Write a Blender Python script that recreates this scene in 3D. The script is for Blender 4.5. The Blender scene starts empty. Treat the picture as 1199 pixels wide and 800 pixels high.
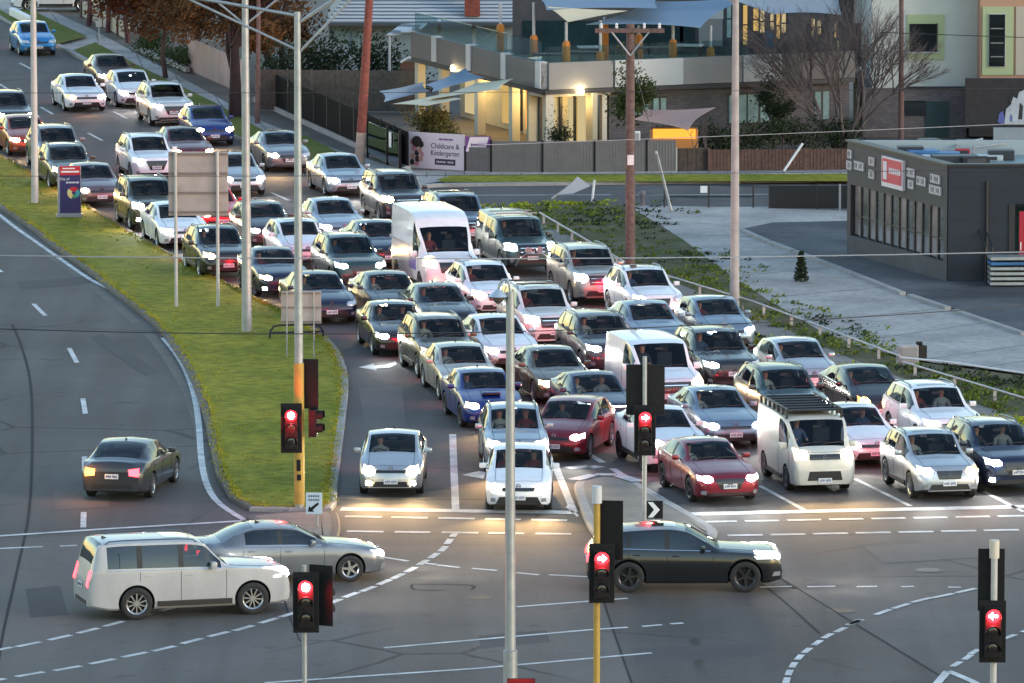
import bpy, bmesh, math, random
from mathutils import Vector, Matrix
from mathutils.bvhtree import BVHTree
R = math.radians
rnd = random.Random(7)
sc = bpy.context.scene
col = sc.collection

# ------------------------------------------------------------------ camera
F, CX, CY, HC = 7900.0, 599.5, 400.0, 26.8
TH = math.atan(1000.0 / F)
cam_d = bpy.data.cameras.new('camera'); cam = bpy.data.objects.new('camera', cam_d); col.objects.link(cam)
cam.location = (0, 0, HC); cam.rotation_euler = (math.pi / 2 - TH, 0, 0)
cam_d.sensor_width = 36.0; cam_d.sensor_fit = 'HORIZONTAL'; cam_d.lens = 36.0 * F / 1199.0
cam_d.clip_start = 1.0; cam_d.clip_end = 6000.0
sc.camera = cam
ct, st = math.cos(TH), math.sin(TH)

def P(px, py, z=0.0):
    """the place where a spot of the survey photograph lies at height z"""
    x = (px - CX) / F; v = (py - CY) / F
    d = Vector((x, ct - v * st, -st - v * ct))
    t = (HC - z) / (-d.z)
    return Vector((0, 0, HC)) + d * t

def at_depth(px, py, q):
    """the point of the photograph's ray at the distance (world y) of point q"""
    x = (px - CX) / F; v = (py - CY) / F
    d = Vector((x, ct - v * st, -st - v * ct))
    return Vector((0, 0, HC)) + d * (q.y / d.y)

# ------------------------------------------------------------------ materials
def mat(name, c, rough=0.6, metal=0.0, coat=0.0, em=None, es=0.0, noise=0.0, ns=4.0, bump=0.0, bs=30.0, c2=None, spec=0.5):
    m = bpy.data.materials.new(name); m.use_nodes = True
    nt = m.node_tree; b = nt.nodes['Principled BSDF']
    b.inputs['Base Color'].default_value = (*c, 1); b.inputs['Roughness'].default_value = rough
    b.inputs['Metallic'].default_value = metal; b.inputs['Coat Weight'].default_value = coat
    b.inputs['Coat Roughness'].default_value = 0.06; b.inputs['Specular IOR Level'].default_value = spec
    if em:
        b.inputs['Emission Color'].default_value = (*em, 1); b.inputs['Emission Strength'].default_value = es
    if noise or c2:
        tc = nt.nodes.new('ShaderNodeTexCoord'); n = nt.nodes.new('ShaderNodeTexNoise')
        n.inputs['Scale'].default_value = ns; n.inputs['Detail'].default_value = 6; n.inputs['Roughness'].default_value = 0.65
        nt.links.new(tc.outputs['Object'], n.inputs['Vector'])
        r = nt.nodes.new('ShaderNodeValToRGB')
        r.color_ramp.elements[0].position = 0.32; r.color_ramp.elements[1].position = 0.68
        if c2: ca, cb = c, c2
        else: ca, cb = tuple(x * (1 - noise) for x in c), tuple(min(1, x * (1 + noise)) for x in c)
        r.color_ramp.elements[0].color = (*ca, 1); r.color_ramp.elements[1].color = (*cb, 1)
        nt.links.new(n.outputs['Fac'], r.inputs['Fac']); nt.links.new(r.outputs['Color'], b.inputs['Base Color'])
    if bump:
        tc = nt.nodes.new('ShaderNodeTexCoord'); n = nt.nodes.new('ShaderNodeTexNoise'); n.inputs['Scale'].default_value = bs
        n.inputs['Detail'].default_value = 4
        bp = nt.nodes.new('ShaderNodeBump'); bp.inputs['Strength'].default_value = bump; bp.inputs['Distance'].default_value = 0.05
        nt.links.new(tc.outputs['Object'], n.inputs['Vector']); nt.links.new(n.outputs['Fac'], bp.inputs['Height'])
        nt.links.new(bp.outputs['Normal'], b.inputs['Normal'])
    return m

def emit(name, c, s, c2=None):
    m = bpy.data.materials.new(name); m.use_nodes = True; nt = m.node_tree
    nt.nodes.remove(nt.nodes['Principled BSDF'])
    e = nt.nodes.new('ShaderNodeEmission'); e.inputs['Color'].default_value = (*c, 1); e.inputs['Strength'].default_value = s
    nt.links.new(e.outputs[0], nt.nodes['Material Output'].inputs['Surface'])
    return m

def glass(name, tint, clear=0.75, rough=0.02, gl=(0.9, 0.95, 1.0)):
    """tinted pane: see-through, with a mirror coat that grows towards grazing"""
    m = bpy.data.materials.new(name); m.use_nodes = True; nt = m.node_tree
    nt.nodes.remove(nt.nodes['Principled BSDF'])
    t = nt.nodes.new('ShaderNodeBsdfTransparent'); t.inputs['Color'].default_value = (*tint, 1)
    d = nt.nodes.new('ShaderNodeBsdfPrincipled'); d.inputs['Base Color'].default_value = (0.012, 0.016, 0.02, 1); d.inputs['Roughness'].default_value = rough
    mx = nt.nodes.new('ShaderNodeMixShader'); mx.inputs[0].default_value = clear
    g = nt.nodes.new('ShaderNodeBsdfGlossy'); g.inputs['Roughness'].default_value = rough; g.inputs['Color'].default_value = (*gl, 1)
    fc = nt.nodes.new('ShaderNodeLayerWeight'); fc.inputs['Blend'].default_value = .5
    pw = nt.nodes.new('ShaderNodeMath'); pw.operation = 'POWER'; pw.inputs[1].default_value = 5.0; nt.links.new(fc.outputs['Facing'], pw.inputs[0])
    lw = nt.nodes.new('ShaderNodeMath'); lw.operation = 'MULTIPLY_ADD'; lw.inputs[1].default_value = .90; lw.inputs[2].default_value = .045; nt.links.new(pw.outputs[0], lw.inputs[0])
    m2 = nt.nodes.new('ShaderNodeMixShader')
    nt.links.new(d.outputs[0], mx.inputs[1]); nt.links.new(t.outputs[0], mx.inputs[2])
    nt.links.new(lw.outputs[0], m2.inputs[0]); nt.links.new(mx.outputs[0], m2.inputs[1]); nt.links.new(g.outputs[0], m2.inputs[2])
    nt.links.new(m2.outputs[0], nt.nodes['Material Output'].inputs['Surface'])
    return m

# ------------------------------------------------------------------ mesh building
class MB:
    def __init__(s): s.bm = bmesh.new(); s.mi = 0
    def face(s, pts):
        vs = [s.bm.verts.new(p) for p in pts]
        try:
            f = s.bm.faces.new(vs); f.material_index = s.mi; return f
        except ValueError: return None
    def box(s, c, d, rz=0.0, M=None, bev=0.0):
        x, y, z = d[0] / 2, d[1] / 2, d[2] / 2
        T = Matrix.Translation(c) @ Matrix.Rotation(rz, 4, 'Z')
        if M is not None: T = M @ T
        if bev:
            b2 = bmesh.new(); bmesh.ops.create_cube(b2, size=1.0)
            for v in b2.verts: v.co = Vector((v.co.x * d[0], v.co.y * d[1], v.co.z * d[2]))
            bmesh.ops.bevel(b2, geom=b2.edges[:], offset=bev, segments=2, affect='EDGES', profile=0.6)
            mp = {v: s.bm.verts.new(T @ v.co) for v in b2.verts}
            for f in b2.faces:
                n = s.bm.faces.new([mp[v] for v in f.verts]); n.material_index = s.mi
            b2.free(); return
        v = [s.bm.verts.new(T @ Vector(p)) for p in ((-x, -y, -z), (x, -y, -z), (x, y, -z), (-x, y, -z), (-x, -y, z), (x, -y, z), (x, y, z), (-x, y, z))]
        for q in ((0, 3, 2, 1), (4, 5, 6, 7), (0, 1, 5, 4), (1, 2, 6, 5), (2, 3, 7, 6), (3, 0, 4, 7)):
            f = s.bm.faces.new([v[i] for i in q]); f.material_index = s.mi
    def tube(s, pts, rs, n=8, cap=True):
        pts = [Vector(p) for p in pts]
        if not hasattr(rs, '__len__'): rs = [rs] * len(pts)
        rings = []
        for i, p in enumerate(pts):
            a = pts[max(0, i - 1)]; b = pts[min(len(pts) - 1, i + 1)]
            t = (b - a).normalized() if (b - a).length > 1e-9 else Vector((0, 0, 1))
            u = t.orthogonal().normalized() if i == 0 else (pu - t * pu.dot(t)).normalized()
            pu = u; w = t.cross(u)
            rings.append([s.bm.verts.new(p + (u * math.cos(2 * math.pi * k / n) + w * math.sin(2 * math.pi * k / n)) * rs[i]) for k in range(n)])
        for a, b in zip(rings, rings[1:]):
            for k in range(n):
                f = s.bm.faces.new((a[k], a[(k + 1) % n], b[(k + 1) % n], b[k])); f.material_index = s.mi
        if cap:
            for rg in (rings[0][::-1], rings[-1]):
                f = s.bm.faces.new(rg); f.material_index = s.mi
    def lathe(s, prof, axis='X', n=24, c=(0, 0, 0), closed=False, cap=True):
        c = Vector(c); rings = []
        for (a, r) in prof:
            ring = []
            for k in range(n):
                t = 2 * math.pi * k / n; u, v = r * math.cos(t), r * math.sin(t)
                p = {'X': (a, u, v), 'Y': (u, a, v), 'Z': (u, v, a)}[axis]
                ring.append(s.bm.verts.new(c + Vector(p)))
            rings.append(ring)
        pr = list(zip(rings, rings[1:])) + ([(rings[-1], rings[0])] if closed else [])
        for a, b in pr:
            for k in range(n):
                f = s.bm.faces.new((a[k], a[(k + 1) % n], b[(k + 1) % n], b[k])); f.material_index = s.mi
        if not closed and cap:
            for rg in (rings[0], rings[-1]):
                f = s.bm.faces.new(rg); f.material_index = s.mi
    def prism(s, pts, z0, z1):
        """upright prism over a plan outline"""
        a = [s.bm.verts.new((p[0], p[1], z0)) for p in pts]; b = [s.bm.verts.new((p[0], p[1], z1)) for p in pts]
        n = len(pts)
        for i in range(n):
            f = s.bm.faces.new((a[i], a[(i + 1) % n], b[(i + 1) % n], b[i])); f.material_index = s.mi
        for rg in (a[::-1], b):
            f = s.bm.faces.new(rg); f.material_index = s.mi
    def mesh(s, name, smooth=None, recalc=True):
        if recalc: bmesh.ops.recalc_face_normals(s.bm, faces=s.bm.faces[:])
        bmesh.ops.triangulate(s.bm, faces=[f for f in s.bm.faces if len(f.verts) > 4])
        me = bpy.data.meshes.new(name); s.bm.to_mesh(me); s.bm.free()
        if smooth is not None:
            me.polygons.foreach_set('use_smooth', [True] * len(me.polygons)); me.set_sharp_from_angle(angle=R(smooth))
        return me
    def build(s, name, mats, parent=None, smooth=None, recalc=True):
        me = s.mesh(name, smooth, recalc)
        for m in (mats if isinstance(mats, (list, tuple)) else [mats]): me.materials.append(m)
        return link(name, me, parent)

def solid(mb, t):
    mb.bm.normal_update(); bmesh.ops.solidify(mb.bm, geom=mb.bm.faces[:], thickness=t)

def link(name, me, parent=None):
    o = bpy.data.objects.new(name, me); col.objects.link(o)
    if parent: o.parent = parent
    return o
def tag(o, label=None, cat=None, group=None, kind=None):
    if label: o['label'] = label
    if cat: o['category'] = cat
    if group: o['group'] = group
    if kind: o['kind'] = kind
    return o
def empty(name, loc=(0, 0, 0), rz=0.0, label=None, cat=None, group=None):
    o = bpy.data.objects.new(name, None); col.objects.link(o); o.empty_display_size = 0.3
    o.location = loc; o.rotation_euler = (0, 0, rz)
    return tag(o, label, cat, group)

def pchip(pts):
    xs = [p[0] for p in pts]; ys = [p[1] for p in pts]; n = len(xs)
    h = [xs[i + 1] - xs[i] for i in range(n - 1)]; dl = [(ys[i + 1] - ys[i]) / h[i] for i in range(n - 1)]
    m = [0.0] * n
    for i in range(1, n - 1):
        if dl[i - 1] * dl[i] > 0:
            w1, w2 = 2 * h[i] + h[i - 1], h[i] + 2 * h[i - 1]
            m[i] = (w1 + w2) / (w1 / dl[i - 1] + w2 / dl[i])
    m[0], m[-1] = dl[0], dl[-1]
    def f(x):
        if x <= xs[0]: return ys[0]
        if x >= xs[-1]: return ys[-1]
        i = max(k for k in range(n - 1) if xs[k] <= x); t = (x - xs[i]) / h[i]
        return ((1 + 2 * t) * (1 - t) ** 2 * ys[i] + t * (1 - t) ** 2 * h[i] * m[i] + t * t * (3 - 2 * t) * ys[i + 1] + t * t * (t - 1) * h[i] * m[i + 1])
    return f
def crom(pts, k=6, closed=False):
    """Catmull-Rom through 2-D points"""
    n = len(pts); out = []
    for i in range(n if closed else n - 1):
        g = (lambda j: pts[j % n]) if closed else (lambda j: pts[min(max(j, 0), n - 1)])
        p0, p1, p2, p3 = g(i - 1), g(i), g(i + 1), g(i + 2)
        for q in range(k):
            t = q / k
            out.append(tuple(0.5 * (2 * b + (c - a) * t + (2 * a - 5 * b + 4 * c - d) * t * t + (3 * b - a - 3 * c + d) * t ** 3) for a, b, c, d in zip(p0, p1, p2, p3)))
    if not closed: out.append(tuple(pts[-1]))
    return out
# ------------------------------------------------------------------ vehicles
M_trim = mat('black_trim', (0.012, 0.012, 0.013), 0.5)
M_liner = mat('arch_liner', (0.006, 0.006, 0.006), 0.9)
M_tyre = mat('tyre_rubber', (0.014, 0.014, 0.015), 0.75, noise=0.3, ns=20)
M_rim = mat('alloy_rim', (0.42, 0.43, 0.45), 0.3, 0.9)
M_rimd = mat('dark_alloy_rim', (0.05, 0.05, 0.055), 0.35, 0.8)
M_steel = mat('steel_wheel', (0.12, 0.12, 0.12), 0.5, 0.5)
M_chrome = mat('chrome', (0.7, 0.72, 0.75), 0.12, 1.0)
M_grille = mat('grille_black', (0.012, 0.012, 0.014), 0.35, coat=0.4)
M_screen = glass('windscreen_glass', (0.80, 0.86, 0.86), 0.92, .02, (.40, .47, .52))
M_side = glass('side_glass', (0.40, 0.44, 0.45), 0.6, .02, (.75, .80, .85))
M_privacy = glass('privacy_glass', (0.10, 0.11, 0.12), 0.4)
M_seat = mat('seat_fabric', (0.045, 0.045, 0.05), 0.85)
M_dash = mat('dashboard_plastic', (0.02, 0.02, 0.022), 0.6)
M_rail = mat('roof_rail', (0.25, 0.26, 0.27), 0.35, 0.8)
M_lens = mat('clear_lens', (0.55, 0.57, 0.6), 0.12, 0.3, 1.0)
M_cool = emit('headlamp_white_lit', (1.0, 0.97, 0.90), 90.0)
M_warm = emit('headlamp_warm_lit', (1.0, 0.74, 0.36), 80.0)
M_amber = emit('indicator_amber_lit', (1.0, 0.36, 0.05), 30.0)
M_lensC = mat('headlamp_lens_white', (0.55, 0.57, 0.6), 0.12, 0.3, 1.0, em=(.95, .96, 1), es=1.5)
M_lensW = mat('headlamp_lens_warm', (0.55, 0.5, 0.42), 0.12, 0.3, 1.0, em=(1, .66, .3), es=1.5)
M_lensA = mat('headlamp_lens_amber', (0.55, 0.4, 0.25), 0.12, 0.3, 1.0, em=(1, .33, .04), es=1.0)
M_foff = mat('fog_lens', (0.3, 0.31, 0.33), 0.15, 0.3, 1.0)
M_brake = emit('brake_lamp_lit', (1.0, 0.015, 0.03), 34.0); M_tail = emit('tail_lamp_lit', (1.0, 0.03, 0.04), 5.0)
M_plate = mat('number_plate', (0.72, 0.73, 0.74), 0.45)
M_ptext = mat('plate_characters', (0.03, 0.05, 0.16), 0.6)

def dimmer(m, f):
    q = m.copy(); e = next(n for n in q.node_tree.nodes if n.type == 'EMISSION'); e.inputs['Strength'].default_value *= f; return q
BULBS = {'a': [M_amber], 'w': [M_warm, dimmer(M_warm, .5), dimmer(M_warm, .22)], 'c': [M_cool, dimmer(M_cool, .45), dimmer(M_cool, .2)]}
def paint(name, c, rough=0.32, metal=0.35):
    m = mat(name, c, rough, metal, 0.55, noise=0.10, ns=1.2)
    nt = m.node_tree; b = nt.nodes['Principled BSDF']
    ramp = next(n for n in nt.nodes if n.type == 'VALTORGB'); lk = ramp.outputs[0].links[0]; nt.links.remove(lk)
    g = nt.nodes.new('ShaderNodeNewGeometry'); mx = nt.nodes.new('ShaderNodeMix'); mx.data_type = 'RGBA'
    mx.inputs['B'].default_value = (0.02, 0.02, 0.022, 1)                     # the lining inside the shell
    nt.links.new(g.outputs['Backfacing'], mx.inputs['Factor']); nt.links.new(ramp.outputs[0], mx.inputs['A'])
    nt.links.new(mx.outputs['Result'], b.inputs['Base Color'])
    return m
PC = dict(white=((0.74, 0.75, 0.77), .3, 0.0), dullwhite=((0.42, 0.41, 0.41), .35, 0), pearl=((0.66, 0.65, 0.63), .3, .1), cream=((0.62, 0.58, 0.51), .35, 0), silver=((0.42, 0.44, 0.47), .3, .6),
          champagne=((0.40, 0.37, 0.33), .3, .5), grey=((0.17, 0.18, 0.20), .3, .5), steelblue=((0.16, 0.22, 0.29), .3, .5), charcoal=((0.045, 0.05, 0.058), .3, .4),
          black=((0.011, 0.012, 0.015), .25, .1), navy=((0.008, 0.014, 0.045), .28, .3), blue=((0.008, 0.026, 0.17), .28, .3), cyan=((0.01, 0.20, 0.48), .3, .3),
          red=((0.52, 0.010, 0.018), .28, .1), wine=((0.20, 0.008, 0.022), .28, .4), maroon=((0.11, 0.018, 0.022), .3, .3), orange=((0.30, 0.045, 0.02), .3, .3),  # orange: dark red car paint with orange light mixed into the colour
          brown=((0.10, 0.06, 0.05), .3, .4), mauve=((0.15, 0.10, 0.11), .3, .4), olive=((0.045, 0.05, 0.035), .3, .4), green=((0.025, 0.06, 0.06), .3, .4), bronze=((0.10, 0.085, 0.06), .3, .5),
          skysilver=((0.34, 0.39, 0.44), .3, .6))
PAINT = {k: paint('car_paint_' + k, *v) for k, v in PC.items()}

def spec(L, W, H, top, belt, c, r, q, g, wins, wheels, wr=0.70, clear=0.19, R_=0.33, nose=0.62, priv=False, clad=False, boxy=False, rails=False, rearglass=True, style=0, rimd=False, nose_w=None):
    return dict(L=L, W=W, H=H, top=top, belt=belt, c=c, r=r, q=q, g=g, wins=wins, wheels=wheels, wr=wr, clear=clear, R=R_, nose=nose, priv=priv, clad=clad, boxy=boxy, rails=rails, rearglass=rearglass, style=style, rimd=rimd, nose_w=nose_w)
TYPES = {
 'sedan': spec(4.75, 1.82, 1.45, [(0, .60), (.05, .70), (.2, .79), (.7, .90), (1.45, 1.0), (1.85, 1.21), (2.3, 1.405), (2.8, 1.45), (3.3, 1.43), (3.75, 1.29), (4.2, 1.10), (4.5, 1.08), (4.68, 1.04), (4.75, .86)],
    [(0, .55), (.3, .72), (1.4, .92), (3, .96), (4.3, 1.01), (4.75, .8)], 1.47, 2.3, 3.3, 4.12, [(1.7, 2.62), (2.74, 3.55)], (.92, 3.72), .66),
 'sport': spec(4.6, 1.80, 1.46, [(0, .60), (.05, .70), (.2, .80), (.7, .92), (1.4, 1.03), (1.8, 1.23), (2.2, 1.41), (2.7, 1.46), (3.2, 1.44), (3.6, 1.30), (4.0, 1.13), (4.35, 1.11), (4.5, 1.06), (4.6, .88)],
    [(0, .55), (.3, .74), (1.4, .95), (3, .98), (4.2, 1.03), (4.6, .8)], 1.42, 2.2, 3.2, 3.95, [(1.65, 2.5), (2.62, 3.4)], (.9, 3.55), .66, style=1, rimd=True),
 'hatch': spec(4.15, 1.76, 1.49, [(0, .60), (.05, .72), (.2, .83), (.6, .94), (1.2, 1.05), (1.6, 1.25), (2.05, 1.44), (2.5, 1.49), (3.1, 1.47), (3.55, 1.40), (3.95, 1.08), (4.08, .98), (4.15, .8)],
    [(0, .56), (.3, .76), (1.2, .94), (2.6, .98), (3.9, 1.05), (4.15, .8)], 1.22, 2.05, 3.5, 3.93, [(1.45, 2.35), (2.47, 3.25)], (.82, 3.42), .68, style=0),
 'fast': spec(4.45, 1.80, 1.44, [(0, .62), (.05, .72), (.2, .82), (.8, .93), (1.5, 1.02), (1.9, 1.22), (2.35, 1.40), (2.75, 1.44), (3.3, 1.41), (3.8, 1.30), (4.25, 1.05), (4.38, .98), (4.45, .8)],
    [(0, .58), (.3, .76), (1.4, .94), (3, .99), (4.2, 1.05), (4.45, .8)], 1.52, 2.35, 3.7, 4.22, [(1.75, 2.65), (2.77, 3.5)], (.93, 3.65), .64, style=2, rimd=True),
 'wedge': spec(4.45, 1.73, 1.49, [(0, .62), (.05, .72), (.2, .82), (.6, .95), (1.05, 1.08), (1.5, 1.29), (2.0, 1.46), (2.4, 1.49), (3.0, 1.45), (3.8, 1.28), (4.3, 1.08), (4.45, .85)],
    [(0, .56), (.3, .78), (1.1, .96), (2.8, 1.0), (4.2, 1.05), (4.45, .8)], 1.08, 2.0, 3.3, 4.2, [(1.35, 2.4), (2.5, 3.4)], (.85, 3.55), .66, style=3),
 'cuv': spec(4.45, 1.80, 1.60, [(0, .66), (.05, .82), (.2, .93), (.7, 1.02), (1.3, 1.10), (1.7, 1.32), (2.15, 1.54), (2.6, 1.60), (3.3, 1.58), (3.8, 1.49), (4.25, 1.13), (4.38, 1.0), (4.45, .85)],
    [(0, .6), (.3, .84), (1.3, 1.0), (2.8, 1.04), (4.2, 1.1), (4.45, .85)], 1.32, 2.15, 3.72, 4.22, [(1.55, 2.5), (2.62, 3.4), (3.5, 3.85)], (.88, 3.5), .69, .22, .35, clad=True, rails=True, style=1),
 'chr': spec(4.38, 1.80, 1.56, [(0, .66), (.05, .82), (.2, .92), (.7, 1.02), (1.35, 1.12), (1.75, 1.33), (2.2, 1.51), (2.6, 1.56), (3.1, 1.53), (3.7, 1.38), (4.15, 1.16), (4.3, 1.02), (4.38, .85)],
    [(0, .6), (.3, .86), (1.3, 1.04), (2.8, 1.10), (4.1, 1.2), (4.38, .85)], 1.37, 2.2, 3.4, 4.1, [(1.62, 2.5), (2.62, 3.2)], (.87, 3.5), .66, .21, .35, clad=True, style=4, rimd=True),
 'suv': spec(4.65, 1.86, 1.68, [(0, .70), (.05, .90), (.18, 1.0), (.7, 1.08), (1.4, 1.16), (1.8, 1.40), (2.2, 1.62), (2.7, 1.68), (3.6, 1.66), (4.1, 1.57), (4.45, 1.2), (4.58, 1.05), (4.65, .9)],
    [(0, .62), (.25, .90), (1.4, 1.07), (3, 1.11), (4.4, 1.17), (4.65, .9)], 1.42, 2.2, 4.05, 4.43, [(1.65, 2.6), (2.72, 3.5), (3.6, 4.15)], (.92, 3.62), .71, .22, .36, clad=True, rails=True, style=2),
 'bigsuv': spec(4.72, 1.87, 1.74, [(0, .72), (.05, .95), (.16, 1.06), (.7, 1.14), (1.4, 1.20), (1.78, 1.46), (2.15, 1.68), (2.7, 1.74), (3.8, 1.72), (4.3, 1.64), (4.55, 1.2), (4.66, 1.05), (4.72, .9)],
    [(0, .66), (.25, .96), (1.4, 1.10), (3, 1.14), (4.5, 1.18), (4.72, .9)], 1.42, 2.15, 4.22, 4.53, [(1.65, 2.6), (2.72, 3.55), (3.65, 4.3)], (.95, 3.65), .74, .22, .37, clad=True, rails=True, style=5),
 'boxsuv': spec(4.95, 1.96, 1.88, [(0, .74), (.04, 1.0), (.14, 1.10), (.8, 1.16), (1.5, 1.22), (1.85, 1.52), (2.15, 1.80), (2.7, 1.87), (4.0, 1.88), (4.65, 1.84), (4.85, 1.3), (4.9, 1.1), (4.95, .9)],
    [(0, .7), (.2, 1.02), (1.5, 1.15), (3, 1.17), (4.8, 1.19), (4.95, .9)], 1.52, 2.15, 4.6, 4.83, [(1.72, 2.65), (2.77, 3.65), (3.78, 4.5)], (.95, 3.8), .80, .24, .39, boxy=True, rails=True, style=5),
 'luxsuv': spec(4.75, 1.95, 1.58, [(0, .68), (.04, .88), (.14, .97), (.8, 1.03), (1.5, 1.08), (1.9, 1.30), (2.35, 1.52), (2.8, 1.58), (3.7, 1.54), (4.3, 1.44), (4.62, 1.12), (4.70, .98), (4.75, .85)],
    [(0, .64), (.2, .90), (1.5, 1.0), (3, 1.04), (4.55, 1.08), (4.75, .85)], 1.52, 2.35, 4.25, 4.6, [(1.8, 2.75), (2.87, 3.7), (3.8, 4.15)], (.9, 3.75), .74, .22, .38, priv=True, style=6, rimd=True),
 'ute': spec(5.3, 1.88, 1.82, [(0, .80), (.05, 1.0), (.18, 1.08), (.8, 1.14), (1.5, 1.22), (1.85, 1.5), (2.2, 1.74), (2.6, 1.80), (3.4, 1.80), (3.6, 1.82), (5.1, 1.84), (5.25, 1.5), (5.3, 1.0)],
    [(0, .72), (.25, 1.0), (1.5, 1.12), (3, 1.15), (5.1, 1.16), (5.3, 1.0)], 1.52, 2.2, 5.0, 5.22, [(1.75, 2.65), (2.77, 3.45), (3.8, 5.0)], (1.0, 4.1), .76, .30, .40, clad=True, boxy=True, style=5),
 'sprinter': spec(5.95, 1.98, 2.62, [(0, .82), (.05, 1.05), (.2, 1.16), (.7, 1.30), (.95, 1.38), (1.35, 1.80), (1.75, 2.15), (2.1, 2.45), (2.7, 2.60), (4, 2.62), (5.7, 2.60), (5.9, 2.4), (5.95, 1.0)],
    [(0, .75), (.25, 1.02), (1.0, 1.2), (3, 1.25), (5.8, 1.25), (5.95, 1.0)], .97, 1.75, 5.7, 5.9, [(1.3, 2.1)], (1.0, 4.75), .90, .20, .35, boxy=True, rearglass=False, style=7),
 'vito': spec(5.1, 1.93, 1.92, [(0, .72), (.05, .92), (.2, 1.03), (.7, 1.14), (1.1, 1.22), (1.55, 1.55), (2.0, 1.83), (2.5, 1.91), (4, 1.92), (4.9, 1.89), (5.05, 1.6), (5.1, .9)],
    [(0, .66), (.25, .92), (1.1, 1.1), (3, 1.15), (5.0, 1.15), (5.1, .9)], 1.12, 2.0, 4.85, 5.04, [(1.45, 2.5)], (.9, 4.1), .84, .20, .34, boxy=True, rearglass=False, style=8),
 'hiace': spec(4.7, 1.75, 1.98, [(0, .72), (.04, .98), (.12, 1.10), (.3, 1.20), (.42, 1.24), (.8, 1.62), (1.12, 1.87), (1.5, 1.96), (3, 1.98), (4.5, 1.97), (4.65, 1.7), (4.7, .9)],
    [(0, .66), (.15, .98), (.6, 1.13), (3, 1.15), (4.6, 1.15), (4.7, .9)], .44, 1.12, 4.45, 4.64, [(.75, 1.75)], (.95, 3.55), .82, .19, .33, boxy=True, rearglass=True, style=9),
}
# per style: headlight quad [outer-bottom, outer-top, inner-top, inner-bottom] as (share of half width, height share of nose), grille, intake
def fr(hl, gr, inn, fog=None, plate=.42, emb=True, chrome=False, pink=False): return dict(hl=hl, gr=gr, inn=inn, fog=fog, plate=plate, emb=emb, chrome=chrome)
STYLES = {   # (x in m from centre at W/2=.9, z in m for a sedan; SUVs are lifted)
 0: fr([(.50, .60), (.50, .68), (.84, .76), (.86, .63)], [(.0, .58), (.0, .66), (.46, .66), (.42, .58)], [(0, .26), (0, .44), (.52, .44), (.62, .26)], (.68, .36)),
 1: fr([(.48, .62), (.46, .72), (.80, .79), (.86, .64)], [(0, .52), (0, .70), (.36, .70), (.30, .52)], [(0, .26), (0, .40), (.50, .40), (.58, .26)], (.66, .36)),
 2: fr([(.46, .62), (.46, .70), (.84, .76), (.84, .64)], [(0, .42), (0, .68), (.42, .68), (.26, .42)], [(0, .24), (0, .33), (.62, .33), (.70, .24)], (.70, .34), plate=.50),
 3: fr([(.46, .58), (.54, .72), (.76, .82), (.82, .62)], [(0, .62), (0, .67), (.44, .70), (.42, .64)], [(0, .28), (0, .42), (.44, .42), (.50, .28)], (.62, .38)),
 4: fr([(.44, .66), (.44, .74), (.86, .82), (.84, .68)], [(0, .64), (0, .69), (.44, .71), (.42, .66)], [(0, .26), (0, .50), (.40, .50), (.62, .26)], (.70, .44)),
 5: fr([(.52, .62), (.52, .76), (.86, .78), (.88, .62)], [(0, .52), (0, .74), (.48, .74), (.44, .52)], [(0, .24), (0, .42), (.50, .40), (.60, .26)], (.70, .36), chrome=True),
 6: fr([(.54, .66), (.54, .76), (.90, .76), (.90, .66)], [(0, .58), (0, .74), (.50, .74), (.48, .58)], [(0, .24), (0, .44), (.60, .44), (.70, .24)], (.76, .36)),
 7: fr([(.56, .62), (.54, .76), (.84, .92), (.88, .66)], [(0, .52), (0, .72), (.46, .74), (.40, .52)], [(0, .26), (0, .36), (.60, .36), (.64, .26)], (.72, .34), plate=.31),
 8: fr([(.56, .60), (.54, .72), (.84, .82), (.88, .62)], [(0, .50), (0, .70), (.48, .70), (.42, .50)], [(0, .24), (0, .36), (.60, .36), (.64, .24)], (.72, .34), plate=.32, chrome=True),
 9: fr([(.50, .66), (.50, .82), (.82, .86), (.84, .66)], [(0, .66), (0, .76), (.44, .76), (.44, .66)], [(0, .30), (0, .50), (.44, .50), (.50, .30)], None, plate=.30),
}
NM = 24
_dummy = bpy.data.materials.new('m')
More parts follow.
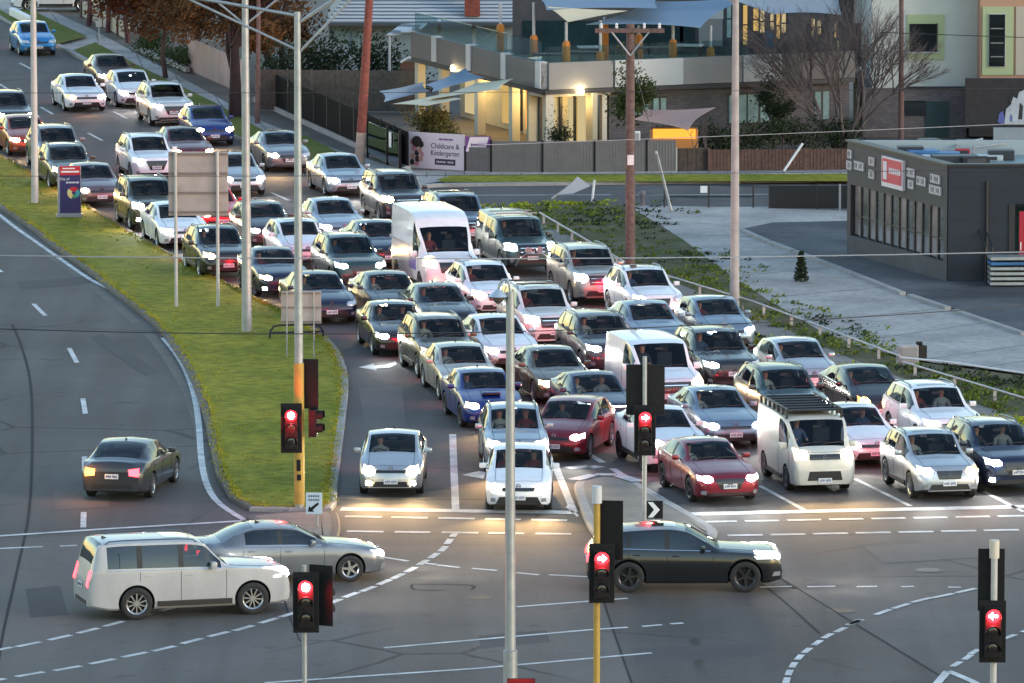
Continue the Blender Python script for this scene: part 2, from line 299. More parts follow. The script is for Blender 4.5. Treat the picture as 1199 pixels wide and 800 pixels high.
def shell(T):
    L, W, H, c, r, q, g = (T[k] for k in 'L W H c r q g'.split()); hw = W / 2
    zt = pchip(T['top']); zb_ = pchip(T['belt'])
    nw = T['nose_w'] or (.80 if T['boxy'] else .70)
    plan = pchip([(0, nw * hw), (.04, (nw + .08) * hw), (.14, (nw + .17) * hw), (.32, .965 * hw), (.8, hw), (L - .8, hw), (L - .25, .95 * hw), (L - .06, .88 * hw), (L, .82 * hw)])
    drop = pchip([(0, .015), (.3, .03), (c, .035), ((c + r) / 2, .06), (r + .05, .05), (q, .05), (g, .045), (L, .03)])
    we = pchip([(0, .74 * nw * hw), (.3, .74 * hw), (c, .80 * hw), (r, T['wr']), ((r + q) / 2, T['wr'] + .015), (q, T['wr'] - .01), (g, .74 * hw), (L, .62 * hw)])
    keys = {0, .02, .05, .09, .14, .2, .28, .38, c, r, q, g, L, L - .02, L - .05, L - .1, L - .17}
    for a, b in T['wins']: keys |= {a, b}
    ks = sorted(k for k in keys if 0 <= k <= L); S = []
    for a, b in zip(ks, ks[1:]):
        if b - a < .012: continue
        n = max(1, math.ceil((b - a) / .085)); S += [a + (b - a) * i / n for i in range(n)]
    S.append(L)
    bm = bmesh.new(); rings = []
    for s in S:
        w = plan(s); t = zt(s); zs = min(zb_(s), t - .03); lo = T['clear'] + .07 * max(0, 1 - s / .35) + .10 * max(0, 1 - (L - s) / .5)
        e = (min(we(s), w * .97), t - drop(s)); e = (e[0], max(e[1], zs + .012))
        S_ = (w * (.985 if T['boxy'] else .955), zs)
        half = [(w * .90, lo), (w * .965, lo + .05), (w * .99, lo + .35 * (zs - lo)), (w, lo + .62 * (zs - lo)), (w * .992, zs - .07), S_]
        bulge = .02
        for f in (.09, .36, .64, .91, 1.0):
            half.append((S_[0] + (e[0] - S_[0]) * f + bulge * math.sin(math.pi * f) * min(1, (e[1] - S_[1]) / .3), S_[1] + (e[1] - S_[1]) * f))
        for f in (.90, .6, .3): half.append((e[0] * f, t - (t - e[1]) * f ** (4 if T['boxy'] else 2)))
        ring = [bm.verts.new((0, s - L / 2, lo))] + [bm.verts.new((x, s - L / 2, z)) for x, z in half] + [bm.verts.new((0, s - L / 2, t))] + [bm.verts.new((-x, s - L / 2, z)) for x, z in half[::-1]]
        rings.append((s, ring, e[1] - zs))
    n = len(rings[0][1]); nh = 14   # half points j=1..14 ; centre top = 15
    def winidx(s0, s1, gap, side):
        for k, (a, b) in enumerate(T['wins']):
            if s0 >= a - 1e-6 and s1 <= b + 1e-6 and gap > .15: return 3 + 2 * k + side
        return None
    for (s0, A, g0), (s1, B, g1) in zip(rings, rings[1:]):
        for j in range(n):
            f = bm.faces.new((A[j], A[(j + 1) % n], B[(j + 1) % n], B[j])); m = 0
            jj = j if j < 15 else n - 1 - j          # mirrored segment index
            if jj in (0,): m = 1
            if jj == 1 and T['clad']: m = 1
            if jj == 2 and T['clad'] and False: m = 1
            if 7 <= jj <= 9:
                k = winidx(s0, s1, min(g0, g1), 0 if j < 15 else 1)
                if k is not None: m = k
            if jj >= 12 and s0 >= c - 1e-6 and s1 <= r + 1e-6: m = 20
            if T['rearglass'] and jj >= 12 and s0 >= q - 1e-6 and s1 <= g + 1e-6: m = 21
            if 7 <= jj <= 9 and m == 0 and min(g0, g1) > .15:
                for (a_, b_), (c_, d_) in zip(T['wins'], T['wins'][1:]):
                    if s0 >= b_ - 1e-6 and s1 <= c_ + 1e-6 and c_ - b_ < .2: m = 1
            f.material_index = m
    for (s, A, _), rev in ((rings[0], 0), (rings[-1], 1)):
        for j in range(0, 15):
            vs = [A[j], A[(j + 1)], A[n - 1 - j] if j < 15 else A[j]]
            b = A[(n - j) % n]; d = A[n - 1 - j]
            q4 = [A[j], A[j + 1], d, b]; u = []
            for v in q4:
                if v not in u: u.append(v)
            if len(u) >= 3:
                try: f = bm.faces.new(u); f.material_index = 0
                except ValueError: pass
    bmesh.ops.recalc_face_normals(bm, faces=bm.faces[:])
    me = bpy.data.meshes.new('shell'); bm.to_mesh(me); bm.free()
    for i in range(NM): me.materials.append(_dummy)
    ob = link('shell_tmp', me)
    cb = MB(); cb.mi = 2
    for s in T['wheels']:
        for sd in (-1, 1):
            x0 = sd * (hw - .30); x1 = sd * (hw + .12)
            cb.lathe([(x0, T['R'] + .055), (x1, T['R'] + .055)], 'X', 28, (0, s - L / 2, T['R'] + .01))
    cm = cb.mesh('cut')
    for i in range(NM): cm.materials.append(_dummy)
    co = link('cut_tmp', cm)
    md = ob.modifiers.new('b', 'BOOLEAN'); md.operation = 'DIFFERENCE'; md.object = co; md.solver = 'EXACT'
    dg = bpy.context.evaluated_depsgraph_get(); ev = ob.evaluated_get(dg)
    me2 = bpy.data.meshes.new_from_object(ev)
    bpy.data.objects.remove(ob); bpy.data.objects.remove(co)
    return me2

def pick(me, idx, name, remap, smooth=32, thick=0.0):
    bm = bmesh.new(); bm.from_mesh(me)
    bmesh.ops.delete(bm, geom=[f for f in bm.faces if f.material_index not in idx], context='FACES')
    if not bm.faces: bm.free(); return None
    for f in bm.faces: f.material_index = remap.get(f.material_index, 0)
    if thick:                                        # panes sit 5 mm inside the shell
        bm.normal_update()
        for v in bm.verts: v.co -= v.normal * thick
    m = bpy.data.meshes.new(name); bm.to_mesh(m); bm.free()
    m.polygons.foreach_set('use_smooth', [True] * len(m.polygons)); m.set_sharp_from_angle(angle=R(smooth))
    return m

def patch_mesh(bvh, L, quad, name, n=12, m=6, off=.016, thick=.012, rear=False, mirror=False, emis=False):
    """a panel on the front (or rear) skin: quad = inner-bottom, inner-top, outer-top, outer-bottom as (x, z)"""
    mb = MB(); sg = 1 if rear else -1; rows = []
    a, b, c_, d = [Vector(p) for p in quad]
    for j in range(m + 1):
        v = j / m; row = []
        for i in range(n + 1):
            u = i / n; lo = a.lerp(d, u); hi = b.lerp(c_, u); p = lo.lerp(hi, v); x, z = p.x, p.y; hit = None
            for k in range(12):
                hit = bvh.ray_cast(Vector(((-x if mirror else x), sg * (L / 2 + 2), z)), Vector((0, -sg, 0)), 2.75)
                if hit[0] is not None: break
                x *= .97; z -= .006
            y = hit[0].y if hit[0] is not None else sg * L / 2
            nrm = hit[1] if hit[0] is not None else Vector((0, sg, 0))
            row.append(Vector(((-x if mirror else x), y, z)) + nrm * off)
        rows.append(row)
    bm = mb.bm
    fv = [[bm.verts.new(p) for p in row] for row in rows]
    bv = [[bm.verts.new(p - Vector((0, sg * thick, 0))) for p in row] for row in rows]
    for j in range(m):
        for i in range(n):
            bm.faces.new((fv[j][i], fv[j][i + 1], fv[j + 1][i + 1], fv[j + 1][i]))
    def skirt(fa, ba):
        for i in range(len(fa) - 1): bm.faces.new((fa[i], fa[i + 1], ba[i + 1], ba[i]))
    skirt(fv[0], bv[0]); skirt(fv[-1], bv[-1]); skirt([r_[0] for r_ in fv], [r_[0] for r_ in bv]); skirt([r_[-1] for r_ in fv], [r_[-1] for r_ in bv])
    return mb.mesh(name, 40)

WHEELS = {}
def wheel_meshes(Rr, kind):
    k = (Rr, kind)
    if k in WHEELS: return WHEELS[k]
    mb = MB(); ri = Rr * .66; w = .11
    mb.lathe([(-w * .9, ri), (-w, ri + .03), (-w, Rr - .03), (-w * .8, Rr), (w * .8, Rr), (w, Rr - .03), (w, ri + .03), (w * .9, ri)], 'X', 28, closed=True)
    t = mb.mesh('tyre', 40); t.materials.append(M_tyre)
    mb = MB(); mb.lathe([(w * .90, ri), (w * .72, ri - .03), (w * .5, ri - .035)], 'X', 28, cap=False)
    mb.mi = 1
    mb.mi = 0
    n = {0: 5, 1: 10, 2: 7}[kind]
    mb.lathe([(w * .45, .06), (w * .86, .06), (w * .86, .0)][:2], 'X', 14)
    for i in range(n):
        a = 2 * math.pi * i / n; M = Matrix.Rotation(a, 4, 'X')
        mb.box((w * .70, 0, (ri + .03) / 2), (.03, .055 if n < 8 else .03, ri - .05), M=M)
    mb.mi = 1; mb.lathe([(w * .30, ri - .02), (w * .34, ri - .02)], 'X', 20)
    r_ = mb.mesh('rim', 40)
    WHEELS[k] = (t, r_); return WHEELS[k]

PROTO = {}
def proto(tn):
    if tn in PROTO: return PROTO[tn]
    T = TYPES[tn]; L, W = T['L'], T['W']; hw = W / 2; st_ = STYLES[T['style']]
    me = shell(T); bm = bmesh.new(); bm.from_mesh(me); bvh = BVHTree.FromBMesh(bm); bm.free()
    parts = []      # (name, mesh, role, location, children)
    parts.append(('body', pick(me, {0, 1, 2}, 'body', {0: 0, 1: 1, 2: 2}), 'body'))
    parts.append(('windscreen', pick(me, {20}, 'windscreen', {}, 60, .006), 'screen'))
    rw = pick(me, {21}, 'rear_window', {}, 60, .006)
    if rw: parts.append(('rear_window', rw, 'privacy' if T['priv'] else 'side'))
    for k in range(2 * len(T['wins'])):
        sw = pick(me, {3 + k}, 'side_window', {}, 60, .006)
        if sw: parts.append(('side_window', sw, 'privacy' if (T['priv'] or (k >= 2 and T['rails'])) else 'side'))
    nose = T['top'][1][1]; zk = nose / .70; xk = hw / .91
    lift = lambda p: (p[0] * xk, p[1] * zk if p[1] > .5 else p[1] * (0.6 * zk + .4) + (T['clear'] - .19))
    hl = [lift(p) for p in st_['hl']]
    hc = Vector((sum(p[0] for p in hl) / 4, sum(p[1] for p in hl) / 4)); hx = abs(hl[3][0] - hl[0][0]); hz = min(hl[1][1] - hl[0][1], hl[2][1] - hl[3][1])
    def bulb_mesh(mir):
        rx, rz_ = min(.15, hx * .44), min(.115, max(.08, hz * .8)); x = hc.x - .04 * (1 if not mir else 1); pts = []
        mb = MB(); rings = []
        for q, dy in ((0.0, -.03), (.55, -.024), (.9, -.008), (1.0, .012)):
            ring = []
            for k in range(16 if q else 1):
                t = 2 * math.pi * k / 16; px_, pz_ = x + rx * q * math.cos(t), hc.y + rz_ * q * math.sin(t)
                h_ = bvh.ray_cast(Vector(((-px_ if mir else px_), -L / 2 - 2, pz_)), Vector((0, 1, 0)), 2.75)
                y_ = h_[0].y if h_[0] is not None else -L / 2 + .05
                ring.append(mb.bm.verts.new(((-px_ if mir else px_), y_ - .022 + dy, pz_)))
            rings.append(ring)
        for k in range(16): mb.bm.faces.new((rings[0][0], rings[1][k], rings[1][(k + 1) % 16]))
        for a_, b_ in zip(rings[1:], rings[2:]):
            for k in range(16): mb.bm.faces.new((a_[k], a_[(k + 1) % 16], b_[(k + 1) % 16], b_[k]))
        return mb.mesh('bulb', 60)
    for mir in (False, True):
        parts.append(('headlight', patch_mesh(bvh, L, hl, 'headlight', mirror=mir), 'headR' if mir else 'headL', bulb_mesh(mir)))
    def sym(qd): a, b, c_, d = [lift(p) for p in qd]; return [(-d[0], d[1]), (-c_[0], c_[1]), c_, d]
    parts.append(('grille', patch_mesh(bvh, L, sym(st_['gr']), 'grille', 12, 4), 'grille'))
    parts.append(('bumper_intake', patch_mesh(bvh, L, sym(st_['inn']), 'bumper_intake', 12, 3), 'trim'))
    if st_['chrome']:
        a, b, c_, d = sym(st_['gr'])
        for f in (.3, .72):
            za, zc = a[1] + (b[1] - a[1]) * f, d[1] + (c_[1] - d[1]) * f
            xx = abs(a[0]) * .93
            parts.append(('grille_bar', patch_mesh(bvh, L, [(-xx, za - .012), (-xx, za + .012), (xx, zc + .012), (xx, zc - .012)], 'grille_bar', 10, 1, .018), 'chrome'))
    if st_['fog']:
        fx, fz = lift(st_['fog'])
        for mir in (False, True):
            parts.append(('fog_lamp', patch_mesh(bvh, L, [(fx - .06, fz - .05), (fx - .05, fz + .05), (fx + .06, fz + .05), (fx + .07, fz - .05)], 'fog_lamp', 3, 3, .012, mirror=mir), 'fogR' if mir else 'fogL'))
    # emblem, plate
    gq = sym(st_['gr']); ez = (gq[0][1] + gq[1][1]) / 2 if (gq[1][1] - gq[0][1]) > .1 else gq[1][1] + .05
    hit = bvh.ray_cast(Vector((0, -L / 2 - 2, ez)), Vector((0, 1, 0)), 4)
    ey = (hit[0].y if hit[0] else -L / 2) - .03
    mb = MB(); mb.lathe([(ey - .008, .062), (ey - .008, .046), (ey + .008, .046), (ey + .008, .062)], 'Y', 20, (0, 0, ez), closed=True); mb.box((0, ey, ez), (.10, .008, .018))
    parts.append(('emblem', mb.mesh('emblem', 40), 'chrome'))
    pz = lift((0, st_['plate']))[1]
    def plate(sgn, z):
        h2 = bvh.ray_cast(Vector((0, sgn * (L / 2 + 2), z)), Vector((0, -sgn, 0)), 4); y = (h2[0].y if h2[0] else sgn * L / 2) + sgn * .022
        mb = MB(); mb.box((0, y, z), (.37, .014, .13), bev=.004); mb.mi = 1
        for i, x in enumerate((-.135, -.085, -.035, .035, .085, .135)):
            hgt = .07
            mb.box((x - .013, y + sgn * .009, z), (.009, .006, hgt)); mb.box((x + .013, y + sgn * .009, z), (.009, .006, hgt if i % 2 else hgt * .6))
            mb.box((x, y + sgn * .009, z + (.030 if i % 3 else -.030)), (.030, .0055, .010)); mb.box((x, y + sgn * .009, z), (.024, .0056, .009))
        return mb.mesh('number_plate')
    parts.append(('number_plate', plate(-1, pz), 'plate'))
    rz = T['belt'][-1][1]
    parts.append(('number_plate', plate(1, rz - .12), 'plate'))
    tz0, tz1 = (rz - .12, rz + .10) if not T['boxy'] else (rz - .10, rz + .30)
    tq = [(hw * (.52 if not T['boxy'] else .76), tz0 + .03), (hw * (.50 if not T['boxy'] else .76), tz1 - .03), (hw * .80, tz1), (hw * .80, tz0)] if not T['boxy'] else [(hw * .66, tz0 + .03), (hw * .66, tz1 - .03), (hw * .80, tz1), (hw * .80, tz0)]
    for mir in (False, True): parts.append(('tail_light', patch_mesh(bvh, L, tq, 'tail_light', rear=True, mirror=mir), 'tail'))
    parts.append(('rear_bumper_trim', patch_mesh(bvh, L, [(-hw * .6, .36), (-hw * .55, .46), (hw * .55, .46), (hw * .6, .36)], 'rear_bumper_trim', rear=True), 'trim'))
    # mirrors, handles, sill
    sm = T['c'] + .42; zm = pchip(T['belt'])(sm) + .09
    for sd in (-1, 1):
        mb = MB(); big = 1.35 if T['boxy'] else 1.0
        mb.box((sd * (hw + .085), sm - L / 2, zm), (.20, .11 * big, .14 * big), bev=.04); mb.box((sd * (hw - .02), sm - L / 2 + .02, zm - .05), (.10, .05, .03))
        parts.append(('wing_mirror', mb.mesh('wing_mirror', 50), 'paintpart'))
        for k, (a, b) in enumerate(T['wins'][:2]):
            zz = pchip(T['belt'])(b) - .13; h2 = bvh.ray_cast(Vector((sd * 3, b - .14 - L / 2, zz)), Vector((-sd, 0, 0)), 4)
            if h2[0]:
                mb = MB(); mb.box((h2[0].x + sd * .012, b - .14 - L / 2, zz), (.024, .17, .03), bev=.008)
                parts.append(('door_handle', mb.mesh('door_handle'), 'paintpart'))
        # door gaps: thin dark grooves laid into the flank
        gaps = [T['wins'][0][0] - .12] + [b + .06 for a, b in T['wins'][:2]]
        for gp in gaps:
            pts = []
            for z in [T['clear'] + .12 + i * (pchip(T['belt'])(gp) - T['clear'] - .15) / 7 for i in range(8)]:
                h2 = bvh.ray_cast(Vector((sd * 3, gp - L / 2, z)), Vector((-sd, 0, 0)), 4)
                if h2[0] and abs(h2[0].x) > hw * .8: pts.append(h2[0] + Vector((sd * .001, 0, 0)))
            if len(pts) > 2:
                mb = MB(); mb.tube(pts, .006, 4); parts.append(('door_gap', mb.mesh('door_gap'), 'liner'))
    for sd in (-1, 1):
        bp = []; w0, w1 = T['wins'][0][0] - .05, T['wins'][-1][1] + .03
        for i in range(12):
            s_ = w0 + (w1 - w0) * i / 11; h2 = bvh.ray_cast(Vector((sd * 3, s_ - L / 2, pchip(T['belt'])(s_) + .012)), Vector((-sd, 0, 0)), 3)
            if h2[0]: bp.append(h2[0] + Vector((sd * .004, 0, 0)))
        if len(bp) > 2: mb = MB(); mb.tube(bp, .010, 5); parts.append(('belt_trim', mb.mesh('belt_trim', 60), 'trim' if T['clad'] else 'chrome'))
        if T['boxy'] or T['clad']:
            ys = [T['wheels'][0] + T['R'] + .12 - L / 2, T['wheels'][1] - T['R'] - .12 - L / 2]
            mb = MB(); mb.box((sd * (hw - .005), sum(ys) / 2, T['clear'] + .13), (.05, ys[1] - ys[0], .13), bev=.015); parts.append(('side_moulding', mb.mesh('side_moulding'), 'trim'))
    sf_ = T['q'] - .22; zf_ = pchip(T['top'])(sf_); mb = MB(); mb.face([(0, sf_ - .10 - L / 2, zf_ - .01), (0, sf_ + .07 - L / 2, zf_ - .01), (0, sf_ + .06 - L / 2, zf_ + .055)]); mb.bm.normal_update(); bmesh.ops.solidify(mb.bm, geom=mb.bm.faces[:], thickness=.03); parts.append(('roof_antenna', mb.mesh('roof_antenna'), 'trim'))
    if len(T['wins']) > 1:
        mb = MB(); g_ = []
        for j in range(6):
            row = []
            for i in range(7):
                x = -.42 + .84 * i / 6; s_ = T['r'] + .22 + .62 * j / 5; h2 = bvh.ray_cast(Vector((x, s_ - L / 2, 4)), Vector((0, 0, -1)), 4); row.append(mb.bm.verts.new(h2[0] + Vector((0, 0, .006))))
            g_.append(row)
        for j in range(5):
            for i in range(6): mb.bm.faces.new((g_[j][i], g_[j][i + 1], g_[j + 1][i + 1], g_[j + 1][i]))
        mb.bm.normal_update(); bmesh.ops.solidify(mb.bm, geom=mb.bm.faces[:], thickness=.004); parts.append(('sunroof', mb.mesh('sunroof', 40), 'sunroof'))
    pts = []
    xb = hw * .70; s_f = .24 if not T['boxy'] else .16
    path = [(xb, T['c'] - .04 - i * (T['c'] - .1 - s_f) / 7) for i in range(8)]; path += [(xb * (1 - i / 4), s_f - .02 * (1 - abs(1 - i / 4)) ) for i in range(1, 8)]; path += [(-x, s_) for x, s_ in path[:8][::-1]]
    for x, s_ in path:
        h2 = bvh.ray_cast(Vector((x, s_ - L / 2, 4)), Vector((0, 0, -1)), 4)
        if h2[0]: pts.append(h2[0] + Vector((0, 0, -.001)))
    if len(pts) > 8: mb = MB(); mb.tube(pts, .007, 4); parts.append(('bonnet_gap', mb.mesh('bonnet_gap'), 'liner'))
    zr_ = pchip(T['top'])(T['r'] - .12) - .10; mb = MB(); mb.box((0, T['r'] - .10 - L / 2, zr_), (.22, .03, .07), bev=.01); parts.append(('rear_view_mirror', mb.mesh('rear_view_mirror'), 'mirror'))
    for x0, x1 in ((-.55, .02), (.08, .60)):
        wp = []
        for i in range(5):
            x = x0 + (x1 - x0) * i / 4; sy = T['c'] + .05 + .05 * i / 4; h2 = bvh.ray_cast(Vector((x, sy - L / 2, 4)), Vector((0, 0, -1)), 4)
            if h2[0]: wp.append(h2[0] + Vector((0, -.01, .02)))
        if len(wp) > 2: mb = MB(); mb.tube(wp, .010, 4); parts.append(('wiper', mb.mesh('wiper'), 'trim'))
    if T['rails']:
        zt = pchip(T['top']); a, b = T['r'] + .1, T['q'] - .05
        for sd in (-1, 1):
            mb = MB(); x = sd * (T['wr'] - .06)
            pts = [(x, a - L / 2, zt(a) - .06)] + [(x, s - L / 2, zt(s) + .012) for s in [a + .12 + i * (b - a - .24) / 6 for i in range(7)]] + [(x, b - L / 2, zt(b) - .06)]
            mb.tube(pts, .02, 6); parts.append(('roof_rail', mb.mesh('roof_rail', 60), 'rail'))
    # cabin
    sd_ = T['c'] + 1.0; fl = T['clear'] + .12
    mb = MB(); yd = T['c'] - L / 2 + .38
    mb.box((0, yd, pchip(T['belt'])(T['c']) - .16), (W - .28, .55, .22), bev=.06)
    mb.lathe([(yd + .36, .19), (yd + .36, .165), (yd + .385, .165), (yd + .385, .19)], 'Y', 20, (-.36, 0, pchip(T['belt'])(T['c']) - .08), closed=True)
    mb.box((0, 0, fl), (W - .3, L * .6, .04)); parts.append(('dashboard', mb.mesh('dashboard', 40), 'dash'))
    seat_z = T['H'] - 1.0 if T['H'] < 2.2 else 1.05
    def seat(x, s, w):
        mb = MB(); y = s - L / 2
        mb.box((x, y, seat_z - .10), (w, .50, .16), bev=.05)
        mb.box((x, y + .28, seat_z + .25), (w * .94, .16, .62), bev=.06)
        if w < .7: mb.box((x, y + .31, seat_z + .66), (.25, .10, .19), bev=.04)
        else:
            for xx in (-.45, .45): mb.box((x + xx, y + .31, seat_z + .62), (.24, .09, .16), bev=.04)
        return mb.mesh('seat', 40)
    for x in (-.37, .37): parts.append(('seat', seat(x, T['c'] + 1.32, .50), 'seat'))
    if len(T['wins']) > 1: parts.append(('rear_seat', seat(0, T['c'] + 2.15, 1.25), 'seat'))
    PROTO[tn] = dict(parts=parts, T=T, hl=hl, seat=(-.37, T['c'] + 1.32 - L / 2, seat_z), bvh=bvh)
    return PROTO[tn]

ROLE = dict(sunroof=mat('sunroof_glass', (.010, .012, .015), .08, 0, 1.0), mirror=M_trim, screen=M_screen, side=M_side, privacy=M_privacy, grille=M_grille, trim=M_trim, chrome=M_chrome, rail=M_rail, dash=M_dash, seat=M_seat, liner=M_liner)
LAMPS = []
def lamp(name, kind, e, c, parent, loc, rot=None, size=None, blend=.6, rad=.05):
    d = bpy.data.lights.new(name, kind); d.energy = e; d.color = c
    if kind == 'SPOT': d.spot_size = size; d.spot_blend = blend
    d.shadow_soft_size = rad
    o = bpy.data.objects.new(name, d); col.objects.link(o); o.parent = parent; o.location = loc
    if rot: o.rotation_euler = rot
    return o
COOLC, WARMC = (1.0, 0.96, 0.86), (1.0, 0.62, 0.26)
SPOT_E = 60.0
def car(tn, colr, fx, fy, yaw, lights, label, cat='car', group='cars queued at the lights', name=None, brake=True, front=True, fog=False, spots=2, rimk=None, brk=None):
    pr = proto(tn); T = pr['T']; L = T['L']
    a = R(yaw); fwd = Vector((math.sin(a), -math.cos(a), 0)); p = P(fx, fy)
    cen = p - fwd * (L / 2) if front else p + fwd * (L / 2)
    root = empty(name or {'ute': 'pickup_truck', 'sprinter': 'delivery_van', 'vito': 'van', 'hiace': 'van'}.get(tn, 'car'), (cen.x, cen.y, .006), a, label, cat, group)
    bi = rnd.randrange(3) if fy < 560 else 0
    hm = {'c': M_cool, 'w': M_warm, 'o': M_lens}
    has_roof = rnd.random() < .4
    for nm, me, role, *sub in pr['parts']:
        if role == 'sunroof' and not has_roof: continue
        o = bpy.data.objects.new(nm, me); col.objects.link(o); o.parent = root
        if role == 'body': ms = [PAINT[colr], M_trim, M_liner]
        elif role == 'paintpart': ms = [PAINT[colr]]
        elif role in ('headL', 'headR'):
            k = lights[0] if role == 'headR' else lights[-1]       # headR lies on the driver's side: left in the picture
            ms = [{'a': M_lensA, 'w': M_lensW, 'c': M_lensC}.get(k, M_lens)]; bulb = (sub[0], BULBS[k][bi % len(BULBS[k])] if k in BULBS else M_lens)
        elif role in ('fogL', 'fogR'): ms = [(M_warm if 'w' in lights else M_cool) if fog else M_foff]
        elif role == 'tail': ms = [M_tail if brake == 't' else M_brake if brake else TAILOFF]
        elif role == 'plate': ms = [M_plate, M_ptext]
        else: ms = [ROLE[role]]
        if not me.materials:
            for m in ms: me.materials.append(m)
        for i, m in enumerate(ms):
            o.material_slots[i].link = 'OBJECT'; o.material_slots[i].material = m
        if sub:
            q = bpy.data.objects.new('bulb', bulb[0]); col.objects.link(q); q.parent = o
            if not bulb[0].materials: bulb[0].materials.append(bulb[1])
            q.material_slots[0].link = 'OBJECT'; q.material_slots[0].material = bulb[1]
    kind = rimk if rimk is not None else (2 if tn in ('sprinter', 'hiace') else rnd.choice((0, 1)))
    tm, rm = wheel_meshes(T['R'], kind)
    for s in T['wheels']:
        for sd in (-1, 1):
            w = link('wheel', tm, root); w.location = (sd * (T['W'] / 2 - .115), s - L / 2, T['R']); w.rotation_euler = (rnd.uniform(0, 6), 0, 0 if sd > 0 else math.pi)
            r_ = bpy.data.objects.new('rim', rm); col.objects.link(r_); r_.parent = w
            if not rm.materials: rm.materials.append(M_rim); rm.materials.append(M_liner)
            r_.material_slots[0].link = 'OBJECT'; r_.material_slots[0].material = M_steel if kind == 2 else (M_rimd if T['rimd'] else M_rim)
    xs = (pr['hl'][0][0] + pr['hl'][3][0]) / 2; zs = (pr['hl'][0][1] + pr['hl'][2][1]) / 2
    pair = [(-xs, lights[0]), (xs, lights[-1])]
    lit = [(x, k) for x, k in pair if k in 'cwa']
    if spots == 1 and len(lit) == 2: lit = [(0, lit[0][1])]
    for x, k in lit:
        e = SPOT_E * ((3.0 if k == 'w' else 1.2) if fy > 535 else .8) * (1.0 if spots == 2 else 1.7) * (.35 if k == 'a' else 1)
        lamp('headlight_beam', 'SPOT', e, {'c': COOLC, 'w': WARMC, 'a': (1, .4, .08)}[k], root, (x, -L / 2 - .10, zs), (R(90 - 8), 0, math.pi), R(75), .9, .08)
    return root, pr
TAILOFF = mat('tail_lens', (0.25, 0.01, 0.012), 0.15, 0, 1.0)
# ------------------------------------------------------------------ ground, roads, markings
def ground_mat(name, c1, c2, ns=.15, fine=18.0, rough=.75, bump=.25, c3=None, fa=.25, spec=.5):
    m = bpy.data.materials.new(name); m.use_nodes = True; nt = m.node_tree; b = nt.nodes['Principled BSDF']
    tc = nt.nodes.new('ShaderNodeTexCoord')
    a = nt.nodes.new('ShaderNodeTexNoise'); a.inputs['Scale'].default_value = ns; a.inputs['Detail'].default_value = 8; a.inputs['Roughness'].default_value = .6
    f = nt.nodes.new('ShaderNodeTexNoise'); f.inputs['Scale'].default_value = fine; f.inputs['Detail'].default_value = 3
    r = nt.nodes.new('ShaderNodeValToRGB'); r.color_ramp.elements[0].position = .35; r.color_ramp.elements[1].position = .65
    r.color_ramp.elements[0].color = (*c1, 1); r.color_ramp.elements[1].color = (*c2, 1)
    if c3:
        e = r.color_ramp.elements.new(.8); e.color = (*c3, 1)
    mx = nt.nodes.new('ShaderNodeMix'); mx.data_type = 'RGBA'; mx.blend_type = 'OVERLAY'; mx.inputs['Factor'].default_value = fa
    for q in (a, f): nt.links.new(tc.outputs['Object'], q.inputs['Vector'])
    nt.links.new(a.outputs['Fac'], r.inputs['Fac']); nt.links.new(r.outputs[0], mx.inputs['A']); nt.links.new(f.outputs['Fac'], mx.inputs['B'])
    nt.links.new(mx.outputs['Result'], b.inputs['Base Color']); b.inputs['Roughness'].default_value = rough; b.inputs['Specular IOR Level'].default_value = spec
    bp = nt.nodes.new('ShaderNodeBump'); bp.inputs['Strength'].default_value = bump; bp.inputs['Distance'].default_value = .03
    nt.links.new(f.outputs['Fac'], bp.inputs['Height']); nt.links.new(bp.outputs[0], b.inputs['Normal'])
    return m
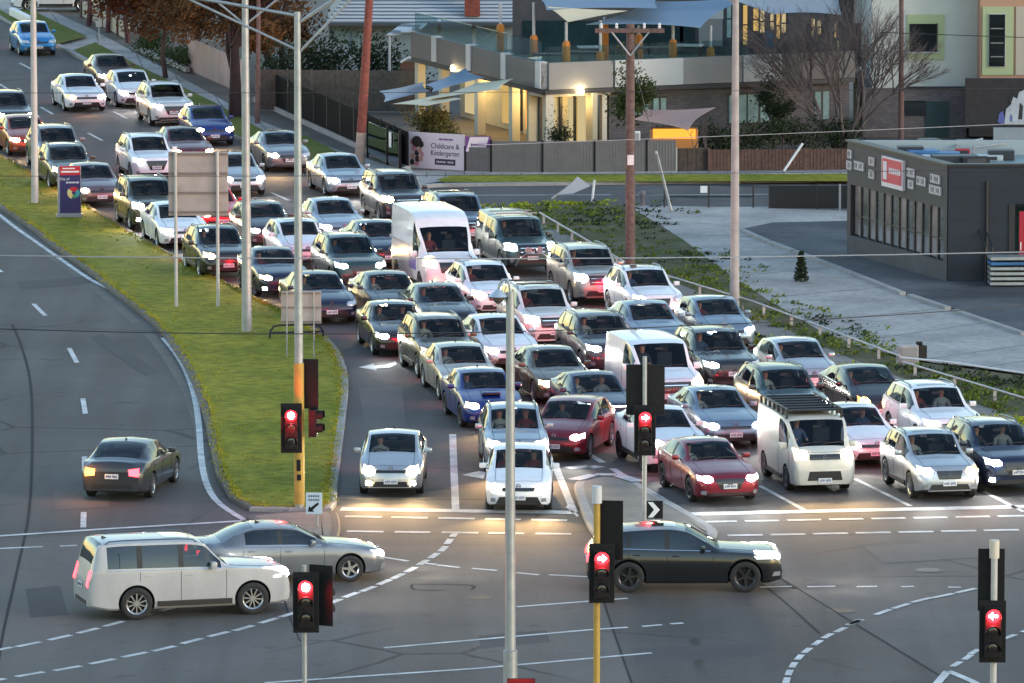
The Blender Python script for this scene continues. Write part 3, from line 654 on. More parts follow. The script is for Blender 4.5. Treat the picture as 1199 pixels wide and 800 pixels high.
def asphalt_mat(name, c1, c2, track=.16, crack=.55):
    m = ground_mat(name, c1, c2, .12, 16, .82, .35, None, .30, .32); nt = m.node_tree; b = nt.nodes['Principled BSDF']
    src = b.inputs['Base Color'].links[0].from_socket; tc = nt.nodes.new('ShaderNodeTexCoord')
    mp = nt.nodes.new('ShaderNodeMapping'); mp.inputs['Rotation'].default_value = (0, 0, R(-13)); mp.inputs['Scale'].default_value = (.9, .035, 1)
    n = nt.nodes.new('ShaderNodeTexNoise'); n.inputs['Scale'].default_value = 1.0; n.inputs['Detail'].default_value = 5
    nt.links.new(tc.outputs['Object'], mp.inputs['Vector']); nt.links.new(mp.outputs[0], n.inputs['Vector'])
    r = nt.nodes.new('ShaderNodeValToRGB'); r.color_ramp.elements[0].position = .36; r.color_ramp.elements[1].position = .62
    r.color_ramp.elements[0].color = (1 - track, 1 - track, 1 - track, 1); r.color_ramp.elements[1].color = (1.0 + track * .6,) * 3 + (1,)
    nt.links.new(n.outputs['Fac'], r.inputs['Fac'])
    m1 = nt.nodes.new('ShaderNodeMix'); m1.data_type = 'RGBA'; m1.blend_type = 'MULTIPLY'; m1.inputs['Factor'].default_value = 1.0
    nt.links.new(src, m1.inputs['A']); nt.links.new(r.outputs[0], m1.inputs['B'])
    # cracks
    w = nt.nodes.new('ShaderNodeTexNoise'); w.inputs['Scale'].default_value = .5; w.inputs['Detail'].default_value = 5
    mixv = nt.nodes.new('ShaderNodeMix'); mixv.data_type = 'RGBA'; mixv.inputs['Factor'].default_value = .30
    nt.links.new(tc.outputs['Object'], w.inputs['Vector']); nt.links.new(tc.outputs['Object'], mixv.inputs['A']); nt.links.new(w.outputs['Color'], mixv.inputs['B'])
    v = nt.nodes.new('ShaderNodeTexVoronoi'); v.feature = 'DISTANCE_TO_EDGE'; v.inputs['Scale'].default_value = .22
    nt.links.new(mixv.outputs['Result'], v.inputs['Vector'])
    cr = nt.nodes.new('ShaderNodeValToRGB'); cr.color_ramp.elements[0].position = .006; cr.color_ramp.elements[1].position = .016
    cr.color_ramp.elements[0].color = (1 - crack,) * 3 + (1,); cr.color_ramp.elements[1].color = (1, 1, 1, 1)
    nt.links.new(v.outputs['Distance'], cr.inputs['Fac'])
    m2 = nt.nodes.new('ShaderNodeMix'); m2.data_type = 'RGBA'; m2.blend_type = 'MULTIPLY'
    k = nt.nodes.new('ShaderNodeTexNoise'); k.inputs['Scale'].default_value = .07; kr = nt.nodes.new('ShaderNodeValToRGB'); kr.color_ramp.elements[0].position = .48; kr.color_ramp.elements[1].position = .56
    nt.links.new(tc.outputs['Object'], k.inputs['Vector']); nt.links.new(k.outputs['Fac'], kr.inputs['Fac']); nt.links.new(kr.outputs[0], m2.inputs['Factor'])
    nt.links.new(m1.outputs['Result'], m2.inputs['A']); nt.links.new(cr.outputs[0], m2.inputs['B'])
    # dark drips and stains
    sN = nt.nodes.new('ShaderNodeTexNoise'); sN.inputs['Scale'].default_value = 1.3; sN.inputs['Detail'].default_value = 7; sr = nt.nodes.new('ShaderNodeValToRGB'); sr.color_ramp.elements[0].position = .62; sr.color_ramp.elements[1].position = .74
    sr.color_ramp.elements[0].color = (1, 1, 1, 1); sr.color_ramp.elements[1].color = (.68, .67, .66, 1); nt.links.new(tc.outputs['Object'], sN.inputs['Vector']); nt.links.new(sN.outputs['Fac'], sr.inputs['Fac'])
    m3 = nt.nodes.new('ShaderNodeMix'); m3.data_type = 'RGBA'; m3.blend_type = 'MULTIPLY'; m3.inputs['Factor'].default_value = 1
    nt.links.new(m2.outputs['Result'], m3.inputs['A']); nt.links.new(sr.outputs[0], m3.inputs['B']); nt.links.new(m3.outputs['Result'], b.inputs['Base Color'])
    return m
G_soil = ground_mat('dry_soil', (.075, .06, .05), (.13, .11, .09), .3)
G_asph = asphalt_mat('asphalt', (.075, .068, .066), (.108, .098, .094))
G_asphL = ground_mat('old_asphalt', (.090, .085, .085), (.118, .110, .106), .12, 14, .6, .35)
G_asphD = ground_mat('dark_asphalt', (.040, .040, .045), (.058, .058, .064), .14, 14, .55, .35)
G_asphP = ground_mat('carpark_asphalt', (.045, .046, .052), (.115, .115, .122), .28, 6, .85, .3, (.07, .07, .075), .4, .3)
G_conc = ground_mat('path_concrete', (.27, .25, .235), (.40, .37, .345), .35, 5, .85, .15, (.30, .28, .26), .4, .3)
G_kerb = ground_mat('kerb_concrete', (.24, .235, .23), (.33, .32, .31), .8, 8, .8, .2)
G_kerbD = ground_mat('dirty_kerb', (.075, .066, .06), (.12, .105, .095), .8, 8, .8, .2)
G_isl = ground_mat('island_concrete', (.17, .145, .12), (.24, .21, .175), .7, 7, .8, .25)
G_grass = ground_mat('mown_grass', (.15, .165, .014), (.27, .235, .028), .28, 2.6, .9, 1.0, (.29, .21, .07), .75, .1)
G_grass2 = ground_mat('verge_grass', (.085, .115, .018), (.13, .14, .03), .5, 4.5, .9, .9, (.12, .10, .05), .5, .1)
G_weed = ground_mat('weedy_verge', (.070, .078, .026), (.14, .115, .075), .40, 3.0, .9, .9, (.20, .175, .14), .65, .1)
G_paint = ground_mat('road_paint', (.36, .36, .355), (.66, .66, .65), 1.6, 22, .7, .1, None, .5)
G_tar = mat('tar_seal', (.032, .030, .030), .9, spec=.2)

def W2(pts, z=0.0): return [P(x, y, z) for x, y in pts]
def sheet(name, pts, z, m, kind='structure'):
    mb = MB(); mb.face([Vector((p.x, p.y, z)) for p in W2(pts)])
    for f in mb.bm.faces:
        f.normal_update()
        if f.normal.z < 0: f.normal_flip()
    o = mb.build(name, m, recalc=False); tag(o, kind=kind); return o
def inset(pts, d):
    n = len(pts); ar = sum(pts[i].x * pts[(i + 1) % n].y - pts[(i + 1) % n].x * pts[i].y for i in range(n)); sg = 1 if ar > 0 else -1
    out = []
    for i in range(n):
        a, b, c = pts[i - 1], pts[i], pts[(i + 1) % n]
        e1 = (b - a); e2 = (c - b); e1.z = e2.z = 0
        n1 = Vector((-e1.y, e1.x, 0)) * sg; n2 = Vector((-e2.y, e2.x, 0)) * sg
        n1.normalize(); n2.normalize(); nn = n1 + n2
        if nn.length < .3: nn = n1
        nn.normalize(); out.append(b + nn * d / max(.5, nn.dot(n1)))
    return out
def raised(name, pts, m, h=.13, kerb=.28, km=None, pale=None):
    o_ = W2(pts); i_ = inset(o_, kerb); mb = MB(); n = len(o_)
    top = lambda q, z=h: Vector((q.x, q.y, z))
    i0 = inset(o_, .04)
    for k in range(n):
        l = (k + 1) % n; mb.mi = 1 if pale and pale(pts[k]) else 0
        mb.face([top(o_[k], 0), top(o_[l], 0), top(o_[l], h - .03), top(o_[k], h - .03)])
        mb.face([top(o_[k], h - .03), top(o_[l], h - .03), top(i0[l]), top(i0[k])])
        mb.face([top(i0[k]), top(i0[l]), top(i_[l]), top(i_[k])])
    bmesh.ops.remove_doubles(mb.bm, verts=mb.bm.verts[:], dist=.0005)
    k_ = mb.build(name + '_kerb', [km or G_kerb, G_kerb]); tag(k_, kind='structure')
    mb = MB(); mb.face([top(q, h - .004) for q in i_])
    for f in mb.bm.faces:
        f.normal_update()
        if f.normal.z < 0: f.normal_flip()
    o = mb.build(name, m, recalc=False); tag(o, kind='structure')
    return o, i_

mb = MB(); mb.face([(-2500, -800, -.012), (2500, -800, -.012), (2500, 4500, -.012), (-2500, 4500, -.012)]); tag(mb.build('ground', G_soil), kind='structure')
right_kerb = [(-700, -330), (-200, -78), (9, 27), (76, 61), (110, 78), (240, 145), (330, 190), (372, 208), (410, 219), (450, 223), (520, 219), (1000, 213), (1500, 208)]
sheet('main_road', [(-900, -330)] + right_kerb + [(1500, 250), (1000, 246), (745, 244), (620, 246), (590, 252), (620, 271), (690, 306), (740, 331), (800, 356), (890, 395), (985, 438), (1060, 469), (1150, 500), (1199, 516), (1500, 620), (1700, 1500), (-700, 1500), (-900, 200)], 0.0, G_asph)
# paler and darker resurfacing in the junction
sheet('asphalt_patch', [(-200, 640), (300, 618), (392, 640), (690, 640), (702, 690), (742, 812), (760, 900), (-300, 900)], .004, asphalt_mat('worn_asphalt', (.092, .082, .076), (.128, .115, .105), .14, .6))
sheet('asphalt_patch.001', [(704, 694), (880, 692), (915, 680), (1108, 796), (1200, 850), (1200, 930), (770, 930), (744, 812)], .004, asphalt_mat('grey_asphalt', (.060, .053, .050), (.096, .085, .079), .2, .6))
# grass median
med_r = [(-200, 80), (-60, 152), (0, 182), (65, 219), (130, 259), (180, 288), (228, 315), (264, 333), (300, 351), (330, 365), (356, 380), (378, 394), (395, 411), (405, 432), (408, 458), (405, 490), (400, 530), (396, 565), (394, 592)]
med_b = [(388, 600), (340, 600), (292, 599)]
med_l = [(268, 586), (254, 560), (246, 525), (237, 485), (219, 437), (194, 398), (168, 372), (133, 345), (103, 320), (62, 291), (32, 267), (0, 246), (-90, 185), (-260, 90)]
median = crom(med_r, 3) + med_b + crom(med_l, 3)
_, MED_IN = raised('median', median, G_grass, .12, .22, G_kerbD, lambda p: p[0] > 330)
sheet('gutter_strip', crom([(-40, 222), (0, 250), (32, 272), (62, 297), (103, 326), (133, 351), (166, 378), (190, 402), (214, 440), (232, 488), (240, 528), (247, 563), (262, 591), (292, 604)], 3) + [(330, 606), (300, 612), (286, 608)] + crom([(258, 592), (240, 566), (231, 532), (224, 490), (206, 446), (182, 408), (160, 383), (128, 356), (98, 331), (57, 302), (28, 278), (0, 257), (-40, 229)], 3), .004, G_kerbD)
raised('corner_path', crom([(290, 608), (345, 603.5), (388, 603), (397, 610), (398, 626), (392, 637), (372, 640), (330, 626), (300, 615)], 3, True), G_isl, .12, .22, G_kerbD)
raised('traffic_island', crom([(672, 574), (682, 565), (700, 561), (725, 562), (750, 571), (780, 590), (812, 607), (838, 624), (834, 632), (800, 630), (750, 634), (706, 634), (690, 622), (680, 600)], 3, True), G_isl, .13, .25)
def inside(p, poly):
    c = False; j = len(poly) - 1
    for i in range(len(poly)):
        if (poly[i].y > p.y) != (poly[j].y > p.y) and p.x < (poly[j].x - poly[i].x) * (p.y - poly[i].y) / (poly[j].y - poly[i].y) + poly[i].x: c = not c
        j = i
    return c
def tufts(name, poly, n, m, h, label, seed, edge=.5):
    rg = random.Random(seed); mb = MB(); xs = [p.x for p in poly]; ys = [p.y for p in poly]; k = 0; tries = 0; N = len(poly)
    while k < n and tries < n * 30:
        tries += 1
        if rg.random() < edge:
            i = rg.randrange(N); a, b = poly[i], poly[(i + 1) % N]
            if (b - a).length > 30: continue
            q = a.lerp(b, rg.random()) + Vector((rg.gauss(0, .07), rg.gauss(0, .07), 0))
        else:
            q = Vector((rg.uniform(min(xs), max(xs)), rg.uniform(min(ys), 290), 0))
            if not inside(q, poly): continue
        k += 1
        for _ in range(5):
            a = rg.uniform(0, 6.283); d = Vector((math.cos(a), math.sin(a), 0)); w_ = Vector((-d.y, d.x, 0)) * .025; hh = h * rg.uniform(.5, 1.3); o_ = q + d * rg.uniform(0, .12); o_.z = .10
            mb.face([o_ - w_, o_ + w_, o_ + d * hh * .5 + Vector((0, 0, hh))])
    return tag(mb.build(name, m, None, None, False), label, 'grass', None, 'stuff')
tufts('grass_tufts', MED_IN, 4200, mat('grass_blades', (.22, .25, .02), .8, c2=(.44, .36, .05), ns=.5, spec=.2), .065, 'short grass blades on the median', 21, .35)
# right verge, paths, car park
sheet('footpath', [(-60, -52), (20, -6), (62, 14), (110, 36), (165, 66), (210, 90), (250, 112), (300, 140), (350, 160), (400, 178), (440, 190), (480, 200), (740, 202), (1000, 198), (1500, 194), (1500, 206), (1000, 209), (520, 213), (470, 219), (410, 215), (368, 203), (300, 172), (240, 141), (110, 74), (76, 58), (9, 24), (-60, -10)], .020, G_conc)
mb = MB(); kp = W2(right_kerb)
for a, b in zip(kp, kp[1:]):
    d = (b - a).normalized(); nrm = Vector((-d.y, d.x, 0)); c = (a + b) / 2
    mb.box((c.x + nrm.x * .14, c.y + nrm.y * .14, .04), ((b - a).length + .1, .28, .18), math.atan2(d.y, d.x))
tag(mb.build('kerb', G_kerb), kind='structure')
sheet('nature_strip', [(-80, -28), (10, 20), (30, 12), (102, 46), (66, 55), (40, 43), (12, 28)], .14, G_grass2)
sheet('nature_strip.001', [(86, 62), (112, 53), (160, 79), (200, 99), (250, 123), (300, 152), (330, 168), (312, 180), (240, 143), (112, 77)], .14, G_grass2)
sheet('nature_strip.002', [(335, 172), (356, 162), (400, 184), (396, 190), (380, 197), (352, 188)], .14, G_grass2)
sheet('nature_strip.003', [(511, 214.5), (530, 209.5), (1000, 207.5), (1500, 203), (1500, 208), (1000, 216), (520, 217.5)], .14, G_grass)
sheet('weedy_verge', [(560, 252), (598, 243), (640, 238), (745, 243), (772, 252), (800, 280), (845, 312), (885, 330), (950, 340), (940, 372), (1000, 408), (1060, 425), (1199, 444), (1500, 490), (1500, 610), (1199, 508), (1150, 492), (1060, 461), (985, 430), (890, 387), (800, 349), (740, 324), (690, 300), (620, 266), (580, 257)], .09, G_weed)
sheet('gutter_strip.001', [(586, 254), (604, 251), (650, 272), (740, 313), (800, 338), (890, 375), (985, 419), (1060, 448), (1150, 479), (1199, 495), (1500, 590), (1500, 620), (1199, 516), (1150, 500), (1060, 469), (985, 438), (890, 395), (800, 356), (740, 331), (690, 306), (620, 271)], .094, ground_mat('gravel_shoulder', (.15, .135, .12), (.23, .21, .19), .7, 8, .85, .3))
sheet('footpath.001', [(735, 243.5), (870, 246), (1000, 250), (1000, 275), (880, 276), (930, 299), (1060, 350), (1199, 396), (1500, 500), (1500, 530), (1199, 440), (1090, 428), (1010, 411), (960, 391), (895, 352), (850, 322), (800, 284)], .10, G_conc)
sheet('car_park', [(866, 272), (905, 264), (1000, 262), (1500, 262), (1500, 490), (1199, 392), (1060, 347), (930, 296)], .11, G_asphP)
mb = MB()
for a, b in zip(W2([(868, 274), (900, 288), (930, 299), (995, 324)]), W2([(900, 288), (930, 299), (995, 324), (1058, 349)])):
    d = b - a; mb.box(((a.x + b.x) / 2, (a.y + b.y) / 2, .13), (d.length - .2, .22, .12), math.atan2(d.y, d.x))
for (x0, y0, x1, y1) in ((1065, 351, 1110, 366), (1118, 369, 1199, 396)):
    a, b = P(x0, y0), P(x1, y1); d = b - a; mb.box(((a.x + b.x) / 2, (a.y + b.y) / 2, .13), (d.length, .22, .12), math.atan2(d.y, d.x))
tag(mb.build('car_park_kerb', G_kerb), kind='structure')

# trench patches, covers and path joints
G_p1 = ground_mat('trench_patch_dark', (.062, .059, .060), (.080, .075, .075), .3, 14, .85, .3, None, .3, .3); G_p2 = ground_mat('trench_patch_pale', (.095, .089, .086), (.118, .110, .106), .3, 14, .85, .3, None, .3, .3)
for i, (pts, m) in enumerate((([(20, 330), (120, 322), (128, 330), (26, 339)], G_p1), ([(105, 395), (170, 440), (186, 436), (120, 391)], G_p1), ([(420, 455), (470, 452), (476, 500), (428, 504)], G_p2), ([(60, 548), (64, 598), (128, 594), (122, 545)], G_p2), ([(740, 760), (900, 752), (906, 768), (744, 777)], G_p1), ([(1010, 640), (1130, 634), (1160, 652), (1035, 660)], G_p2), ([(150, 150), (215, 185), (222, 182), (158, 147)], G_p1), ([(30, 690), (70, 686), (80, 720), (36, 724)], G_p1), ([(560, 745), (640, 738), (644, 752), (563, 760)], G_p1))):
    sheet('asphalt_patch', pts, .0055, m)
mk = MB()
for x, y, r_ in ((432, 520, .34), (150, 470, .34), (985, 715, .36), (560, 700, .3), (1088, 668, .34), (60, 420, .32)):
    p = P(x, y); mk.face([Vector((p.x + r_ * math.cos(2 * math.pi * k / 20), p.y + r_ * math.sin(2 * math.pi * k / 20), .008)) for k in range(20)])
tag(mk.build('manhole_covers', mat('cast_iron_cover', (.035, .034, .034), .6, .4, noise=.3, ns=8)), kind='structure')
mk = MB()
def joint(a, b, z, w=.05):
    a, b = P(*a), P(*b); d = (b - a).normalized(); n_ = Vector((-d.y, d.x, 0)) * w / 2; u_ = Vector((0, 0, z)); mk.face([a - n_ + u_, b - n_ + u_, b + n_ + u_, a + n_ + u_])
for (a, b) in (((758, 262), (872, 268)), ((790, 278), (884, 281)), ((822, 300), (918, 297)), ((870, 326), (972, 317)), ((905, 352), (1030, 340)), ((950, 380), (1095, 366)), ((1000, 404), (1150, 382)), ((1075, 426), (1199, 408)), ((1140, 436), (1240, 420))): joint(a, b, .104)
for i in range(26): x = 500 + i * 22; joint((x, 202.6), (x - 1, 208.5), .024, .03)
for (a, b) in (((60, 15), (84, 52)), ((112, 40), (120, 62)), ((160, 64), (172, 90)), ((205, 88), (222, 118)), ((252, 114), (276, 146)), ((302, 142), (330, 172)), ((352, 162), (380, 196)), ((400, 179), (424, 212))): joint(a, b, .024, .04)
tag(mk.build('paving_joints', mat('joint_dirt', (.07, .065, .06), .9)), kind='structure')

# painted markings
mk = MB()
def stripe(pts, w=.15, z=.010, taper=None):
    q = W2(pts)
    for a, b in zip(q, q[1:]):
        d = (b - a); d.z = 0; d.normalize(); nn = Vector((-d.y, d.x, 0)) * w / 2; up = Vector((0, 0, z))
        f = mk.face([a - nn + up, b - nn + up, b + nn + up, a + nn + up])
def hdash(x0, x1, y0, y1, w): stripe([(x0, y0), (x1, y1)], w)
stripe([(399, 596.5), (672, 600.5)], .55); stripe([(803, 602.5), (1000, 598), (1260, 592.5)], .55)
for x0, x1 in ((404, 447), (458, 501), (513, 556), (568, 610), (622, 664)): hdash(x0, x1, 605 + (x0 - 404) * .018, 605 + (x1 - 404) * .018, .26)
for x0, x1 in ((406, 449), (462, 504), (517, 560), (572, 614), (627, 669)): hdash(x0, x1, 622.5 + (x0 - 404) * .012, 622.5 + (x1 - 404) * .012, .26)
for i in range(9): hdash(823 + i * 49.3, 863 + i * 49.3, 611.5 - i * .95, 610.8 - i * .95, .26)
for i in range(8): hdash(852 + i * 50, 893 + i * 50, 627.5 - i * 1.0, 626.8 - i * 1.0, .26)
stripe([(0, 628), (-200, 640)], .2); stripe([(0, 628), (120, 620), (290, 610)], .22)
for x0, y0, x1, y1 in ((-30, 644, 50, 640.5), (70, 640, 90, 639), (107, 638, 136, 636.5), (150, 636, 190, 633.5), (215, 632, 255, 630)): stripe([(x0, y0), (x1, y1)], .16)
stripe([(530, 509), (531.5, 550), (533.5, 597)], .2); stripe([(649, 543), (660, 570), (672, 600)], .2)
stripe([(664, 548.5), (690, 546.5), (702, 548)], .45); stripe([(672, 568), (697, 562), (722, 562), (747, 570)], .4, .15)
stripe([(680, 527), (706, 542)], .2); stripe([(717, 549), (752, 571), (805, 601.5)], .2)
for x0, y0, x1, y1 in ((889, 569, 941, 597), (1001, 561, 1066, 593), (1150, 575, 1199, 600), (70, 0, 0, 0)):
    if x1: stripe([(x0, y0), (x1, y1)], .14)
# lane lines of the queue (3 m dashes, 9 m gaps)
for x0, y0, x1, y1 in ((23, 74, 37, 81.5), (48, 126, 62, 134), (103, 156, 120, 165), (318, 226, 338, 235), (-2, 98, 13, 107), (133, 131, 149, 139), (172, 192, 189, 201), (392, 262, 411, 271), (466, 300, 486, 310), (560, 349, 580, 360), (262, 236, 280, 245)): stripe([(x0, y0), (x1, y1)], .13)
for d in ((532, 626), (525.5, 634.5), (519, 643), (508, 651), (495.5, 659), (481, 667.5), (466, 675), (450, 682), (431, 690), (411, 697), (391, 705)):
    pass
def dashes(pts, ln=.62, w=.16):
    for i, (x, y) in enumerate(pts):
        a = pts[max(0, i - 1)]; b = pts[min(len(pts) - 1, i + 1)]; qa, qb = P(*a), P(*b); q = P(x, y); d = (qb - qa); d.z = 0; d.normalize(); nn = Vector((-d.y, d.x, 0)) * w / 2; up = Vector((0, 0, .010))
        mk.face([q - d * ln / 2 - nn + up, q + d * ln / 2 - nn + up, q + d * ln / 2 + nn + up, q - d * ln / 2 + nn + up])
dashes([(532, 626), (525.5, 634.5), (519, 643), (508, 651), (495.5, 659), (481, 667.5), (466, 675), (450, 682), (431, 690), (411, 697), (391, 705)], .85, .18)
dashes([(362, 712), (338, 720), (315, 727), (285, 736), (256, 743), (225, 751), (192, 760), (158, 767), (120, 775), (79, 783), (35, 790), (-10, 798)], .85, .18)
dashes([(-20, 765), (0, 761), (33, 755), (70, 747), (103, 739), (133, 731), (165, 722), (200, 713), (235, 703), (268, 693), (300, 683), (330, 673), (355, 664), (375, 655), (388, 646)], .85, .18)
dashes([(921, 797), (924, 788), (929, 779), (936, 770), (945, 762), (957, 753), (969, 745), (984, 738), (1001, 729)], .7, .16)
dashes([(1001, 729), (1034, 717), (1055, 710), (1079, 703), (1104, 698), (1131, 692)], .85, .16)
dashes([(1120, 778), (1133, 770), (1141, 763.5), (1160, 755), (1182, 746), (1204, 738)], .7, .16)
stripe([(1096, 802), (1110, 786), (1138, 798), (1160, 810)], .2)
for x0, y0, x1, y1 in ((418, 648, 437, 651), (437, 651, 478, 657.5), (491, 659, 511, 661.5), (512, 662, 538, 665), (553, 666, 582, 668.5), (604, 671, 631, 673.5), (643, 673.5, 691, 676)): stripe([(x0, y0), (x1, y1)], .15)
for x0, y0, x1, y1 in ((605, 711, 735, 701), (450, 759, 690, 738), (690, 738, 735, 735), (752, 734, 775, 732), (785, 731, 800, 730), (310, 800, 560, 783), (560, 783, 763, 765), (890, 688, 927, 687), (945, 687.5, 978, 687), (1003, 687.5, 1027, 687), (1055, 687.5, 1070, 687), (1110, 688, 1125, 688)): stripe([(x0, y0), (x1, y1)], .15)
for x0, y0, x1, y1 in ((39, 356, 53, 370), (81, 408, 90, 425), (97, 467, 100, 485), (98, 600, 97.5, 618), (99, 535, 99, 552), (-16, 306, 2, 319), (-80, 262, -60, 276)): stripe([(x0, y0), (x1, y1)], .15)
stripe(crom([(-60, 205), (12, 262), (40, 282), (70, 303), (105, 327), (137, 343)], 3), .16); stripe(crom([(191, 396), (205, 413), (218, 435), (228, 465), (233, 500), (236, 540), (243, 570), (258, 591), (289, 611)], 3), .18)
stripe([(510, 229), (716, 228.5)], .14); stripe([(745, 229), (1000, 227)], .12); stripe([(745, 243), (1000, 243)], .2)
def blob(pts, z=.010): mk.face([Vector((p.x, p.y, z)) for p in W2(pts)])
blob([(420, 430.5), (438, 426), (437, 428.6), (452, 427.5), (463, 423.5), (465, 427), (456, 431), (441, 432.2), (441, 434.2)])
blob([(541, 556.5), (561, 552), (569, 553.5), (566, 561)]); blob([(665, 592), (678, 604), (676, 606), (662, 594)])
tag(mk.build('road_markings', G_paint), kind='structure')
# tar-sealed cracks
mk = MB()
for pts, w in (([(14, 380), (25, 405), (36, 450), (38, 520), (34, 600), (22, 660), (4, 740), (-6, 800)], .07), ([(915, 678), (1000, 730), (1108, 796)], .06), ([(703, 694), (722, 750), (744, 812)], .05), ([(0, 380), (130, 386), (280, 392)], .04), ([(845, 655), (900, 690), (960, 742)], .07), ([(930, 690), (905, 672), (880, 660)], .05), ([(482, 685), (486, 691), (520, 691.5)], .08), ([(482, 684.5), (550, 685.5), (552, 691)], .08), ([(330, 690), (338, 720), (352, 752)], .03)): stripe(crom(pts, 4) if len(pts) > 2 else pts, w, .009)
tag(mk.build('tar_seams', G_tar), kind='structure')

# ------------------------------------------------------------------ poles, signals, signs
M_galv = mat('galvanised_steel', (.36, .38, .39), .45, .6, noise=.15, ns=3)
M_galvw = mat('pale_pole_paint', (.47, .45, .43), .5, .1, noise=.12, ns=2)
M_pconc = mat('weathered_pole_concrete', (.38, .345, .33), .8, noise=.18, ns=2.5, bump=.2)
M_wood = mat('weathered_pole_timber', (.13, .085, .075), .85, noise=.35, ns=6, bump=.4, bs=12)
M_woodr = mat('red_stained_pole_timber', (.20, .055, .04), .8, noise=.35, ns=6, bump=.4, bs=12)
M_woodlight = mat('pale_pole_sleeve', (.42, .33, .26), .8, noise=.2, ns=4)
M_yel = mat('signal_yellow_paint', (.44, .27, .05), .5, noise=.15, ns=3)
M_blk = mat('signal_black_housing', (.008, .008, .009), .6, spec=.25)
M_white = mat('white_paint', (.72, .72, .72), .5, noise=.08, ns=3)
M_red = emit('signal_red_lit', (1.0, .045, .075), 26.0)
M_redc = emit('signal_red_core', (1.0, .50, .44), 26.0)
M_lensoff = mat('signal_lens_dark', (.03, .02, .018), .2, 0, .8)

def basept(x, y): p = P(x, y); return Vector((p.x, p.y, 0))
def z_at(px, py, q): return at_depth(px, py, q).z
def pole_x(base, px, py): return at_depth(px, py, base)

def street_light(x, y, h, r0, r1, m, label, arms=(), arm_len=3.5, z0=0.0, lamp_head=True, coll=True):
    b = basept(x, y); e = empty('street_light', (b.x, b.y, z0), 0, label, 'street light', 'street lighting poles')
    mb = MB(); mb.tube([(0, 0, 0), (0, 0, h)], [r0, r1], 14); mb.build('pole', m, e, 50)
    if coll:
        mb = MB(); mb.box((0, 0, .03), (r0 * 4.6, r0 * 4.6, .06)); 
        for i in range(4): mb.tube([(r0 * 1.7 * (1 if i % 2 else -1), r0 * 1.7 * (1 if i // 2 else -1), .05), (r0 * 1.7 * (1 if i % 2 else -1), r0 * 1.7 * (1 if i // 2 else -1), .14)], .02, 6)
        mb.build('base_plate', m, e)
    for (dx, dy, dz0, dz1, up) in arms:
        mb = MB(); tip = Vector((dx, dy, h + up)); mb.tube([(0, 0, h - dz0), tip * .55 + Vector((0, 0, h * .45 - dz0 * .25)), tip], .045, 8)
        mb.build('outreach_arm', m, e, 50)
        if dz1:
            mb = MB(); mb.tube([(0, 0, h - dz1), tip * .8 + Vector((0, 0, h * .2 - dz1 * .06))], .035, 8); mb.build('brace', m, e, 50)
        if lamp_head:
            mb = MB(); d = Vector((dx, dy, 0)).normalized(); mb.box(tip + d * .3 + Vector((0, 0, .02)), (.72, .28, .14), math.atan2(dy, dx), bev=.04); mb.build('lamp_head', M_galv, e)
    return e, b

M_flat = mat('aged_aluminium_sheet', (.42, .36, .34), .55, .25, noise=.12, ns=2)
street_light(41, 241, 12.2, .14, .09, M_galvw, 'pale street light pole on the grass median near its left end', [(2.6, -.5, .2, 0, .35)])
street_light(289, 392, 11.6, .17, .10, M_galv, 'grey street light pole on the median beside the large sign back', [(-3.2, .6, .3, 1.7, .55), (3.2, -.6, .3, 1.7, .55)])
e3, b3 = street_light(350.5, 599, 13.2, .13, .085, M_galv, 'street light pole carrying signals at the tip of the median', [(-3.6, .7, .1, 1.0, .45), (2.4, -.6, .3, 1.1, 1.2)])
mb = MB(); mb.tube([(0, 0, .2), (0, 0, 3.95)], [.142, .138], 14); mb.build('yellow_sleeve', M_yel, e3, 50)
mb = MB(); mb.box((-.01, -.15, 1.25), (.11, .05, .30), bev=.01); mb.box((0, -.15, .93), (.11, .07, .16), bev=.02); mb.build('push_button', M_blk, e3)
e5, b5 = street_light(860, 364, 10.35, .16, .10, M_pconc, 'tall concrete street light pole on the weedy verge', [(-1.6, .3, .25, 0, .75)])
# the near pole with a conical lamp: its foot is below the frame
b4 = basept(597.5, 905); h4 = z_at(597.5, 342, b4)
e4 = empty('street_light', b4, 0, 'slim grey pole with a hanging conical lamp in front of the queue', 'street light', 'street lighting poles')
mb = MB(); mb.tube([(0, 0, 0), (0, 0, 2.6), (0, 0, 2.62), (0, 0, h4)], [.155, .15, .115, .085], 16); mb.build('pole', M_galv, e4, 50)
mb = MB(); mb.tube([(0, 0, h4), (-.015, 0, h4 + .16), (-.07, 0, h4 + .26), (-.15, 0, h4 + .26), (-.22, 0, h4 + .17), (-.25, 0, h4 + .05)], .03, 8); mb.build('goose_neck', M_galv, e4, 60)
mb = MB(); mb.lathe([(h4 + .07, .03), (h4 + .03, .07), (h4 - .06, .19), (h4 - .09, .205), (h4 - .10, .19)], 'Z', 24, (-.25, 0, 0)); mb.build('lamp_shade', mat('lamp_shade_paint', (.45, .52, .60), .35, .4), e4, 50)
mb = MB(); mb.lathe([(h4 - .10, .15), (h4 - .18, .11), (h4 - .24, .05)], 'Z', 20, (-.25, 0, 0)); mb.build('diffuser', mat('lamp_bowl', (.12, .11, .09), .3, 0, .6), e4, 60)

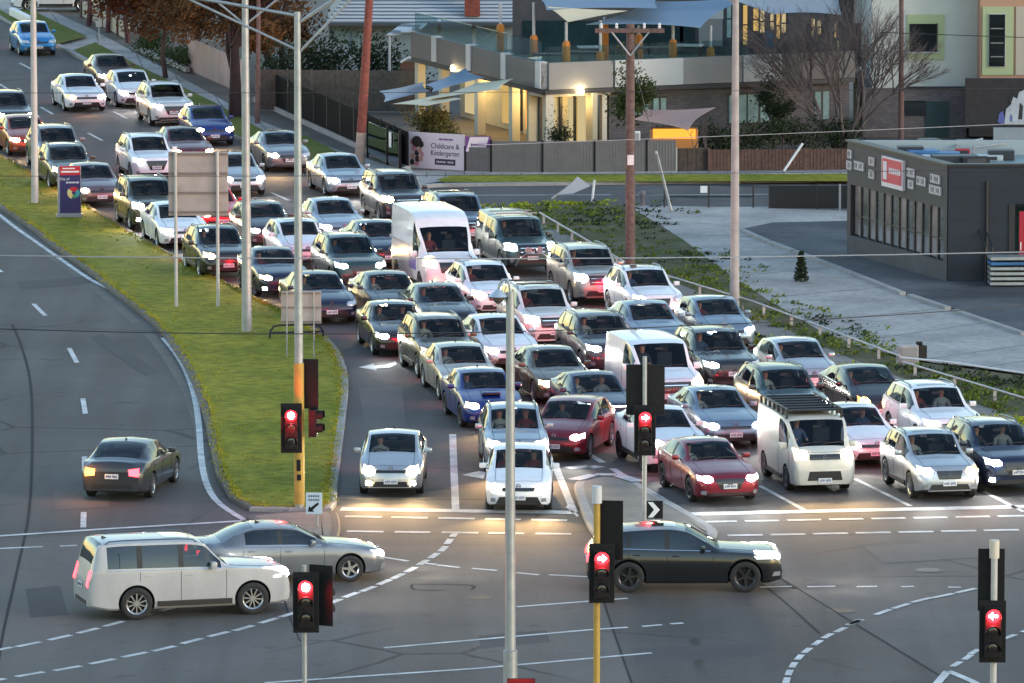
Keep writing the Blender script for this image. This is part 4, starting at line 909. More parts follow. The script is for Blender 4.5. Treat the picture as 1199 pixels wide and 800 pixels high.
# timber power poles
def timber_pole(x0, y0, x1, y1, r, m, label, arm=None, sleeve=None, z0=0):
    b = basept(x0, y0); t = at_depth(x1, y1, b); e = empty('power_pole', b, 0, label, 'power pole', None)
    d = Vector((t.x - b.x, 0, t.z)); mb = MB(); mb.tube([(0, 0, 0), d], [r, r * .78], 12); mb.build('pole', m, e, 50)
    if sleeve:
        mb = MB(); mb.tube([(0, 0, 0), d * sleeve], [r * 1.04, r * 1.02], 12); mb.build('sleeve', M_woodlight, e, 50)
    if arm:
        w, zz = arm; mb = MB(); mb.box((d.x - .02, -.16, d.z - zz), (w, .12, .14)); mb.build('crossarm', M_wood, e)
        for s in (-1, 1):
            mb = MB(); mb.tube([(d.x, -.2, d.z - zz - .85), (d.x + s * w * .27, -.2, d.z - zz - .05)], .03, 6); mb.build('brace', M_galv, e)
        for s in (-.42, -.2, .2, .42):
            mb = MB(); mb.lathe([(d.z - zz + .07, .03), (d.z - zz + .12, .06), (d.z - zz + .17, .035), (d.z - zz + .21, .055), (d.z - zz + .26, .03)], 'Z', 10, (d.x + s * w, -.16, 0)); mb.build('insulator', M_white, e, 50)
    return e, b, d
timber_pole(421, 192, 434, -25, .20, M_woodr, 'leaning red brown timber power pole behind the banner corner', None, .17)
e7, b7, d7 = timber_pole(738, 327, 738, 28, .185, M_wood, 'timber power pole with a crossarm on the weedy verge', (2.35, .22))
mb = MB(); mb.box((.0, -.20, d7.z * .47), (.22, .03, .34)); mb.build('number_tag', M_white, e7)
timber_pole(301.5, 145, 303, -20, .11, mat('brown_pole_timber', (.16, .09, .08), .85, noise=.3, ns=5), 'thin brown timber pole on the footpath behind the median poles')
e9, b9, d9 = timber_pole(1055, 176, 1055.5, -20, .12, mat('dark_pole_timber', (.13, .075, .07), .85, noise=.3, ns=5), 'thin timber pole behind the bare tree by the pale apartment wall')
# stay wire with white guard
b = P(786, 250); t = at_depth(742, 74, b7); g0 = Vector((b.x, b.y, .1)); tp = Vector((t.x, t.y, t.z)); e = empty('stay_wire', g0, 0, 'leaning stay wire with a white guard beside the crossarm pole', 'stay wire')
gm = at_depth(768, 152, P(780, 250)); k = .40
v = tp - g0; mb = MB(); mb.tube([v * .40, v], .012, 5); mb.build('wire', M_galv, e)
mb = MB(); mb.tube([(0, 0, 0), v * .42], [.05, .045], 8); mb.build('guard', M_white, e, 50)

# traffic signals
def arrow_pts(dirn):
    if dirn == 'r': q = [(-.07, -.022), (.01, -.022), (.01, -.065), (.085, 0), (.01, .065), (.01, .022), (-.07, .022)]
    else: q = [(-.085, 0), (-.01, .065), (-.01, .022), (.07, .022), (.07, -.022), (-.01, -.022), (-.01, -.065)]
    return q
def lantern(e, x, y, z, rz, lit=None, shape='disc', n=3, board=True, name='signal_head', sz=1.0):
    """three aspects, red on top; faces -y of its own frame"""
    M = Matrix.Translation((x, y, z)) @ Matrix.Rotation(rz, 4, 'Z')
    h = .36 * n
    mb = MB(); mb.box((0, 0, 0), (.56 if board else .36, .03, h + (.24 if board else .06)), M=M, bev=.012); mb.box((0, -.09, 0), (.34, .20, h), M=M, bev=.02)
    o = mb.build(name, M_blk, e)
    for i in range(n):
        zz = h / 2 - .18 - i * .35
        vis = bmesh.new(); mb = MB(); mb.bm = vis; ring = []
        for k in range(13):
            a = math.pi * (-.12 + 1.24 * k / 12); ring.append((math.cos(a) * .16, math.sin(a) * .16))
        vo = [[mb.bm.verts.new(M @ Vector((cx, yy, zz + cz))) for cx, cz in ring] for yy in (-.19, -.36)]
        for k in range(12): mb.bm.faces.new((vo[0][k], vo[0][k + 1], vo[1][k + 1], vo[1][k]))
        mb.build('visor', M_blk, o, 60)
        on = lit == i
        mb = MB(); prof = [(-.195, .148), (-.205, .13), (-.212, .06), (-.214, .0005)]
        b2 = MB(); b2.lathe(prof, 'Y', 24, (0, 0, zz))
        for v_ in b2.bm.verts: v_.co = M @ v_.co
        lens = b2.build('lens', (M_redrim if on else M_lensoff), o, 60)
        if on:
            mb = MB()
            if shape == 'disc': mb.face([M @ Vector((.09 * math.cos(2 * math.pi * k / 20), -.222, zz + .09 * math.sin(2 * math.pi * k / 20))) for k in range(20)])
            else: mb.face([M @ Vector((a * 1.25, -.222, zz + b_ * 1.25)) for a, b_ in arrow_pts(shape)])
            solid(mb, .006)
            mb.build('lit_symbol', M_redc, o)
    return o
M_redrim = emit('signal_red_rim', (1.0, .008, .012), 6.0)
def redglow(e, loc): lamp('signal_glow', 'POINT', 32, (1, .02, .03), e, loc, rad=.08)
def signal(bx, by, cx, cy, m, label, r=.06, top=1.0, shape='disc', others=(), cap=None, yellow=False, redz=0):
    b = basept(bx, by); c = at_depth(cx, cy, b); e = empty('traffic_signal', b, 0, label, 'traffic signal', 'traffic signals at the junction')
    mb = MB(); mb.tube([(0, 0, 0), (0, 0, c.z + top)], r, 12); mb.build('pole', m, e, 50)
    if cap:
        mb = MB(); mb.tube([(0, 0, c.z + top - .02), (0, 0, c.z + top + .36)], r * 1.5, 12); mb.build('pole_cap', cap, e, 50)
    x = c.x - b.x; lantern(e, x, -.16, c.z, 0, 0, shape)
    mb = MB(); mb.box((x / 2, -.06, c.z + .3), (abs(x) + .06, .05, .05)); mb.box((x / 2, -.06, c.z - .3), (abs(x) + .06, .05, .05)); mb.build('bracket', M_blk, e)
    for (ox, oz, rz, dy) in others: lantern(e, ox, dy, c.z + oz, rz)
    redglow(e, (x, -.48, c.z + .30))
    return e, b, c
# on the median pole: facing head and two turned heads
c1 = at_depth(341.5, 500, b3); lx = c1.x - b3.x
lantern(e3, lx, -.22, c1.z, 0, 0, 'disc'); lantern(e3, .24, .10, z_at(361, 450, b3), R(168)); lantern(e3, .30, -.02, z_at(363, 495, b3), R(80), None, 'disc', 2, False)
redglow(e3, (lx, -.8, c1.z + .3))
signal(357, 868, 358.5, 704, M_galv, 'traffic signal on a grey pole in front of the white wagon, red disc lit', .055, .78, 'disc', [(.36, .12, R(155), .05)])
signal(698.5, 838, 704.5, 670, M_yel, 'traffic signal on a yellow pole by the black wagon, red arrow lit', .075, 1.55, 'r', [(.30, .92, R(170), .06)], mat('pale_pole_cap', (.55, .55, .56), .5))
signal(754.5, 622, 755, 503, M_galv, 'traffic signal on the traffic island behind a chevron board, red arrow lit', .06, 1.9, 'r', [(-.20, 1.02, R(176), .12), (.24, 1.02, R(184), .12)])
signal(1162, 905, 1161.5, 738, M_galvw, 'traffic signal at the right edge on a cream pole, red arrow lit', .07, 1.55, 'l', [(-.05, 1.05, R(178), .14)], mat('cream_pole_cap', (.62, .55, .44), .5))
b = basept(609, 985); c = at_depth(610, 831, b); e = empty('traffic_signal', b, 0, 'traffic signal whose top edge shows at the bottom of the photo', 'traffic signal', 'traffic signals at the junction')
mb = MB(); mb.tube([(0, 0, 0), (0, 0, c.z + .2)], .06, 12); mb.build('pole', M_galv, e, 50); lantern(e, .02, -.16, c.z, 0, 0, 'disc'); redglow(e, (.02, -.75, c.z + .5))

# signs
def plateboard(e, name, w, h, z, m, y=0, t=.03, x=0):
    mb = MB(); mb.box((x, y, z), (w, t, h), bev=.006); return mb.build(name, m, e)
def text(e, body, size, loc, m, rz=0, name='lettering', ext=.004, align='CENTER', sx=1.0, tilt=90):
    cu = bpy.data.curves.new(name, 'FONT'); cu.body = body; cu.size = size; cu.extrude = ext; cu.align_x = align; cu.align_y = 'CENTER'; cu.resolution_u = 3
    o = bpy.data.objects.new(name, cu); col.objects.link(o); dg = bpy.context.evaluated_depsgraph_get()
    me = bpy.data.meshes.new_from_object(o.evaluated_get(dg)); bpy.data.objects.remove(o); bpy.data.curves.remove(cu)
    me.materials.clear(); me.materials.append(m); o = link(name, me, e); o.location = loc; o.rotation_euler = (R(tilt), 0, rz); o.scale = (sx, 1, 1)
    return o
# large direction sign, back
bl, br = basept(206.5, 363), basept(255, 364); zt0, zb0 = z_at(231, 178, bl), z_at(231, 253, bl); cx = (at_depth(197, 210, bl).x + at_depth(267, 210, bl).x) / 2; wd = at_depth(267, 210, bl).x - at_depth(197, 210, bl).x
e = empty('road_sign', (bl.x, bl.y, 0), 0, 'large sign seen from its plain pale back, on two posts on the grass', 'road sign')
plateboard(e, 'panel', wd, zt0 - zb0, (zt0 + zb0) / 2, M_flat, .10, .02, cx - bl.x)
for i in range(4):
    mb = MB(); mb.box((cx - bl.x, .06, zb0 + .12 + (zt0 - zb0 - .2) * (i / 3.0)), (wd - .02, .05, .07)); mb.build('stiffener', mat('stiffener_metal', (.22, .18, .175), .55, .3) if i == 0 else bpy.data.materials['stiffener_metal'], e)
for q in (bl, br):
    mb = MB(); mb.tube([(q.x - bl.x, 0, 0), (q.x - bl.x, 0, zt0 + .03)], .055, 10); mb.build('post', M_galvw, e, 50)
# smaller sign back with thin legs
bl, br = basept(336, 423), basept(371, 408); zt0, zb0 = z_at(352, 345, bl), z_at(352, 383, bl); xa, xb = at_depth(329, 360, bl).x, at_depth(376, 360, bl).x
e = empty('road_sign', (bl.x, bl.y, .1), 0, 'small pale sign back on two thin posts beside the hoop rail', 'road sign')
plateboard(e, 'panel', xb - xa, zt0 - zb0, (zt0 + zb0) / 2, M_flat, .08, .02, (xa + xb) / 2 - bl.x)
for f in (.06, .5, .94):
    mb = MB(); mb.box(((xa + xb) / 2 - bl.x, .045, zb0 + (zt0 - zb0) * f), (xb - xa - .02, .04, .04)); mb.build('stiffener', bpy.data.materials['stiffener_metal'], e)
for q in (bl, br):
    mb = MB(); mb.tube([(q.x - bl.x, 0, 0), (q.x - bl.x, 0, zt0)], .022, 8); mb.build('post', M_galv, e, 50)
a, c = P(316, 400), P(378, 400); e = empty('hoop_rail', (a.x, a.y, .1), 0, 'low black hoop rail on the median grass under the small sign', 'hoop rail')
mb = MB(); w = c.x - a.x; mb.tube([(0, 0, 0), (0, 0, .22), (.12, 0, .38), (.3, 0, .42), (w - .3, .2, .42), (w - .1, .25, .36), (w, .3, .2), (w, .3, 0)], .035, 8); mb.build('upper_rail', mat('black_rail', (.02, .02, .02), .5), e, 60)
mb = MB(); mb.tube([(.02, 0, .18), (w - .02, .3, .18)], .03, 8); mb.build('lower_rail', bpy.data.materials['black_rail'], e, 60)
# city pillar sign
b = P(81.5, 258); s1 = 7900 / b.y; e = empty('pillar_sign', (b.x, b.y, .1), R(6), 'blue pillar sign with a red header and a colourful emblem on the median', 'pillar sign')
M_nav = mat('sign_blue', (.018, .016, .11), .4); M_mag = mat('sign_red', (.45, .01, .035), .4); M_edge = mat('sign_grey_edge', (.3, .3, .33), .5)
mb = MB(); mb.box((0, .10, .95), (.86, .22, 1.9), bev=.02); mb.box((0, .1, .06), (.95, .3, .14)); mb.build('cabinet', M_edge, e)
plateboard(e, 'blue_panel', .76, 1.46, .90, M_nav, -.016, .012, .03); plateboard(e, 'red_header', .76, .34, 1.74, M_mag, -.02, .012, .03)
mb = MB(); mb.box((-.02, -.028, 1.82), (.46, .006, .045)); mb.box((.03, -.028, 1.70), (.66, .006, .06)); mb.build('header_lettering', M_white, e)
text(e, 'City of', .13, (-.18, -.026, 1.43), M_white)
mb = MB(); 
for i in range(11): mb.box((-.10 + i * .044, -.026, 1.30), (.030, .006, .05 + .02 * (i % 3 == 0)))
mb.build('council_lettering', M_white, e)
def fan(a0, a1, r0, r1, m, nm, cx=.16, cz=.92):
    mb = MB(); k = 8; pts = [(cx + r1 * math.cos(R(a0 + (a1 - a0) * i / k)), -.028, cz + r1 * math.sin(R(a0 + (a1 - a0) * i / k))) for i in range(k + 1)] + [(cx + r0 * math.cos(R(a1 - (a1 - a0) * i / k)), -.028, cz + r0 * math.sin(R(a1 - (a1 - a0) * i / k))) for i in range(k + 1)]
    mb.face([Vector(p) for p in pts]); solid(mb, .006); mb.build('emblem', m, e)
fan(40, 135, .05, .22, mat('emblem_red', (.6, .01, .04), .4), 'a'); fan(140, 250, .07, .24, mat('emblem_yellow', (.75, .60, .25), .4), 'b'); fan(255, 300, .08, .2, mat('emblem_green', (.05, .35, .12), .4), 'c'); fan(-55, 35, .07, .22, mat('emblem_teal', (.05, .35, .36), .4), 'd')
# small arrow sign at the corner
b = basept(371.5, 622); zt0, zb0 = z_at(368, 577, b), z_at(368, 602, b); e = empty('arrow_sign', (b.x, b.y, .1), R(-4), 'small pale blue sign with a black diagonal arrow at the median corner', 'arrow sign'); zt0 -= .1; zb0 -= .1
mb = MB(); mb.tube([(0, 0.03, 0), (0, .03, zt0 - .05)], .025, 8); mb.build('post', M_galv, e, 50)
plateboard(e, 'panel', .42, zt0 - zb0, (zt0 + zb0) / 2, mat('sign_pale_blue', (.50, .58, .66), .4), 0, .02, -.08)
zc = (zt0 + zb0) / 2; mb = MB()
mb.face([Vector((-.08 + x, -.016, zc + z)) for x, z in ((-.16, -.22), (.0, -.22), (-.035, -.17), (.13, -.02), (.10, .03), (-.085, -.11), (-.13, -.07))]); solid(mb, .004); mb.build('arrow', M_blk, e)
mb = MB()
for zz in (.19, .09):
    for i in range(5): mb.box((-.205 + i * .06, -.014, zc + zz), (.042, .006, .05))
mb.build('lettering', mat('sign_ink', (.10, .13, .17), .5), e)
# chevron board on the island
b = basept(763, 622); zc = z_at(766, 597, b); e = empty('chevron_board', (b.x, b.y, .1), 0, 'black board with one white chevron on the traffic island', 'chevron board'); zc -= .1
mb = MB(); mb.tube([(.05, .04, 0), (.05, .04, zc + .1)], .022, 8); mb.build('post', M_galv, e)
plateboard(e, 'board', .46, .47, zc, M_blk, 0, .02, .06)
mb = MB(); mb.face([Vector((.06 + x, -.015, zc + z)) for x, z in ((-.16, -.2), (-.03, -.2), (.15, 0), (-.03, .2), (-.16, .2), (.0, 0))]); solid(mb, .004); mb.build('chevron', M_white, e)
# guard rail along the verge
rail = [(632, 249), (735, 309), (885, 354), (1054, 417)], [(1058, 424), (1199, 466), (1420, 530)]
def guard(pts, z, label):
    q = [P(x, y, z) for x, y in pts]; o = q[0]; e = empty('guard_rail', (o.x, o.y, .09), 0, label, 'guard rail', None)
    mb = MB(); mb.tube([p - Vector((o.x, o.y, .09)) for p in q], .034, 8); mb.build('rail', M_galvw, e, 60)
    for a, b in zip(q, q[1:]):
        n = max(1, int((b - a).length / 2.6))
        for i in range(n):
            p = a.lerp(b, (i + .3) / n); mb = MB(); mb.box((p.x - o.x, p.y - o.y, (z - .12) / 2), (.09, .09, z - .12)); mb.build('post', M_galvw, e)
guard(rail[0], .42, 'long low white pipe rail along the weedy verge beside the queue'); guard(rail[1], .42, 'shorter low white pipe rail at the right edge, past the fallen cabinet')
q = [P(1055, 419, .5), P(1110, 424, .45), P(1199, 437, .35), P(1300, 452, .2)]; mb = MB(); mb.tube([p for p in q], .035, 8); tag(mb.build('fallen_pipe', M_white, None, 60), 'thin bent white pipe lying across the edge of the concrete path', 'pipe')
b = P(1066, 431); e = empty('utility_cabinet', (b.x, b.y, .09), R(12), 'low grey utility cabinet at the gap in the white rail', 'cabinet')
mb = MB(); mb.box((-.1, 0, .32), (.62, .4, .62), bev=.03); mb.build('casing', mat('grey_cabinet', (.30, .29, .29), .5, noise=.2, ns=3), e); mb = MB(); mb.box((-.1, -.21, .34), (.5, .02, .44), bev=.005); mb.build('door', mat('grey_cabinet_door', (.24, .235, .24), .5), e)
b = P(1078, 425); mb = MB(); mb.box((b.x, b.y, .32), (.3, .3, .46), .4, bev=.03); mb.box((b.x - .05, b.y, .6), (.18, .22, .12), .1, bev=.02); tag(mb.build('equipment_box', M_blk), 'black equipment box standing between the cabinet and the rail post', 'box')
# leaning fallen street sign by the cross street
b = P(646, 236); t1 = at_depth(676, 214, b); e = empty('fallen_sign', (b.x, b.y, .1), 0, 'bent sign leaning far over beside the cross street, its panel grey', 'road sign')
v = t1 - b; mb = MB(); mb.tube([(0, 0, 0), (v.x, 0, v.z)], .035, 8); mb.build('post', M_galvw, e, 50)
mb = MB(); mb.face([Vector((v.x + x, -.05, v.z + z)) for x, z in ((-.75, -.55), (-.2, -.1), (.0, .14), (.5, -.22), (-.15, -.5))]); solid(mb, .02); mb.build('panel', mat('dull_sign_back', (.45, .47, .52), .6, 0), e)
b = P(693, 240); t1 = at_depth(696, 211, b); v = t1 - b; mb = MB(); mb.tube([(b.x, b.y, 0), (b.x + v.x, b.y, v.z)], .045, 8); tag(mb.build('marker_post', M_white, None, 50), 'short white marker post at the edge of the cross street', 'post')
b = P(752, 244); mb = MB(); mb.lathe([(.1, .10), (.45, .09), (.5, .13), (.62, .12), (.68, .05)], 'Z', 12, (b.x, b.y, 0)); tag(mb.build('hydrant', mat('dull_hydrant', (.16, .13, .15), .5), None, 50), 'small dull hydrant beside the crossarm pole', 'hydrant')
# slender sign posts at the left
for x0, y0, y1, lab in ((116, 57, 22, 'thin grey sign post on the far grass verge'), (344, 402, 402, None)):
    if lab:
        b = basept(x0, y0); mb = MB(); mb.tube([(b.x, b.y, 0), (b.x, b.y, z_at(x0, y1, b))], .03, 8); mb.box((b.x, b.y - .03, z_at(x0, y1, b) - .2), (.3, .02, .4)); tag(mb.build('sign_post', M_galv), lab, 'sign post')
# black pedestrian rail and panel fence near the shop
e = empty('pedestrian_rail', P(778, 246), 0, 'black pipe rail with a small white notice along the cross street', 'railing'); o = e.location.copy()
M_rail2 = mat('black_pipe', (.015, .017, .02), .45)
za = .95
for x in (778, 830, 882):
    q = P(x, 246); mb = MB(); mb.tube([(q.x - o.x, 0, 0), (q.x - o.x, 0, za)], .035, 8); mb.build('post', M_rail2, e)
qa, qb = P(778, 246), P(882, 246)
for z in (za, .5):
    mb = MB(); mb.tube([(0, 0, z), (qb.x - o.x, 0, z)], .03, 8); mb.build('rail', M_rail2, e)
plateboard(e, 'notice', .26, .26, .78, M_white, -.06, .015, P(824, 246).x - o.x)
qa, qb = P(901, 247), P(1002, 247); e = empty('black_panel_fence', qa, 0, 'black solid panel fence beside the dark shop', 'fence')
M_blkp = mat('black_fence_panel', (.007, .008, .010), .5, noise=.2, ns=2); w = qb.x - qa.x
for a, b in ((0, .54), (.555, .80), (.83, 1.0)):
    mb = MB(); mb.box(((a + b) / 2 * w, 0, .52), ((b - a) * w, .05, .86)); mb.build('panel', M_blkp, e)
for a in (0, .547, .815, 1):
    mb = MB(); mb.box((a * w, 0, .5), (.07, .07, 1.0)); mb.build('post', M_galv if a == .815 else M_rail2, e)
# overhead wires
def wire(pts, z, r, label, m):
    q = [P(x, y, zz) for (x, y), zz in zip(pts, z)]; mb = MB(); mb.tube(q, r, 6); tag(mb.build('overhead_wire', m, None, 60), label, 'wire', None)
M_wl = mat('pale_cable', (.30, .31, .33), .5); M_wd = mat('dark_cable', (.03, .03, .035), .6)
def wpts(x0, y0, x1, y1, sag, n=13): return [(x0 + (x1 - x0) * i / (n - 1), y0 + (y1 - y0) * i / (n - 1) + sag * 4 * (i / (n - 1)) * (1 - i / (n - 1))) for i in range(n)]
for a, z, r, lab, m in ((wpts(-300, 293, 1500, 287, 13), 7.5, .016, 'pale overhead cable crossing above the queue', M_wl), (wpts(-300, 371, 1500, 330, 38), 8.5, .012, 'lowest dark overhead cable, sagging above the left road', M_wd),
                       (wpts(-300, 108, 1500, 100, 4), 9.0, .009, 'dark overhead wire crossing the far end of the queue', M_wd), (wpts(560, 170, 1500, 130, 2), 8.0, .010, 'thin pale wire in front of the brick wall by the bare tree', M_wl), (wpts(1030, 38, 1500, 52, 1), 9.0, .014, 'thin dark wire running right past the green framed windows', M_wd), (wpts(-300, 205, 1500, 193, 6), 9.0, .008, 'thin dark wire above the pillar sign and the fence', M_wd)):
    wire(a, [z] * len(a), r, lab, m)
# ------------------------------------------------------------------ vegetation
def leaf_mat(name, c1, c2): return mat(name, c1, .75, noise=0, ns=1.6, c2=c2, spec=.15)
LEAF = dict(brown=leaf_mat('autumn_leaves', (.050, .028, .014), (.135, .062, .022)), green=leaf_mat('green_leaves', (.018, .034, .010), (.060, .085, .022)), olive=leaf_mat('olive_leaves', (.07, .06, .018), (.16, .125, .04)),
            dark=leaf_mat('dark_leaves', (.012, .022, .012), (.040, .052, .024)), lime=leaf_mat('weed_leaves', (.055, .095, .012), (.17, .21, .03)), bright=leaf_mat('bright_weed_leaves', (.20, .26, .01), (.34, .36, .03)), rust=leaf_mat('rust_leaves', (.12, .045, .015), (.22, .09, .03)))
M_bark = mat('bark', (.055, .038, .034), .9, noise=.35, ns=4, bump=.4); M_barkd = mat('dark_bark', (.035, .018, .018), .9, noise=.35, ns=4, bump=.4); M_twig = mat('twig', (.11, .085, .085), .9, noise=.3, ns=3)
def leaves(mb, c, r, n, s, rg, flat=1.0):
    for _ in range(n):
        while True:
            p = Vector((rg.uniform(-1, 1), rg.uniform(-1, 1), rg.uniform(-1, 1)))
            if p.length < 1: break
        p = Vector(c) + Vector((p.x * r[0], p.y * r[1], p.z * r[2]))
        a = Vector((rg.gauss(0, 1), rg.gauss(0, 1), rg.gauss(0, 1))).normalized(); b = a.orthogonal().normalized(); ss = s * rg.uniform(.6, 1.4)
        b2 = a.cross(b)
        mb.face([p + b * ss, p + b2 * ss * .45, p - b * ss * .9, p - b2 * ss * .45])
def branches(mb, p, d, ln, r, depth, rg, spread=.5, up=.1, tips=None, n=3, rk=(.68, .5)):
    q = p + d * ln; mid = p + d * ln * .5 + Vector((rg.gauss(0, 1), rg.gauss(0, 1), rg.gauss(0, .4))) * ln * .05
    mb.tube([p, mid, q], [r, r * .85, r * .68], 6 if depth > 1 else 4, cap=False)
    if depth <= 1 and tips is not None: tips.append(q); tips.append(mid)
    if depth == 0: return
    for i in range(n):
        nd = (d + Vector((rg.gauss(0, spread), rg.gauss(0, spread), rg.gauss(up, spread * .6)))).normalized()
        branches(mb, p + d * ln * (rg.uniform(.55, 1.0) if i else 1.0), nd, ln * rg.uniform(.62, .82), r * (rk[0] if i == 0 else rk[1]), depth - 1, rg, spread, up, tips, n, rk)
def tree(x, y, h, kind, label, seed, trunk=.14, tf=.35, spread=.5, nl=16, ls=.16, depth=3, bark=None, clump=.55, lean=(0, 0), n=3, z0=0, group=None, name='tree', mass=()):
    b = P(x, y); rg = random.Random(seed); e = empty(name, (b.x, b.y, z0), 0, label, 'tree', group)
    mb = MB(); tips = []
    branches(mb, Vector((0, 0, 0)), Vector((lean[0], lean[1], 1)).normalized(), h * tf, trunk, depth, rg, spread, .12, tips, n)
    mb.build('trunk', bark or M_bark, e, 60, recalc=False)
    if kind:
        mb = MB()
        for t in tips: leaves(mb, t, (clump, clump, clump * .8), max(1, nl // 3), ls, rg)
        for (mx_, my_, mz_, rx, rz_, nn) in mass:
            for _ in range(14):
                q = Vector((mx_ + rg.gauss(0, .5) * rx, my_ + rg.gauss(0, .5) * rx, mz_ + rg.gauss(0, .5) * rz_)); leaves(mb, q, (.6, .6, .45), nn // 14, ls, rg)
        mb.build('crown', LEAF[kind], e, recalc=False)
    return e
def bush(pts, size, kind, label, seed, n=60, ls=.13, cat='shrub', name='shrub', z0=.0, group=None):
    rg = random.Random(seed); c0 = P(*pts[0]); e = empty(name, (c0.x, c0.y, z0), 0, label, cat, group); mb = MB(); st_ = MB()
    for (x, y) in pts:
        p = P(x, y) - c0
        for k in range(5):
            dx, dy = rg.uniform(-.6, .6) * size[0], rg.uniform(-.6, .6) * size[1]
            leaves(mb, (p.x + dx, p.y + dy, size[2] * rg.uniform(.25, .8)), (size[0] * .5, size[1] * .5, size[2] * .38), n // 5, ls, rg)
        st_.tube([(p.x, p.y, 0), (p.x + rg.uniform(-.1, .1), p.y, size[2] * .6)], .03, 5)
    mb.build('foliage', LEAF[kind], e, recalc=False); st_.build('stem', M_bark, e)
    return e
# autumn trees along the left fence
tree(275, 140, 8.6, 'brown', 'big dark trunked tree with brown leaves in front of the cream fence', 3, .30, .36, .55, 90, .10, 4, M_barkd, .9, mass=((-1.5, 0, 4.4, 2.2, 1.2, 2600), (-3.2, .5, 4.6, 1.6, 1.1, 1800), (.3, 0, 4.8, 1.4, 1.0, 900)))
tree(194, 92, 6.5, 'brown', 'slender brown leaved tree on the grass left of the cream fence', 5, .13, .36, .5, 70, .10, 4, M_bark, .75, mass=((0, 0, 3.2, 1.5, 1.0, 1500), (1.5, .5, 3.2, 1.4, .9, 1200), (-1.2, .5, 3.5, 1.2, .9, 900)))
for i, (x, y, h, k, sd, lab) in enumerate(((232, 58, 7.5, 'brown', 11, 'brown leaved tree rising behind the cream fence'), (170, 40, 7.0, 'brown', 12, 'brown leaved tree behind the green hedge'), (330, 95, 8.0, 'brown', 13, 'wide brown tree behind the steel fence, between the poles'),
        (318, 100, 3.6, 'rust', 14, 'small rust coloured tree over the dark steel fence'), (135, 18, 6.0, 'brown', 15, 'brown tree behind the low cream wall'), (205, 30, 8.0, 'brown', 16, 'tall brown tree furthest back above the hedge'), (290, 70, 8.5, 'brown', 17, 'brown tree at the back, above the cream fence end'))):
    tree(x, y, h, k, lab, sd, .15, .33, .55, 85 if h > 4 else 110, .10, 4 if h > 4 else 3, M_barkd, 1.1 if h > 4 else .6, mass=((0, 0, 2.4, 1.4, 1.0, 1500), (.8, .4, 2.0, 1.0, .8, 700)) if h > 4 else (), group='autumn trees along the left fences')
for i, (x, y, lab) in enumerate(((104, 30, 'bare reddish trunk at the left end of the low cream wall'), (126, 38, 'bare reddish trunk in the middle of the low cream wall'), (150, 50, 'bare reddish trunk by the right end of the low cream wall'))):
    tree(x, y, 5.0, None, lab, 31 + i, .14, .45, .35, 0, 0, 4, mat('reddish_bark', (.10, .04, .045), .9, noise=.3, ns=4) if i == 0 else bpy.data.materials['reddish_bark'], n=3, group='bare trees along the low wall')
bush([(172, 62), (184, 68), (196, 74), (208, 80), (220, 84)], (1.0, .9, 1.15), 'green', 'grey green clipped hedge between the low wall and the cream fence', 41, 900, .06, 'hedge', 'hedge')
bush([(330, 108), (350, 108), (372, 108), (395, 108), (420, 108), (445, 108), (468, 108)], (1.8, .8, 2.5), 'dark', 'dark dense shrubs behind the timber fence below the white roof', 42, 900, .09, 'shrubs', 'shrub')
# the bare tree by the shop
b = P(985, 178); rg = random.Random(77); e = empty('bare_tree', (b.x, b.y, 0), 0, 'big leafless tree with many fine branches left of the pale apartment wall', 'tree'); mb = MB(); tips = []
for i in range(8):
    a = 2 * math.pi * i / 8 + rg.uniform(-.2, .2); d = Vector((math.cos(a) * .72, math.sin(a) * .4, 1)).normalized()
    branches(mb, Vector((math.cos(a) * .1, math.sin(a) * .1, 0)), d, 2.15 * rg.uniform(.8, 1.15), .075, 6, rg, .30, .07, tips, 3, (.71, .57))
mb.build('trunk', M_twig, e, 60, recalc=False)
tree(738, 190, 4.9, 'green', 'dark green slender tree behind the crossarm pole', 51, .07, .22, .30, 36, .075, 4, M_bark, .34, mass=((0, 0, 2.2, .55, .9, 900), (0, 0, 3.6, .45, .7, 500)))
tree(905, 176, 3.9, 'dark', 'small dark evergreen in front of the brick wall left of the bare tree', 52, .06, .22, .32, 30, .065, 4, M_bark, .3, mass=((0, 0, 2.4, .45, .9, 700),))
tree(503, 188, 2.7, 'olive', 'olive leaved tree lit from behind under the blue shade sails', 53, .07, .28, .5, 40, .07, 4, M_bark, .45, mass=((0, 0, 1.6, .7, .5, 700),))
tree(655, 190, 2.6, 'dark', 'thin dark shrub standing against the lit cream columns', 54, .04, .2, .3, 20, .06, 3, M_bark, .22, mass=((0, 0, 1.2, .25, .6, 260),))
for i, (x, lab) in enumerate(((812, 'thin bare sapling by the pink shade sail'), (826, 'thin bare sapling left of the concrete pole'))): tree(x, 198, 2.0, None, lab, 60 + i, .03, .4, .3, 0, 0, 3, M_twig)
bush([(790, 188), (815, 186), (840, 185), (865, 184), (890, 183), (915, 182), (940, 181), (965, 180), (990, 179)], (1.0, .7, 1.45), 'dark', 'long dark hedge above the brown picket fence', 43, 950, .065, 'hedge', 'hedge')
